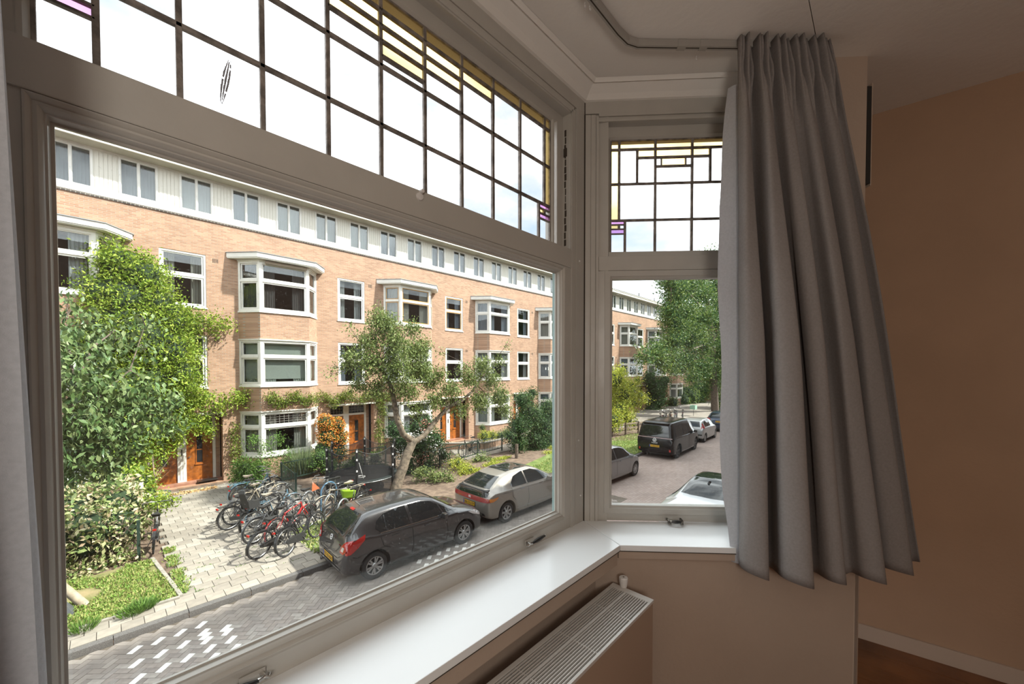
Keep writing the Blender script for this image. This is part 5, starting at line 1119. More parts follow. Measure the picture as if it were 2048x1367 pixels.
    def decal(s, name, poly, d, mat, eps=.006, cell=.10, par=None, label=None):
        """outline laid on the body: d in 'L','R','B','F','T' (side it is seen from)"""
        ax = {'L': ((1, 0, 0), (0, 0, 1), (0, 1, 0)), 'R': ((1, 0, 0), (0, 0, 1), (0, -1, 0)), 'B': ((0, 1, 0), (0, 0, 1), (-1, 0, 0)), 'F': ((0, 1, 0), (0, 0, 1), (1, 0, 0)), 'T': ((1, 0, 0), (0, 1, 0), (0, 0, 1))}[d]
        U, V_, W_ = [Vector(q) for q in ax]; bm = bmesh.new(); f = bm.faces.new([bm.verts.new((x, y, 0)) for x, y in poly])
        x0, x1 = min(p[0] for p in poly), max(p[0] for p in poly); y0, y1 = min(p[1] for p in poly), max(p[1] for p in poly)
        q = x0+cell
        while q < x1: bmesh.ops.bisect_plane(bm, geom=bm.verts[:]+bm.edges[:]+bm.faces[:], plane_co=(q, 0, 0), plane_no=(1, 0, 0)); q += cell
        q = y0+cell
        while q < y1: bmesh.ops.bisect_plane(bm, geom=bm.verts[:]+bm.edges[:]+bm.faces[:], plane_co=(0, q, 0), plane_no=(0, 1, 0)); q += cell
        bmesh.ops.triangulate(bm, faces=[f for f in bm.faces if len(f.verts) > 4])
        for v in bm.verts:
            o = U*v.co.x+V_*v.co.y+W_*8; h, nrm, _, _ = s.bvh.ray_cast(o, -W_)
            if h is None:
                h, nrm, _, _ = s.bvh.find_nearest(U*v.co.x+V_*v.co.y+W_*(s.L if d == 'F' else .9 if d in 'LR' else 0))
                nrm = nrm if nrm.dot(W_) > 0 else -nrm
            v.co = h+nrm*eps
        bmesh.ops.recalc_face_normals(bm, faces=bm.faces)
        for f in bm.faces: f.smooth = True
        me = bpy.data.meshes.new(name); bm.to_mesh(me); bm.free(); me.materials.append(mat); o = bpy.data.objects.new(name, me); COL.objects.link(o); o.parent = par or s.t
        if label: o['label'] = label
        return o
    def both(s, name, poly, mat, **k): s.decal(name, poly, 'R', mat, **k); s.decal(name, poly, 'L', mat, **k)
    def line(s, name, pts, d, mat, w_=.006, eps=.004):
        for a, c in zip(pts[:-1], pts[1:]):
            a, c = Vector(a), Vector(c); t = (c-a).normalized(); n = Vector((-t.y, t.x))*w_; s.decal(name, [tuple(a-n), tuple(c-n), tuple(c+n), tuple(a+n)], d, mat, eps=eps)
    def at(s, x, y, z, d):
        W_ = {'R': Vector((0, -1, 0)), 'L': Vector((0, 1, 0)), 'B': Vector((-1, 0, 0)), 'T': Vector((0, 0, 1)), 'F': Vector((1, 0, 0))}[d]
        p = Vector((x, y, z)); o = p-W_*p.dot(W_)+W_*8; h, n, _, _ = s.bvh.ray_cast(o, -W_); return (h, n) if h is not None else (p, W_)
    def handle(s, x, z, mat, w_=.085):
        for d in 'RL':
            h, n = s.at(x, 0, z, d); b = MB(); b.obox(h+n*.018, (1, 0, 0), n.cross(Vector((1, 0, 0))), n, w_, .013, .009); b.obox(h+n*.008-Vector((w_*.8, 0, 0)), (1, 0, 0), n.cross(Vector((1, 0, 0))), n, .012, .01, .01); b.obox(h+n*.008+Vector((w_*.8, 0, 0)), (1, 0, 0), n.cross(Vector((1, 0, 0))), n, .012, .01, .01); b.build('door_handle', mat, s.t, local=True, bevel=.003)
    def mirror(s, x, z, mat):
        for sy in (-1, 1):
            h, n = s.at(x, 0, z, 'R' if sy < 0 else 'L'); c = h+Vector((0, sy*.13, .03)); b = MB(); b.obox(c, (1, 0, 0), (0, 1, 0), (0, 0, 1), .05, .09, .06); b.tube([h, c-Vector((0, sy*.05, .03))], .02, 6); b.build('wing_mirror', mat, s.t, local=True, bevel=.02)
    def plate(s, z, txt, y=0):
        h, n = s.at(0, y, z, 'B'); n = Vector((-1, 0, max(-.2, n.z*.5))).normalized(); up_ = Vector((0, 1, 0)).cross(n).normalized(); up_ = up_ if up_.z > 0 else -up_
        b = MB(); b.obox(h+n*.012, (0, 1, 0), up_, n, .26, .055, .006); o = b.build('licence_plate', MAT['plate'], s.t, local=True, bevel=.003)
        b = MB(); b.obox(h+n*.0195+Vector((0, .24, 0)), (0, 1, 0), up_, n, .022, .053, .001); b.build('plate_blue_strip', MAT['blue'], o, local=True)
        text_mesh(txt, 'plate_text', MAT['cblack'], .105, o, h+n*.021-Vector((0, .02, 0)), (0, -1, 0), up_, .001)
        b = MB(); b.obox(h+n*.004, (0, 1, 0), up_, n, .28, .07, .006); b.build('plate_holder', MAT['cblack'], s.t, local=True)
    def done(s): s.t.location = s.loc; s.t.rotation_euler = (0, 0, s.rz)
MAT['tyre'] = M('tyre_rubber', (.035, .035, .037), .8); MAT['rim'] = M('alloy_rim', (.62, .63, .64), .3, .7); MAT['rimdark'] = M('dark_rim', (.05, .05, .055), .3, .6); MAT['cblack'] = M('car_black_trim', (.02, .02, .022), .5)
MAT['cglass'] = M('car_glass', (.016, .02, .022), .03, spec=.7); MAT['plate'] = M('plate_yellow', (.85, .47, .02), .45); MAT['blue'] = M('plate_blue', (.03, .07, .45), .4)
MAT['tail'] = M('tail_light_red', (.55, .015, .012), .12, coat=.6); MAT['tailw'] = M('tail_light_clear', (.75, .70, .68), .12, coat=.6); MAT['tailo'] = M('tail_light_orange', (.80, .28, .05), .15, coat=.6); MAT['chr'] = M('car_chrome', (.75, .76, .78), .12, 1); MAT['emb'] = M('emblem_silver', (1.25, 1.25, 1.28), .35)
def cpaint(n, c, metal=.55, r=.28): return M(n, c, r, metal, coat=1, spec=.5)
PB = cpaint('anthracite_paint', (.075, .072, .076), .5); PC = cpaint('champagne_silver_paint', (.42, .385, .34), .45, .32); PG = cpaint('grey_car_paint', (.30, .30, .31), .5, .32); PK = M('gloss_black_paint', (.010, .010, .012), .15, 0, spec=.35); PS = cpaint('silver_car_paint', (.55, .56, .57), .45, .32); PN = cpaint('dark_blue_paint', (.02, .04, .09), .4, .2); PW = cpaint('pearl_white_paint', (.74, .77, .80), .1, .22)
# ---- (1) dark grey hatchback                x   zb   zs    zr    wl   ws   wf
c = Car('hatchback_car', 'dark grey five-door hatchback parked nearest, beside the bicycles', [
    (0, .36, .56, .60, .56, .58, .50), (.04, .28, .70, .76, .74, .72, .66), (.12, .24, .95, 1.03, .82, .80, .70), (.22, .22, .99, 1.14, .845, .825, .69), (.40, .20, 1.0, 1.31, .855, .84, .62), (.58, .19, .99, 1.425, .86, .85, .575), (.75, .18, .96, 1.455, .86, .855, .57), (1.3, .17, .95, 1.488, .86, .86, .575), (1.9, .17, .93, 1.485, .86, .86, .57), (2.3, .17, .915, 1.42, .86, .855, .575), (2.62, .18, .90, 1.26, .858, .85, .60), (2.95, .18, .90, 1.06, .855, .845, .66), (3.15, .19, .885, .985, .85, .835, .70), (3.5, .20, .83, .91, .845, .81, .66), (3.78, .22, .72, .80, .79, .74, .60), (3.94, .26, .60, .66, .66, .62, .52), (4.0, .34, .50, .54, .5, .5, .42)],
    PB, (.70, 3.211), .305, .84, (3.395, 8.985, 0), R(-1.4), 'six2')
g_ = MAT['cglass']
c.decal('rear_window', [(-.58, 1.05), (-.66, 1.08), (-.66, 1.14), (-.53, 1.36), (-.46, 1.405), (.46, 1.405), (.53, 1.36), (.66, 1.14), (.66, 1.08), (.58, 1.05), (.3, 1.005), (-.3, 1.005)], 'B', g_, cell=.06)
c.both('side_window', [(.84, 1.01), (.74, 1.10), (.80, 1.24), (.98, 1.345), (1.30, 1.395), (1.55, 1.40), (1.60, .995)], g_, cell=.08); c.both('side_window', [(1.68, .99), (1.63, 1.40), (1.95, 1.395), (2.25, 1.335), (2.44, 1.22), (2.54, 1.0), (2.4, .97)], g_, cell=.08)
c.both('corner_window', [(2.50, 1.20), (2.60, 1.0), (2.88, .98)], g_, cell=.08); c.both('window_pillar_trim', [(.98, 1.02), (1.01, 1.02), (1.01, 1.33), (.98, 1.32)], MAT['cblack'], eps=.008)
c.decal('windscreen', [(-.60, 1.02), (-.50, 1.38), (.50, 1.38), (.60, 1.02)], 'F', g_, cell=.08)
for s_ in (1, -1):
    d = 'L' if s_ > 0 else 'R'
    c.decal('tail_light', [(.02, .72), (.05, .88), (.16, .96), (.50, 1.06), (.46, .96), (.32, .84), (.16, .73)], d, MAT['tail'], eps=.010, cell=.05)
    c.decal('tail_light_lens', [(s_*.56, .74), (s_*.72, .72), (s_*.82, .84), (s_*.82, 1.0), (s_*.70, .97), (s_*.58, .86)], 'B', MAT['tail'], eps=.011, cell=.05)
    c.decal('reversing_light', [(s_*.60, .77), (s_*.70, .77), (s_*.72, .86), (s_*.63, .86)], 'B', MAT['tailw'], eps=.014, cell=.05)
    c.decal('headlight', [(3.35, .83), (3.62, .80), (3.84, .68), (3.86, .60), (3.70, .66), (3.5, .74)], d, MAT['tailw'], eps=.008, cell=.06)
    c.line('door_gap', [(1.63, .99), (1.66, .5), (1.62, .28)], d, MAT['cblack']); c.line('door_gap', [(2.62, .95), (2.66, .5), (2.6, .28)], d, MAT['cblack']); c.line('door_gap', [(.80, 1.02), (.90, .70), (1.06, .62)], d, MAT['cblack']); c.line('bumper_gap', [(.20, .66), (.30, .62), (.36, .62)], d, MAT['cblack'])
    c.line('window_chrome', [(.84, .995), (1.60, .98), (2.54, .965)], d, MAT['chr'], w_=.007, eps=.008)
    c.decal('sill_trim', [(1.1, .20), (1.1, .23), (2.8, .23), (2.8, .20)], d, MAT['cblack'])
c.line('tailgate_gap', [(-.60, .66), (-.50, .60), (.50, .60), (.60, .66)], 'B', MAT['cblack'])
c.decal('brake_light', [(-.10, 1.40), (-.10, 1.425), (.10, 1.425), (.10, 1.40)], 'B', MAT['tail'], eps=.012)
c.decal('rear_diffuser', [(-.62, .30), (-.62, .40), (.62, .40), (.62, .30)], 'B', MAT['cblack'])
h, n = c.at(0, 0, .90, 'B'); b = MB(); b.lathe([(.046, 0), (.060, 0), (.062, .008), (.046, .01), (.044, 0)], (0, 0, 0), 'z', 24)
mt = Matrix((Vector((0, -1, 0)), Vector((0, 1, 0)).cross(n).normalized()*-1 if False else n.cross(Vector((0, -1, 0))), n)).transposed().to_4x4(); mt.translation = h+n*.004
b.obox((0, 0, .005), Vector((1, .35, 0)).normalized(), Vector((-.35, 1, 0)).normalized(), (0, 0, 1), .045, .006, .004)
o = b.build('round_emblem', MAT['emb'], c.t, local=True); o.data.transform(mt)
c.handle(1.45-.25, .87, PB); c.handle(2.15-.2+.1, .86, PB); c.mirror(2.50, .95, PB); c.plate(.50, 'TT-514-H')
b = MB(); b.tube([(.72, 0, 1.45), (.60, 0, 1.58)], [.008, .004], 6); b.build('roof_aerial', MAT['cblack'], c.t, local=True)
b = MB(); b.lathe([(.03, -.06), (.035, -.06), (.035, .1), (.03, .1)], (.04, .45, .28), 'x', 12); b.build('exhaust', MAT['chr'], c.t, local=True)
c.done()
# ---- (2) champagne hatchback
c = Car('hatchback_car', 'champagne silver sloping hatchback with full-width red rear light band', [
    (0, .38, .62, .68, .60, .62, .52), (.05, .30, .82, .88, .78, .77, .66), (.14, .25, .93, 1.00, .85, .83, .70), (.24, .22, .965, 1.10, .865, .85, .67), (.5, .20, .97, 1.24, .875, .865, .58), (.9, .18, .97, 1.385, .88, .875, .56), (1.4, .17, .96, 1.455, .88, .88, .56), (1.95, .17, .95, 1.46, .88, .88, .56), (2.4, .17, .93, 1.38, .88, .875, .57), (2.8, .18, .91, 1.20, .878, .87, .62), (3.2, .19, .90, 1.01, .875, .86, .68), (3.5, .20, .86, .93, .865, .84, .68), (3.9, .22, .76, .82, .82, .77, .6), (4.15, .27, .62, .68, .68, .62, .5), (4.25, .36, .52, .56, .5, .5, .4)],
    PC, (.78, 3.415), .315, .855, (7.63, 9.10, 0), R(-.5), 'seven')
c.decal('rear_window', [(-.62, 1.09), (-.48, 1.34), (.48, 1.34), (.62, 1.09)], 'B', g_, cell=.05)
c.decal('lower_rear_glass', [(-.72, .885), (-.70, 1.0), (.70, 1.0), (.72, .885), (.5, .87), (-.5, .87)], 'B', g_, cell=.06)
c.decal('tail_light_band', [(-.84, .76), (-.80, .865), (.80, .865), (.84, .76), (.5, .735), (-.5, .735)], 'B', M('dull_red_lamp', (.42, .05, .05), .15, coat=.6), eps=.010, cell=.06)
for s_ in (1, -1):
    d = 'L' if s_ > 0 else 'R'
    c.decal('tail_light', [(.05, .77), (.06, .86), (.42, .885), (.36, .82), (.2, .77)], d, MAT['tailo'], eps=.010, cell=.06)
    c.both('side_window', [(1.06, 1.03), (1.0, 1.10), (1.25, 1.30), (1.62, 1.375), (1.70, 1.375), (1.70, 1.02)], g_, cell=.08) if s_ > 0 else None
    c.both('side_window', [(1.76, 1.02), (1.76, 1.378), (2.1, 1.375), (2.5, 1.27), (2.9, 1.05), (2.88, .99)], g_, cell=.08) if s_ > 0 else None
    c.line('door_gap', [(1.73, 1.02), (1.76, .5), (1.70, .28)], d, MAT['cblack']); c.line('door_gap', [(1.0, 1.02), (1.02, .75), (1.15, .62)], d, MAT['cblack']); c.line('body_crease', [(.6, .93), (3.3, .84)], d, MAT['chr'], w_=.003); c.line('sill_trim', [(1.15, .35), (2.9, .35)], d, MAT['chr'], w_=.008)
b = MB(); h, n = c.at(0, 0, 1.04, 'B'); b.hexa([(h.x-.03, -.66, 1.01), (h.x+.12, -.66, 1.03), (h.x+.12, .66, 1.03), (h.x-.03, .66, 1.01), (h.x-.03, -.66, 1.035), (h.x+.12, -.64, 1.09), (h.x+.12, .64, 1.09), (h.x-.03, .66, 1.035)]); b.build('rear_spoiler', MAT['cblack'], c.t, local=True, bevel=.012)
c.decal('rear_bumper_trim', [(-.70, .34), (-.66, .42), (.66, .42), (.70, .34)], 'B', MAT['cblack'])
c.decal('roof_glass', [(1.15, -.42), (2.05, -.45), (2.05, .45), (1.15, .42)], 'T', g_, cell=.1)
h, n = c.at(0, 0, .80, 'B'); b = MB(); q = h+n*.018
for y in (-.03, .03): b.obox(q+Vector((0, y, 0)), (0, 1, 0), (0, 0, 1), (1, 0, 0), .008, .034, .004)
b.obox(q, (0, 1, 0), (0, 0, 1), (1, 0, 0), .03, .007, .004); b.build('letter_emblem', MAT['emb'], c.t, local=True)
c.handle(1.45, .93, MAT['chr']); c.handle(2.35, .92, MAT['chr']); c.mirror(2.75, .98, PC); c.plate(.62, '06-TG-TP'); c.done()
# ---- (3) small grey hatchback seen from the side
c = Car('hatchback_car', 'small grey hatchback cut by the left edge of the side window', [
    (0, .36, .60, .66, .56, .58, .5), (.05, .28, .86, .95, .76, .74, .66), (.14, .24, .93, 1.15, .80, .79, .64), (.34, .20, .95, 1.40, .82, .81, .60), (.9, .18, .95, 1.475, .82, .82, .59), (1.6, .17, .94, 1.48, .82, .82, .58), (2.1, .17, .92, 1.40, .82, .82, .59), (2.55, .18, .91, 1.16, .82, .81, .63), (2.85, .19, .90, 1.0, .815, .80, .66), (3.15, .20, .85, .93, .80, .78, .62), (3.42, .24, .72, .80, .72, .68, .54), (3.55, .32, .58, .62, .55, .52, .42)],
    PG, (.56, 2.97), .30, .79, (13.15, 8.65, 0), R(-1.0), 'cover')
c.both('side_window', [(.55, 1.02), (.50, 1.30), (.9, 1.40), (1.28, 1.41), (1.28, 1.0)], g_); c.both('side_window', [(1.34, 1.0), (1.34, 1.41), (1.8, 1.385), (2.1, 1.30), (2.48, 1.02), (2.45, .975)], g_)
c.decal('windscreen', [(-.60, 1.03), (-.52, 1.37), (.52, 1.37), (.60, 1.03)], 'F', g_, cell=.08); c.decal('rear_window', [(-.6, 1.02), (-.5, 1.32), (.5, 1.32), (.6, 1.02)], 'B', g_, cell=.08)
for d in 'LR': c.line('door_gap', [(1.31, 1.0), (1.33, .5), (1.30, .28)], d, MAT['cblack']); c.line('door_gap', [(2.50, .95), (2.42, .6), (2.36, .28)], d, MAT['cblack']); c.line('sill_trim', [(.95, .30), (2.5, .30)], d, MAT['chr'], w_=.009)
c.handle(.82, .88, PG); c.handle(1.65, .88, PG); c.mirror(2.35, .95, PG); c.done()
# ---- (4) black van
c = Car('electric_van', 'glossy black van with light bar and orange plate parked in the street', [
    (0, .40, .62, .70, .80, .80, .72), (.04, .32, 1.0, 1.10, .93, .93, .82), (.12, .28, 1.08, 1.50, .96, .95, .80), (.22, .25, 1.10, 1.84, .975, .965, .76), (.5, .22, 1.10, 1.93, .985, .975, .76), (1.5, .20, 1.10, 1.94, .985, .98, .76), (2.8, .20, 1.08, 1.92, .985, .98, .75), (3.3, .20, 1.06, 1.80, .985, .975, .74), (3.8, .21, 1.04, 1.42, .98, .96, .76), (4.2, .22, 1.0, 1.14, .96, .93, .78), (4.5, .26, .88, .98, .88, .84, .7), (4.68, .34, .7, .76, .7, .7, .55), (4.71, .42, .6, .64, .6, .6, .5)],
    PK, (.86, 3.85), .36, .93, (19.95, 8.62, 0), R(2.2), 'dark')
c.decal('rear_window', [(-.74, 1.17), (-.66, 1.72), (.66, 1.72), (.74, 1.17)], 'B', MAT['cglass'], cell=.08)
c.both('side_window', [(.55, 1.16), (.52, 1.66), (1.6, 1.72), (1.6, 1.14)], g_); c.both('side_window', [(1.68, 1.14), (1.68, 1.72), (2.5, 1.71), (2.5, 1.12)], g_); c.both('side_window', [(2.58, 1.12), (2.58, 1.70), (3.1, 1.62), (3.7, 1.18), (3.6, 1.11)], g_)
c.decal('light_bar', [(-.90, 1.08), (-.90, 1.115), (.90, 1.115), (.90, 1.08)], 'B', M('van_light_bar', (.55, .38, .38), .2), eps=.012)
for s_ in (1, -1):
    c.decal('reflector', [(s_*.76, .42), (s_*.84, .42), (s_*.84, .54), (s_*.76, .54)], 'B', MAT['tail'], eps=.012); d = 'L' if s_ > 0 else 'R'; c.line('side_trim', [(.3, 1.12), (4.0, 1.08)], d, MAT['chr'], w_=.006); c.line('sill_trim', [(1.35, .30), (3.35, .30)], d, MAT['chr'], w_=.016)
    c.line('door_gap', [(2.54, 1.1), (2.54, .35)], d, MAT['cblack'])
h, n = c.at(0, 0, .97, 'B'); b = MB(); b.torus((0, 0, 0), .088, .012, 'z', 24, 5)
for sx in (-1, 1): b.obox((sx*.022, .02, 0), Vector((.4*sx, 1, 0)).normalized(), Vector((1, -.4*sx, 0)).normalized(), (0, 0, 1), .035, .006, .005); b.obox((sx*.036, -.012, 0), Vector((.38*sx, 1, 0)).normalized(), Vector((1, -.38*sx, 0)).normalized(), (0, 0, 1), .045, .006, .005); b.obox((sx*.013, -.03, 0), Vector((-.45*sx, 1, 0)).normalized(), Vector((1, .45*sx, 0)).normalized(), (0, 0, 1), .026, .006, .005)
mt = Matrix((Vector((0, -1, 0)), n.cross(Vector((0, -1, 0))), n)).transposed().to_4x4(); mt.translation = h+n*.012; o = b.build('round_emblem', MAT['emb'], c.t, local=True); o.data.transform(mt)
h, n = c.at(0, 0, .82, 'B'); text_mesh('ID.BUZZ', 'tailgate_lettering', MAT['emb'], .085, c.t, h+n*.006, (0, -1, 0), (0, 0, 1), .003)
h, n = c.at(0, 0, 1.30, 'B'); b = MB(); b.obox(h+n*.02, (0, 1, 0), (0, 0, 1), (1, 0, 0), .12, .03, .015); b.build('rear_wiper', MAT['cblack'], c.t, local=True)
b = MB(); b.box(.10, .34, -.70, .70, 1.83, 1.87); b.build('roof_spoiler', PK, c.t, local=True, bevel=.015); c.plate(.66, 'V-502-VZ'); c.mirror(3.35, 1.12, PK); c.done()
# ---- (5) silver small hatchback
c = Car('hatchback_car', 'small silver hatchback parked in front of the black van', [
    (0, .36, .62, .68, .60, .62, .5), (.05, .28, .88, .95, .77, .77, .68), (.14, .24, .94, 1.15, .80, .80, .64), (.34, .20, .95, 1.38, .815, .81, .60), (.9, .18, .95, 1.46, .815, .815, .59), (1.6, .17, .94, 1.46, .815, .815, .58), (2.1, .17, .92, 1.36, .815, .81, .59), (2.5, .18, .91, 1.14, .81, .80, .63), (2.8, .19, .88, .98, .80, .79, .64), (3.1, .21, .80, .88, .77, .75, .6), (3.35, .26, .66, .72, .66, .62, .5), (3.44, .34, .55, .58, .5, .5, .4)],
    PS, (.50, 2.84), .285, .78, (26.1, 8.92, 0), R(1.5), 'cover')
c.both('side_window', [(.50, 1.0), (.50, 1.26), (.8, 1.37), (1.25, 1.39), (1.25, .98)], g_); c.both('side_window', [(1.31, .98), (1.31, 1.39), (1.7, 1.36), (2.1, 1.25), (2.42, .99)], g_); c.decal('rear_window', [(-.6, 1.0), (-.5, 1.33), (.5, 1.33), (.6, 1.0)], 'B', g_, cell=.08)
for s_ in (1, -1): c.decal('tail_light', [(s_*.68, .86), (s_*.66, 1.12), (s_*.56, 1.16), (s_*.56, .9)] if 0 else [(s_*.64, .90), (s_*.79, .90), (s_*.76, 1.05), (s_*.66, 1.05)], 'B', MAT['tail'], eps=.012); d = 'L' if s_ > 0 else 'R'; c.decal('tail_light', [(.10, .92), (.12, 1.14), (.26, 1.22), (.30, .94)], d, MAT['tail'], eps=.012); c.line('door_gap', [(1.28, 1.0), (1.30, .3)], d, MAT['cblack'])
c.decal('rear_bumper_trim', [(-.72, .46), (-.72, .54), (.72, .54), (.72, .46)], 'B', MAT['cblack']); c.handle(1.0, .86, PS); c.handle(1.6, .86, PS); c.done()
# ---- (6) dark blue car behind
c = Car('hatchback_car', 'dark blue car with yellow plate farthest along the street', [
    (0, .36, .66, .72, .62, .64, .54), (.05, .28, .92, 1.0, .84, .82, .72), (.16, .24, .98, 1.2, .87, .85, .68), (.45, .20, 1.0, 1.44, .88, .87, .62), (1.1, .18, 1.0, 1.52, .885, .88, .61), (1.9, .17, .98, 1.50, .885, .88, .61), (2.5, .18, .95, 1.28, .88, .87, .64), (3.0, .19, .93, 1.03, .87, .86, .68), (3.7, .22, .8, .88, .82, .78, .62), (4.2, .32, .6, .64, .6, .55, .45)],
    PN, (.8, 3.4), .32, .86, (31.6, 8.75, 0), R(3), 'five')
c.decal('rear_window', [(-.66, 1.05), (-.54, 1.38), (.54, 1.38), (.66, 1.05)], 'B', MAT['cglass'], cell=.08); c.both('side_window', [(.7, 1.06), (.75, 1.34), (1.2, 1.43), (2.0, 1.40), (2.6, 1.08)], g_)
for s_ in (1, -1): c.decal('tail_light', [(s_*.52, .90), (s_*.80, .92), (s_*.84, 1.03), (s_*.60, 1.0)], 'B', MAT['tail'], eps=.012); c.decal('tail_light', [(.06, .92), (.10, 1.02), (.34, 1.06), (.30, .94)], 'L' if s_ > 0 else 'R', MAT['tail'], eps=.012)
c.plate(.78, '97-LK-XZ'); c.done()
# ---- (7) white coupe-saloon in the near lane
c = Car('saloon_car', 'pearl white sloping saloon seen from above at the bottom of the side window', [
    (0, .42, .74, .80, .70, .72, .60), (.05, .34, .90, .97, .84, .84, .72), (.14, .28, .95, 1.035, .88, .87, .74), (.35, .24, .98, 1.08, .905, .89, .72), (.7, .21, 1.0, 1.15, .92, .905, .66), (1.1, .19, 1.0, 1.28, .93, .915, .60), (1.6, .18, 1.0, 1.42, .94, .92, .56), (2.2, .17, .98, 1.49, .94, .92, .55), (2.7, .17, .96, 1.47, .94, .915, .55), (3.2, .18, .94, 1.32, .93, .91, .58), (3.6, .19, .92, 1.10, .93, .90, .66), (4.1, .21, .84, .93, .90, .86, .7), (4.55, .26, .68, .76, .80, .74, .6), (4.85, .36, .55, .60, .6, .55, .45)],
    PW, (.88, 3.83), .345, .90, (10.35, 3.50, 0), R(1.0), 'five')
c.decal('roof_glass', [(1.92, -.50), (3.0, -.50), (3.0, .50), (1.92, .50)], 'T', g_, cell=.12)
c.decal('rear_window', [(.92, -.56), (1.88, -.50), (1.88, .50), (.92, .56), (.86, .3), (.86, -.3)], 'T', g_, cell=.10)
c.decal('light_bar', [(-.86, .885), (-.84, .945), (.84, .945), (.86, .885)], 'B', M('dark_light_bar', (.10, .07, .075), .2), eps=.010, cell=.08)
for s_ in (1, -1): c.decal('tail_light', [(s_*.66, .87), (s_*.66, .955), (s_*.85, .955), (s_*.86, .87)], 'B', MAT['tail'], eps=.013); c.decal('tail_light', [(.03, .86), (.04, .95), (.24, .96), (.2, .88)], 'L' if s_ > 0 else 'R', MAT['tail'], eps=.012)
c.both('side_window', [(.95, 1.05), (1.2, 1.18), (1.7, 1.33), (2.15, 1.39), (2.15, 1.03)], g_); c.both('side_window', [(2.2, 1.03), (2.2, 1.39), (2.7, 1.37), (3.1, 1.24), (3.45, 1.0)], g_)
b = MB(); h, n = c.at(1.62, 0, 1, 'T'); b.hexa([(1.50, -.03, h.z-.01), (1.72, -.04, h.z), (1.72, .04, h.z), (1.50, .03, h.z-.01), (1.52, -.008, h.z+.055), (1.58, -.01, h.z+.06), (1.58, .01, h.z+.06), (1.52, .008, h.z+.055)]); b.build('shark_fin_aerial', MAT['cblack'], c.t, local=True)
h, n = c.at(.40, 0, 1, 'T'); b = MB(); b.lathe([(0, .004), (.012, .004), (.014, 0)], tuple(h), 'z', 12); b.build('boot_badge', MAT['chr'], c.t, local=True)
c.line('boot_gap', [(.30, -.70), (.62, -.56)], 'T', MAT['cblack'], w_=.003); c.line('boot_gap', [(.30, .70), (.62, .56)], 'T', MAT['cblack'], w_=.003); c.done()
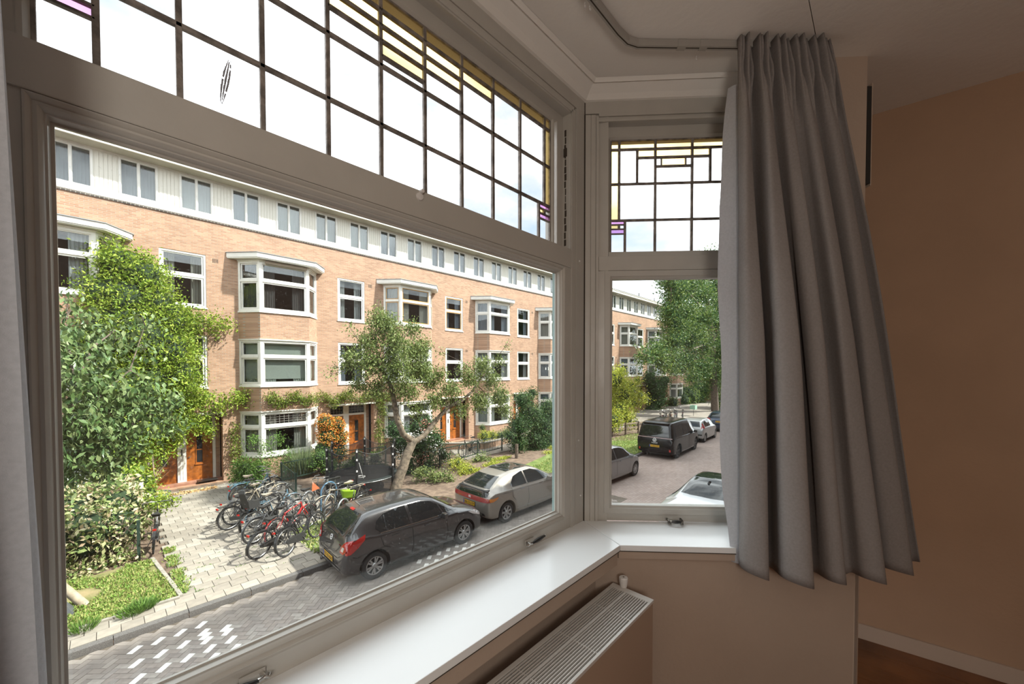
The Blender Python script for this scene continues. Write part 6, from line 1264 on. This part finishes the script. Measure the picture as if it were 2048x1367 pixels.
# ================================================================== BICYCLES
MAT['bk'] = M('bike_black', (.02, .02, .022), .35); MAT['bkr'] = M('bike_red', (.60, .02, .02), .3, coat=.4); MAT['bkb'] = M('bike_light_blue', (.20, .38, .52), .35); MAT['bkg'] = M('bike_grey', (.22, .23, .25), .35, .4); MAT['bkw'] = M('bike_cream', (.60, .52, .40), .4); MAT['spk'] = M('spoke_steel', (.45, .45, .45), .35, .8); MAT['sad'] = M('saddle_black', (.03, .03, .03), .6); MAT['sadl'] = M('saddle_tan', (.55, .46, .36), .6); MAT['hoop'] = M('galvanised_hoop', (.42, .45, .47), .4, .6); MAT['hoopb'] = M('blue_hoop', (.12, .25, .40), .4)
def mk_bike(frame, sad, kind='dutch', rims=None):
    t = thing('bicycle', 'x', 'bicycle'); wr = .345; wb = 1.10; hub = Vector((-.45, 0, wr)); fr = Vector((.65, 0, wr))
    for nm, c in (('rear_wheel', hub), ('front_wheel', fr)):
        b = MB(); b.torus(tuple(c), wr-.02, .020, 'y', 36, 6); o = b.build(nm, MAT['tyre'], t, smooth=True, local=True)
        b = MB(); b.torus(tuple(c), wr-.046, .009, 'y', 36, 4); b.lathe([(0, -.04), (.02, -.035), (.02, .035), (0, .04)], tuple(c), 'y', 8)
        for k in range(20):
            a = 2*PI*k/20; d = Vector((math.cos(a), 0, math.sin(a))); b.tube([c+Vector((0, .02 if k % 2 else -.02, 0)), c+d*(wr-.045)], .0022, 3, caps=False)
        b.build('rim_and_spokes', rims or MAT['spk'], o, smooth=True, local=True)
    bb = Vector((.02, 0, .29)); st = Vector((-.16, 0, .80)); ht = Vector((.42, 0, .88)); hb2 = Vector((.46, 0, .70))
    b = MB()
    if kind == 'dutch': b.tube([ht-Vector((-.01, 0, .10)), Vector((.25, 0, .50)), Vector((.08, 0, .34)), bb], .019, 7); b.tube([hb2, Vector((.32, 0, .42)), bb], .019, 7) if False else None
    else: b.tube([ht-Vector((0, 0, .05)), st-Vector((0, 0, .08))], .017, 7); b.tube([hb2, bb], .019, 7)
    b.tube([bb, st-Vector((0, 0, .06))], .017, 7); b.tube([ht, hb2], .021, 7)
    for s_ in (-1, 1): b.tube([bb+Vector((0, s_*.03, 0)), hub+Vector((0, s_*.06, 0))], .011, 5); b.tube([st-Vector((0, 0, .10)), hub+Vector((0, s_*.06, 0))], .009, 5)
    b.build('frame', frame, t, smooth=True, local=True)
    b = MB()
    for s_ in (-1, 1): b.tube([hb2, hb2+Vector((.01, s_*.05, -.04)), fr+Vector((-.06, s_*.05, .12)), fr+Vector((0, s_*.05, 0))], .012, 6)
    b.build('fork', frame, t, smooth=True, local=True)
    b = MB(); b.tube([ht, ht+Vector((-.03, 0, .14)), ht+Vector((.03, 0, .18))], .012, 6); hp = ht+Vector((.03, 0, .18))
    b.tube([hp+Vector((-.24, -.29, .02)), hp+Vector((-.10, -.28, .03)), hp+Vector((.0, -.15, .01)), hp, hp+Vector((.0, .15, .01)), hp+Vector((-.10, .28, .03)), hp+Vector((-.24, .29, .02))], .011, 7); o = b.build('handlebar', MAT['spk'], t, smooth=True, local=True)
    b = MB()
    for s_ in (-1, 1): b.tube([hp+Vector((-.26, s_*.29, .02)), hp+Vector((-.14, s_*.283, .028))], .016, 7)
    b.build('grip', MAT['sad'], o, smooth=True, local=True)
    b = MB(); b.tube([st-Vector((0, 0, .06)), st+Vector((-.03, 0, .10))], .013, 6); sc_ = st+Vector((-.05, 0, .13)); b.build('seat_post', MAT['spk'], t, local=True)
    b = MB(); b.add([sc_+Vector(q) for q in ((.17, -.02, .01), (.17, .02, .01), (.03, .05, .012), (-.10, .10, .02), (-.14, .06, .02), (-.14, -.06, .02), (-.10, -.10, .02), (.03, -.05, .012), (.16, 0, -.04), (-.10, .07, -.05), (-.10, -.07, -.05))], [(0, 1, 2, 3, 4, 5, 6, 7), (0, 8, 1), (1, 8, 9, 2), (2, 9, 3), (3, 9, 4), (4, 9, 10, 5), (5, 10, 6), (6, 10, 7), (7, 10, 8, 0), (8, 10, 9)]); b.build('saddle', sad, t, local=True, bevel=.008)
    b = MB(); vs = []; n = 16; x0, x1 = hub.x, bb.x
    P_ = [(hub.x-.06*math.cos(a), hub.z+.055*math.sin(a)) for a in (-1.3, -.6, 0, .6, 1.3)]+[(bb.x+.11*math.cos(a), bb.z+.11*math.sin(a)) for a in (1.5, 1, .5, 0, -.5, -1, -1.5)]
    b.extr([(x, -.075, z) for x, z in P_], (0, .03, 0)); b.build('chain_case', MAT['sad'], t, local=True, bevel=.006)
    b = MB(); b.tube([bb+Vector((0, -.09, 0)), bb+Vector((.10, -.09, -.13))], .009, 5); b.obox(bb+Vector((.10, -.13, -.13)), (1, 0, 0), (0, 1, 0), (0, 0, 1), .035, .045, .010); b.tube([bb+Vector((0, .07, 0)), bb+Vector((-.10, .07, .13))], .009, 5); b.obox(bb+Vector((-.10, .12, .13)), (1, 0, 0), (0, 1, 0), (0, 0, 1), .035, .045, .010); b.build('pedals', MAT['spk'], t, local=True)
    for nm, c, a0, a1 in (('mudguard', hub, 20, 200), ('mudguard', fr, 35, 165)):
        b = MB(); n = 14; vs = []
        for k in range(n+1):
            a = R(a0+(a1-a0)*k/n)
            for y in (-.026, .026): vs.append((c.x+(wr+.018)*math.cos(a), y, c.z+(wr+.018)*math.sin(a)))
        b.add(vs, [(2*k, 2*k+1, 2*k+3, 2*k+2) for k in range(n)]); b.build(nm, frame, t, local=True)
    b = MB()
    for s_ in (-.06, .06): b.tube([st+Vector((-.02, s_, -.08)), Vector((-.78, s_, .735))], .007, 5); b.tube([Vector((-.62, s_, .73)), hub+Vector((0, s_, 0))], .006, 5)
    for x in (-.3, -.45, -.6, -.76): b.tube([(x, -.06, .733), (x, .06, .733)], .006, 5)
    o = b.build('luggage_rack', frame if frame != MAT['bkr'] else MAT['bk'], t, local=True)
    b = MB(); b.obox((-.80, 0, .70), (1, 0, 0), (0, 1, 0), (0, 0, 1), .018, .035, .022); b.build('rear_light', MAT['tail'], t, local=True, bevel=.006)
    b = MB(); b.tube([bb+Vector((-.08, .05, -.02)), (-.14, .16, .012)], .009, 5); b.build('kickstand', MAT['spk'], t, local=True)
    return t
def put(t, rear, ang, lean=0, z=G+.01):
    """rear wheel contact point, heading"""
    a = R(ang); t.location = (rear[0]+.45*math.cos(a), rear[1]+.45*math.sin(a), z); t.rotation_euler = (R(lean), 0, a)
mods = [(MAT['bk'], MAT['sad'], 'dutch'), (MAT['bkg'], MAT['sad'], 'dutch'), (MAT['bkr'], MAT['sad'], 'sport'), (MAT['bkb'], MAT['sadl'], 'dutch'), (MAT['bkw'], MAT['sadl'], 'sport'), (MAT['bk'], MAT['sad'], 'sport')]
protos = []
for m_ in mods:
    t = mk_bike(*m_); index_tree(t); protos.append(t)
rack = [ # proto, rear contact, heading, lean, label
    (0, (2.99, 10.50), 33, -5, 'black roadster bicycle nearest the kerb with a long chain case'), (0, (2.48, 10.86), 26, 7, 'black bicycle second from the kerb leaning left with red rear lamp'),
    (2, (3.00, 11.35), 30, -4, 'bright red framed bicycle in the crowded rack'), (1, (2.62, 11.9), 22, 4, 'dark grey bicycle behind the red framed bicycle'),
    (5, (2.70, 12.45), 25, -6, 'black bicycle with a child seat in the rack'), (3, (2.95, 13.0), 20, 3, 'pale blue bicycle with a tan saddle in the middle of the rack'),
    (0, (2.36, 13.45), 18, 5, 'black bicycle with its rear wheel sticking out farthest left'), (1, (2.55, 13.75), 15, -4, 'grey bicycle just behind the wheel that sticks out left'),
    (4, (2.95, 14.5), 18, 5, 'cream framed bicycle with tan saddle at the back of the rack'), (5, (3.0, 15.1), 12, -5, 'black sports bicycle second from the far end of the rack'),
    (3, (3.05, 15.8), 14, 4, 'blue bicycle with pale saddle at the far end of the rack'), (1, (3.9, 12.7), 14, 3, 'grey bicycle deeper in the rack beside the hoops'),
    (0, (5.5, 11.75), 196, 5, 'black bicycle parked head-in from behind the dark grey car'), (4, (5.6, 12.6), 190, -4, 'cream bicycle facing the others near the lime green toy'), (5, (5.55, 13.3), 188, 4, 'black bicycle facing the others close to the trampoline')]
used = set(); bikes = []
for k, pos, a, ln, lb in rack:
    t = copy_tree(protos[k]); t['label'] = lb; t['group'] = 'bicycles in the crowded rack on the forecourt'; put(t, pos, a, ln); bikes.append(t)
t = copy_tree(protos[0]); t['label'] = 'black bicycle standing alone beside the variegated hedge'; put(t, (.72, 13.05), 84, 4)
t = copy_tree(protos[0]); t['label'] = 'black bicycle parked alone behind the green railing'; put(t, (13.9, 16.0), 190, 3)
far = [(0, (31.5, 13.2), 20), (1, (32.1, 12.9), 35), (5, (32.6, 13.3), 10), (0, (33.3, 13.0), 25), (4, (33.9, 13.2), 30), (1, (34.6, 13.1), 15), (0, (35.2, 13.2), 28), (5, (36.0, 13.0), 20)]
fl_ = ['leftmost', 'second from left', 'third from left', 'fourth from left', 'fifth, cream coloured,', 'sixth from left', 'seventh from left', 'rightmost']
for (k, pos, a), lb in zip(far, fl_):
    t = copy_tree(protos[k]); t['label'] = '%s bicycle of the row seen over the black van' % lb; t['group'] = 'far bicycles beyond the black van'; put(t, pos, a, rnd(-6, 6))
t = copy_tree(protos[1]); t['label'] = 'lone bicycle upright behind the low wooden fence'; put(t, (27.6, 13.4), 60, 2)
for p in protos:
    for c in list(p.children):
        for d in list(c.children): bpy.data.objects.remove(d)
        bpy.data.objects.remove(c)
    bpy.data.objects.remove(p)
# child seat on one bike
cs = bikes[4]; b = MB()
b.add([(-.30, -.13, .80), (-.30, .13, .80), (-.56, .14, .80), (-.56, -.14, .80), (-.66, .12, 1.22), (-.66, -.12, 1.22), (-.62, .08, 1.30), (-.62, -.08, 1.30)], [(0, 1, 2, 3), (3, 2, 4, 5), (5, 4, 6, 7)])
b.add([(-.28, s_*.15, .78) for s_ in (1, -1)]+[(-.28, s_*.15, .95) for s_ in (1, -1)]+[(-.60, s_*.15, 1.0) for s_ in (1, -1)]+[(-.58, s_*.15, .78) for s_ in (1, -1)], [(0, 2, 4, 6), (1, 3, 5, 7)])
o = b.build('child_seat', MAT['sad'], cs, local=True); sm = o.modifiers.new('t', 'SOLIDIFY'); sm.thickness = .02
# parking hoops
def hoop(label, x, y, mat, h=.95, w_=.50, ang=33):
    t = thing('bike_hoop', label, 'bike stand', (x, y, G), group='tubular bike parking hoops'); d = Vector((math.cos(R(ang)), math.sin(R(ang)), 0)); p = [Vector((x, y, G))+d*(-w_/2*math.cos(0))]
    pts = [Vector((x, y, 0))-d*w_/2]+[Vector((x, y, h-w_/2))+d*(-w_/2*math.cos(a))+Vector((0, 0, w_/2*math.sin(a))) for a in [PI*i/10 for i in range(11)]]+[Vector((x, y, 0))+d*w_/2]
    b = MB(); b.tube(pts, .026, 10); b.build('hoop_tube', mat, t, smooth=True)
hoop('galvanised bike hoop nearest the dark grey car', 4.65, 11.2, MAT['hoop']); hoop('galvanised bike hoop, second from the dark grey car', 4.55, 11.9, MAT['hoop']); hoop('faded blue bike hoop with an orange flag beside it', 4.9, 12.9, MAT['hoopb'], 1.05, .6, 20); hoop('galvanised bike hoop deepest in the rack', 4.2, 12.7, MAT['hoop'])
# lime green toy, orange flag
ty = thing('toy_wheelbarrow', 'lime green plastic children\'s ride-on toy beside the blue hoop', 'toy', (5.35, 12.6, G)); b = MB(); b.add([(5.15, 12.4, .55), (5.45, 12.25, .55), (5.6, 12.7, .5), (5.3, 12.85, .5), (5.1, 12.35, .85), (5.5, 12.2, .8), (5.65, 12.75, .7), (5.25, 12.95, .75)], [(3, 2, 1, 0), (0, 1, 5, 4), (1, 2, 6, 5), (2, 3, 7, 6), (3, 0, 4, 7), (4, 5, 6, 7)]); b.build('toy_body', M('lime_plastic', (.42, .72, .04), .4), ty, bevel=.04)
b = MB(); b.torus((5.35, 12.5, .24), .12, .03, 'y', 20, 6); b.build('toy_wheel', MAT['bkr'], ty, smooth=True); b = MB(); b.tube([(5.2, 12.5, .15), (5.2, 12.5, .55)], .02, 6); b.tube([(5.5, 12.6, .12), (5.5, 12.6, .55)], .02, 6); b.build('toy_leg', MAT['bkr'], ty)
fg = thing('safety_flag', 'small orange triangular safety flag on a thin white rod', 'flag', (5.0, 12.95, G)); q = PY(625, 975, 12.9); b = MB(); b.tube([(q.x+.28, 12.95, .1), (q.x, 12.9, q.z+.2)], .006, 5); b.build('flag_rod', MAT['knob'], fg); b = MB(); b.extr([(q.x, 12.9, q.z+.2), (q.x-.02, 12.9, q.z-.12), (q.x+.22, 12.9, q.z-.06)], (0, .004, 0)); b.build('flag_cloth', M('orange_cloth', (.85, .25, .10), .7), fg)
q = PY(1387, 814, 13.4); cr_ = thing('crate', 'mint green plastic crate on a far bicycle beyond the black van', 'crate', (q.x, q.y, q.z-.2))
b = MB(); b.prism([(q.x-.28, q.y-.22), (q.x+.28, q.y-.22), (q.x+.28, q.y+.22), (q.x-.28, q.y+.22)], q.z-.2, q.z-.17)
for x0, x1, y0, y1 in ((-.30, .30, -.24, -.21), (-.30, .30, .21, .24), (-.30, -.27, -.21, .21), (.27, .30, -.21, .21)): b.box(q.x+x0, q.x+x1, q.y+y0, q.y+y1, q.z-.2, q.z+.2)
b.build('crate_shell', M('mint_plastic', (.45, .75, .60), .5), cr_)
b = MB(); b.tube([(q.x, q.y, G), (q.x, q.y, q.z-.2)], .02, 6); b.build('crate_support', MAT['bk'], cr_)
# ================================================================== TRAMPOLINE WITH NET
tr = thing('trampoline', 'small round trampoline with black safety net and foam-wrapped poles', 'trampoline', (6.75, 14.3, G)); TC = Vector((6.78, 14.55, 0)); TR = 1.30
net = bpy.data.materials.new('black_net'); net.use_nodes = True; n_ = net.node_tree; bs_ = n_.nodes['Principled BSDF']; bs_.inputs['Base Color'].default_value = (.015, .015, .017, 1); bs_.inputs['Roughness'].default_value = .8; tp_ = n_.nodes.new('ShaderNodeBsdfTransparent'); mx = n_.nodes.new('ShaderNodeMixShader'); mx.inputs[0].default_value = .52; n_.links.new(tp_.outputs[0], mx.inputs[1]); n_.links.new(bs_.outputs[0], mx.inputs[2]); n_.links.new(mx.outputs[0], n_.nodes['Material Output'].inputs[0])
b = MB(); b.lathe([(0, .66), (TR-.15, .66), (TR-.15, .65), (0, .65)], (TC.x, TC.y, 0), 'z', 40); b.build('jumping_mat', MAT['cblack'], tr)
b = MB(); b.lathe([(TR-.16, .68), (TR+.02, .68), (TR+.02, .65), (TR-.16, .65), (TR-.16, .68)], (TC.x, TC.y, 0), 'z', 40); b.build('edge_pad', M('dark_pad', (.03, .04, .04), .6), tr)
b = MB(); b.torus((TC.x, TC.y, .64), TR, .025, 'z', 40, 6); b.build('ring_tube', MAT['hoop'], tr)
PH = 1.85; NP = 6; poles = [TC+Vector((math.cos(R(a))*(TR+.04), math.sin(R(a))*(TR+.04), 0)) for a in (183, 238, 300, 355, 60, 120)]
for p in poles:
    b = MB(); b.tube([p+Vector((0, 0, .08)), p+Vector((0, 0, PH))], .045, 10); b.lathe([(.045, PH), (.03, PH+.03), (0, PH+.035)], (p.x, p.y, 0), 'z', 10); o = b.build('net_pole', MAT['cblack'], tr, smooth=True)
    b = MB()
    for zz in (PH-.05, PH-.35, PH-.75): b.obox(p+Vector((-.02, -.045, zz)), (1, 0, 0), (0, 1, 0), (0, 0, 1), .022, .012, .032)
    b.build('white_strap', MAT['knob'], o)
b = MB()
for i in range(NP):
    a, c = poles[i], poles[(i+1) % NP]; n = 10; vs = []
    for k in range(n+1):
        t = k/n; q = a.lerp(c, t); q2 = TC+(q-TC).normalized()*(TR-.02)*(.93 if 0 < k < n else 1); zt = PH-.02-.22*math.sin(PI*t)
        vs += [(q2.x, q2.y, .60), (q.x, q.y, zt)]
    b.add(vs, [(2*k, 2*k+2, 2*k+3, 2*k+1) for k in range(n)])
b.build('safety_net', net, tr, fix=False)
b = MB()
for i in range(NP):
    a, c = poles[i], poles[(i+1) % NP]; b.tube([a.lerp(c, k/10)+Vector((0, 0, PH-.02-.22*math.sin(PI*k/10))) for k in range(11)], .012, 5)
b.build('net_top_rope', MAT['cblack'], tr)
b = MB(); n = 30
b.lathe([(TR+.0, .08), (TR+.01, .62)], (TC.x, TC.y, 0), 'z', 40); b.build('skirt_net', net, tr, fix=False)
q = PY(722, 972, 14.0); b = MB(); b.torus((q.x, q.y, .70), .14, .02, 'z', 24, 6); b.build('white_ring', MAT['knob'], tr); b = MB(); b.tube([PY(718, 925, 14.2), PY(735, 985, 13.5)], .008, 5); b.build('white_cord', MAT['knob'], tr)
# ================================================================== RAILINGS AND FENCES
MAT['rl'] = M('dark_green_railing', (.035, .07, .055), .45)
def railing(label, pts, h=.85, posts=True):
    t = thing('garden_railing', label, 'railing', (*pts[0], G))
    for a, c in zip(pts[:-1], pts[1:]):
        a = Vector((*a, 0)); c = Vector((*c, 0)); d = (c-a); L_ = d.length; d.normalize(); n = Vector((-d.y, d.x, 0)); m_ = (a+c)/2
        for zz in (.18, h): b = MB(); b.obox(m_+Vector((0, 0, G+zz)), d, n, (0, 0, 1), L_/2, .012, .02); b.build('rail', MAT['rl'], t)
        k = int(L_/.13)
        for i in range(1, k): p = a+d*(L_*i/k); b = MB(); b.obox(p+Vector((0, 0, G+.18+(h-.18)/2)), d, n, (0, 0, 1), .008, .008, (h-.18)/2); b.build('baluster', MAT['rl'], t)
    for p in pts: b = MB(); b.box(p[0]-.03, p[0]+.03, p[1]-.03, p[1]+.03, G, G+h+.06); b.build('post', MAT['rl'], t)
railing('dark green iron railing behind the bicycles and trampoline', [(4.6, 15.1), (4.75, 17.3), (7.3, 17.9), (9.3, 17.4)])
railing('dark green iron railing in front of the second house, by the dark evergreen', [(9.9, 14.9), (10.74, 14.95), (13.4, 15.3), (15.4, 15.5)])
b = MB(); b.box(.43, .49, 12.93, 12.99, .1, 1.05); gp = b.build('fence_post', MAT['rl']); tag(gp, 'short dark green post at the corner of the variegated hedge', 'post')
bw3 = thing('raised_bed_wall', 'low brick raised bed edge in front of the second bay window', 'planter', (14, 17.6, G))
for p0, p1 in (((12.9, 18.6), (15.0, 16.6)), ((15.0, 16.6), (17.5, 16.9))):
    a = Vector((*p0, 0)); c = Vector((*p1, 0)); d = (c-a).normalized(); n = Vector((-d.y, d.x, 0)); b = MB(); b.obox((a+c)/2+Vector((0, 0, .26)), d, n, (0, 0, 1), (c-a).length/2, .09, .18); b.build('bed_edge', MAT['brick'], bw3); b = MB(); b.obox((a+c)/2+Vector((0, 0, .46)), d, n, (0, 0, 1), (c-a).length/2+.05, .12, .025); b.build('bed_coping', MAT['edge'], bw3)
wf = thing('wooden_fence', 'low weathered wooden rail fence behind the black van', 'fence', (24.5, 13.4, G)); MAT['fw'] = M('weathered_wood', (.42, .33, .24), .8, var=.25, vscale=6)
fa, fb2 = Vector((23.9, 13.3, 0)), Vector((27.6, 12.2, 0)); d = (fb2-fa).normalized(); n = Vector((-d.y, d.x, 0))
for zz in (.22, .48, .78): b = MB(); b.obox((fa+fb2)/2+Vector((0, 0, G+zz)), d, n, (0, 0, 1), (fb2-fa).length/2, .02, .055); b.build('fence_rail', MAT['fw'], wf)
for t in (0, .33, .66, 1): p = fa.lerp(fb2, t); b = MB(); b.box(p.x-.05, p.x+.05, p.y-.05, p.y+.05, .1, .98); b.build('fence_post', M('dark_post', (.10, .07, .05), .8), wf)
# ================================================================== SMALL THINGS
q = PY(303, 985, 17.6); pt_ = thing('plant_pot', 'wide shallow grey-green plant bowl by the step with a bare twiggy stem', 'plant pot', (1.02, 17.6, G))
px0, py0 = 1.05, 17.75
b = MB(); b.lathe([(.14, .10), (.20, .14), (.38, .42), (.42, .46), (.42, .50), (.36, .50), (.34, .44), (0, .42)], (px0, py0, 0), 'z', 28); b.build('bowl', M('glazed_grey_green', (.42, .43, .37), .4), pt_, smooth=True)
b = MB(); b.torus((px0, py0, .49), .40, .025, 'z', 28, 6); b.build('rim', M('dark_green_rim', (.10, .16, .13), .4), pt_, smooth=True)
b = MB(); b.lathe([(0, .47), (.35, .46)], (px0, py0, 0), 'z', 20); b.build('bark_mulch', LF['dry'], pt_)
b = MB(); b.tube([(px0, py0, .42), (px0+.03, py0, .8), (px0, py0, 1.1)], [.02, .016, .012], 6)
for k in range(14):
    a = rnd(0, 6.3); h_ = rnd(.7, 1.1); b.tube([(px0, py0, h_), (px0+.25*math.cos(a), py0+.2*math.sin(a), h_+rnd(.2, .4)), (px0+rnd(.35, .6)*math.cos(a), py0+.4*math.sin(a), h_+rnd(.3, .8))], [.009, .006, .003], 4)
b.build('bare_stem', M('pale_twig', (.42, .33, .26), .8), pt_)
wc_ = thing('watering_can', 'blue watering can on the low white wall at far left', 'watering can', (-.45, 17.3, G+.5)); q = PY(150, 970, 17.3)
b = MB(); b.lathe([(0, q.z-.15), (.15, q.z-.15), (.15, q.z+.05), (.12, q.z+.09), (0, q.z+.09)], (q.x, 17.3, 0), 'z', 20); b.build('can_body', M('blue_plastic', (.03, .22, .42), .4), wc_, smooth=True); b = MB(); b.tube([(q.x-.12, 17.3, q.z-.08), (q.x-.35, 17.3, q.z+.08)], .02, 8); b.tube([(q.x+.13, 17.3, q.z-.08), (q.x+.2, 17.3, q.z+.06), (q.x+.05, 17.3, q.z+.16), (q.x-.1, 17.3, q.z+.08)], .014, 8); b.build('spout_and_handle', M('blue_plastic2', (.03, .22, .42), .4), wc_, smooth=True)
gw = MB(); gw.box(-3.5, .7, 16.9, 17.15, .1, max(.2, q.z-.30)); gw.box(-3.5, .75, 17.16, 17.5, .1, q.z-.155); tag(gw.build('garden_wall', MAT['cream']), 'low whitewashed garden wall behind the variegated hedge', 'wall')
lp = PZ(170, 1208, .12); la = PZ(128, 1150, .12)
lg_ = thing('timber_prop', 'peeled round timber leaning at the left edge of the grass bed', 'log', (lp.x, lp.y, .12)); tpp = PY(108, 1140, lp.y+.15); b = MB(); b.tube([(lp.x, lp.y, .10), (lp.x-.32, lp.y+.12, .60), (lp.x-.6, lp.y+.2, 1.05)], [.075, .07, .065], 14); b.build('timber', M('peeled_timber', (.55, .46, .34), .7, var=.2, vscale=8), lg_, smooth=True)
b = MB(); sx, sy = lp.x-.12, lp.y-.25; b.hexa([(sx-.6, sy-.05, .11), (sx, sy-.05, .11), (sx, sy+.25, .11), (sx-.6, sy+.25, .11), (sx-.75, sy+.1, .62), (sx-.3, sy+.1, .62), (sx-.3, sy+.14, .62), (sx-.75, sy+.14, .62)]); tag(b.build('metal_sheet', M('dull_metal', (.30, .33, .37), .35, .6)), 'dull grey metal sheet beside the leaning timber', 'metal sheet')
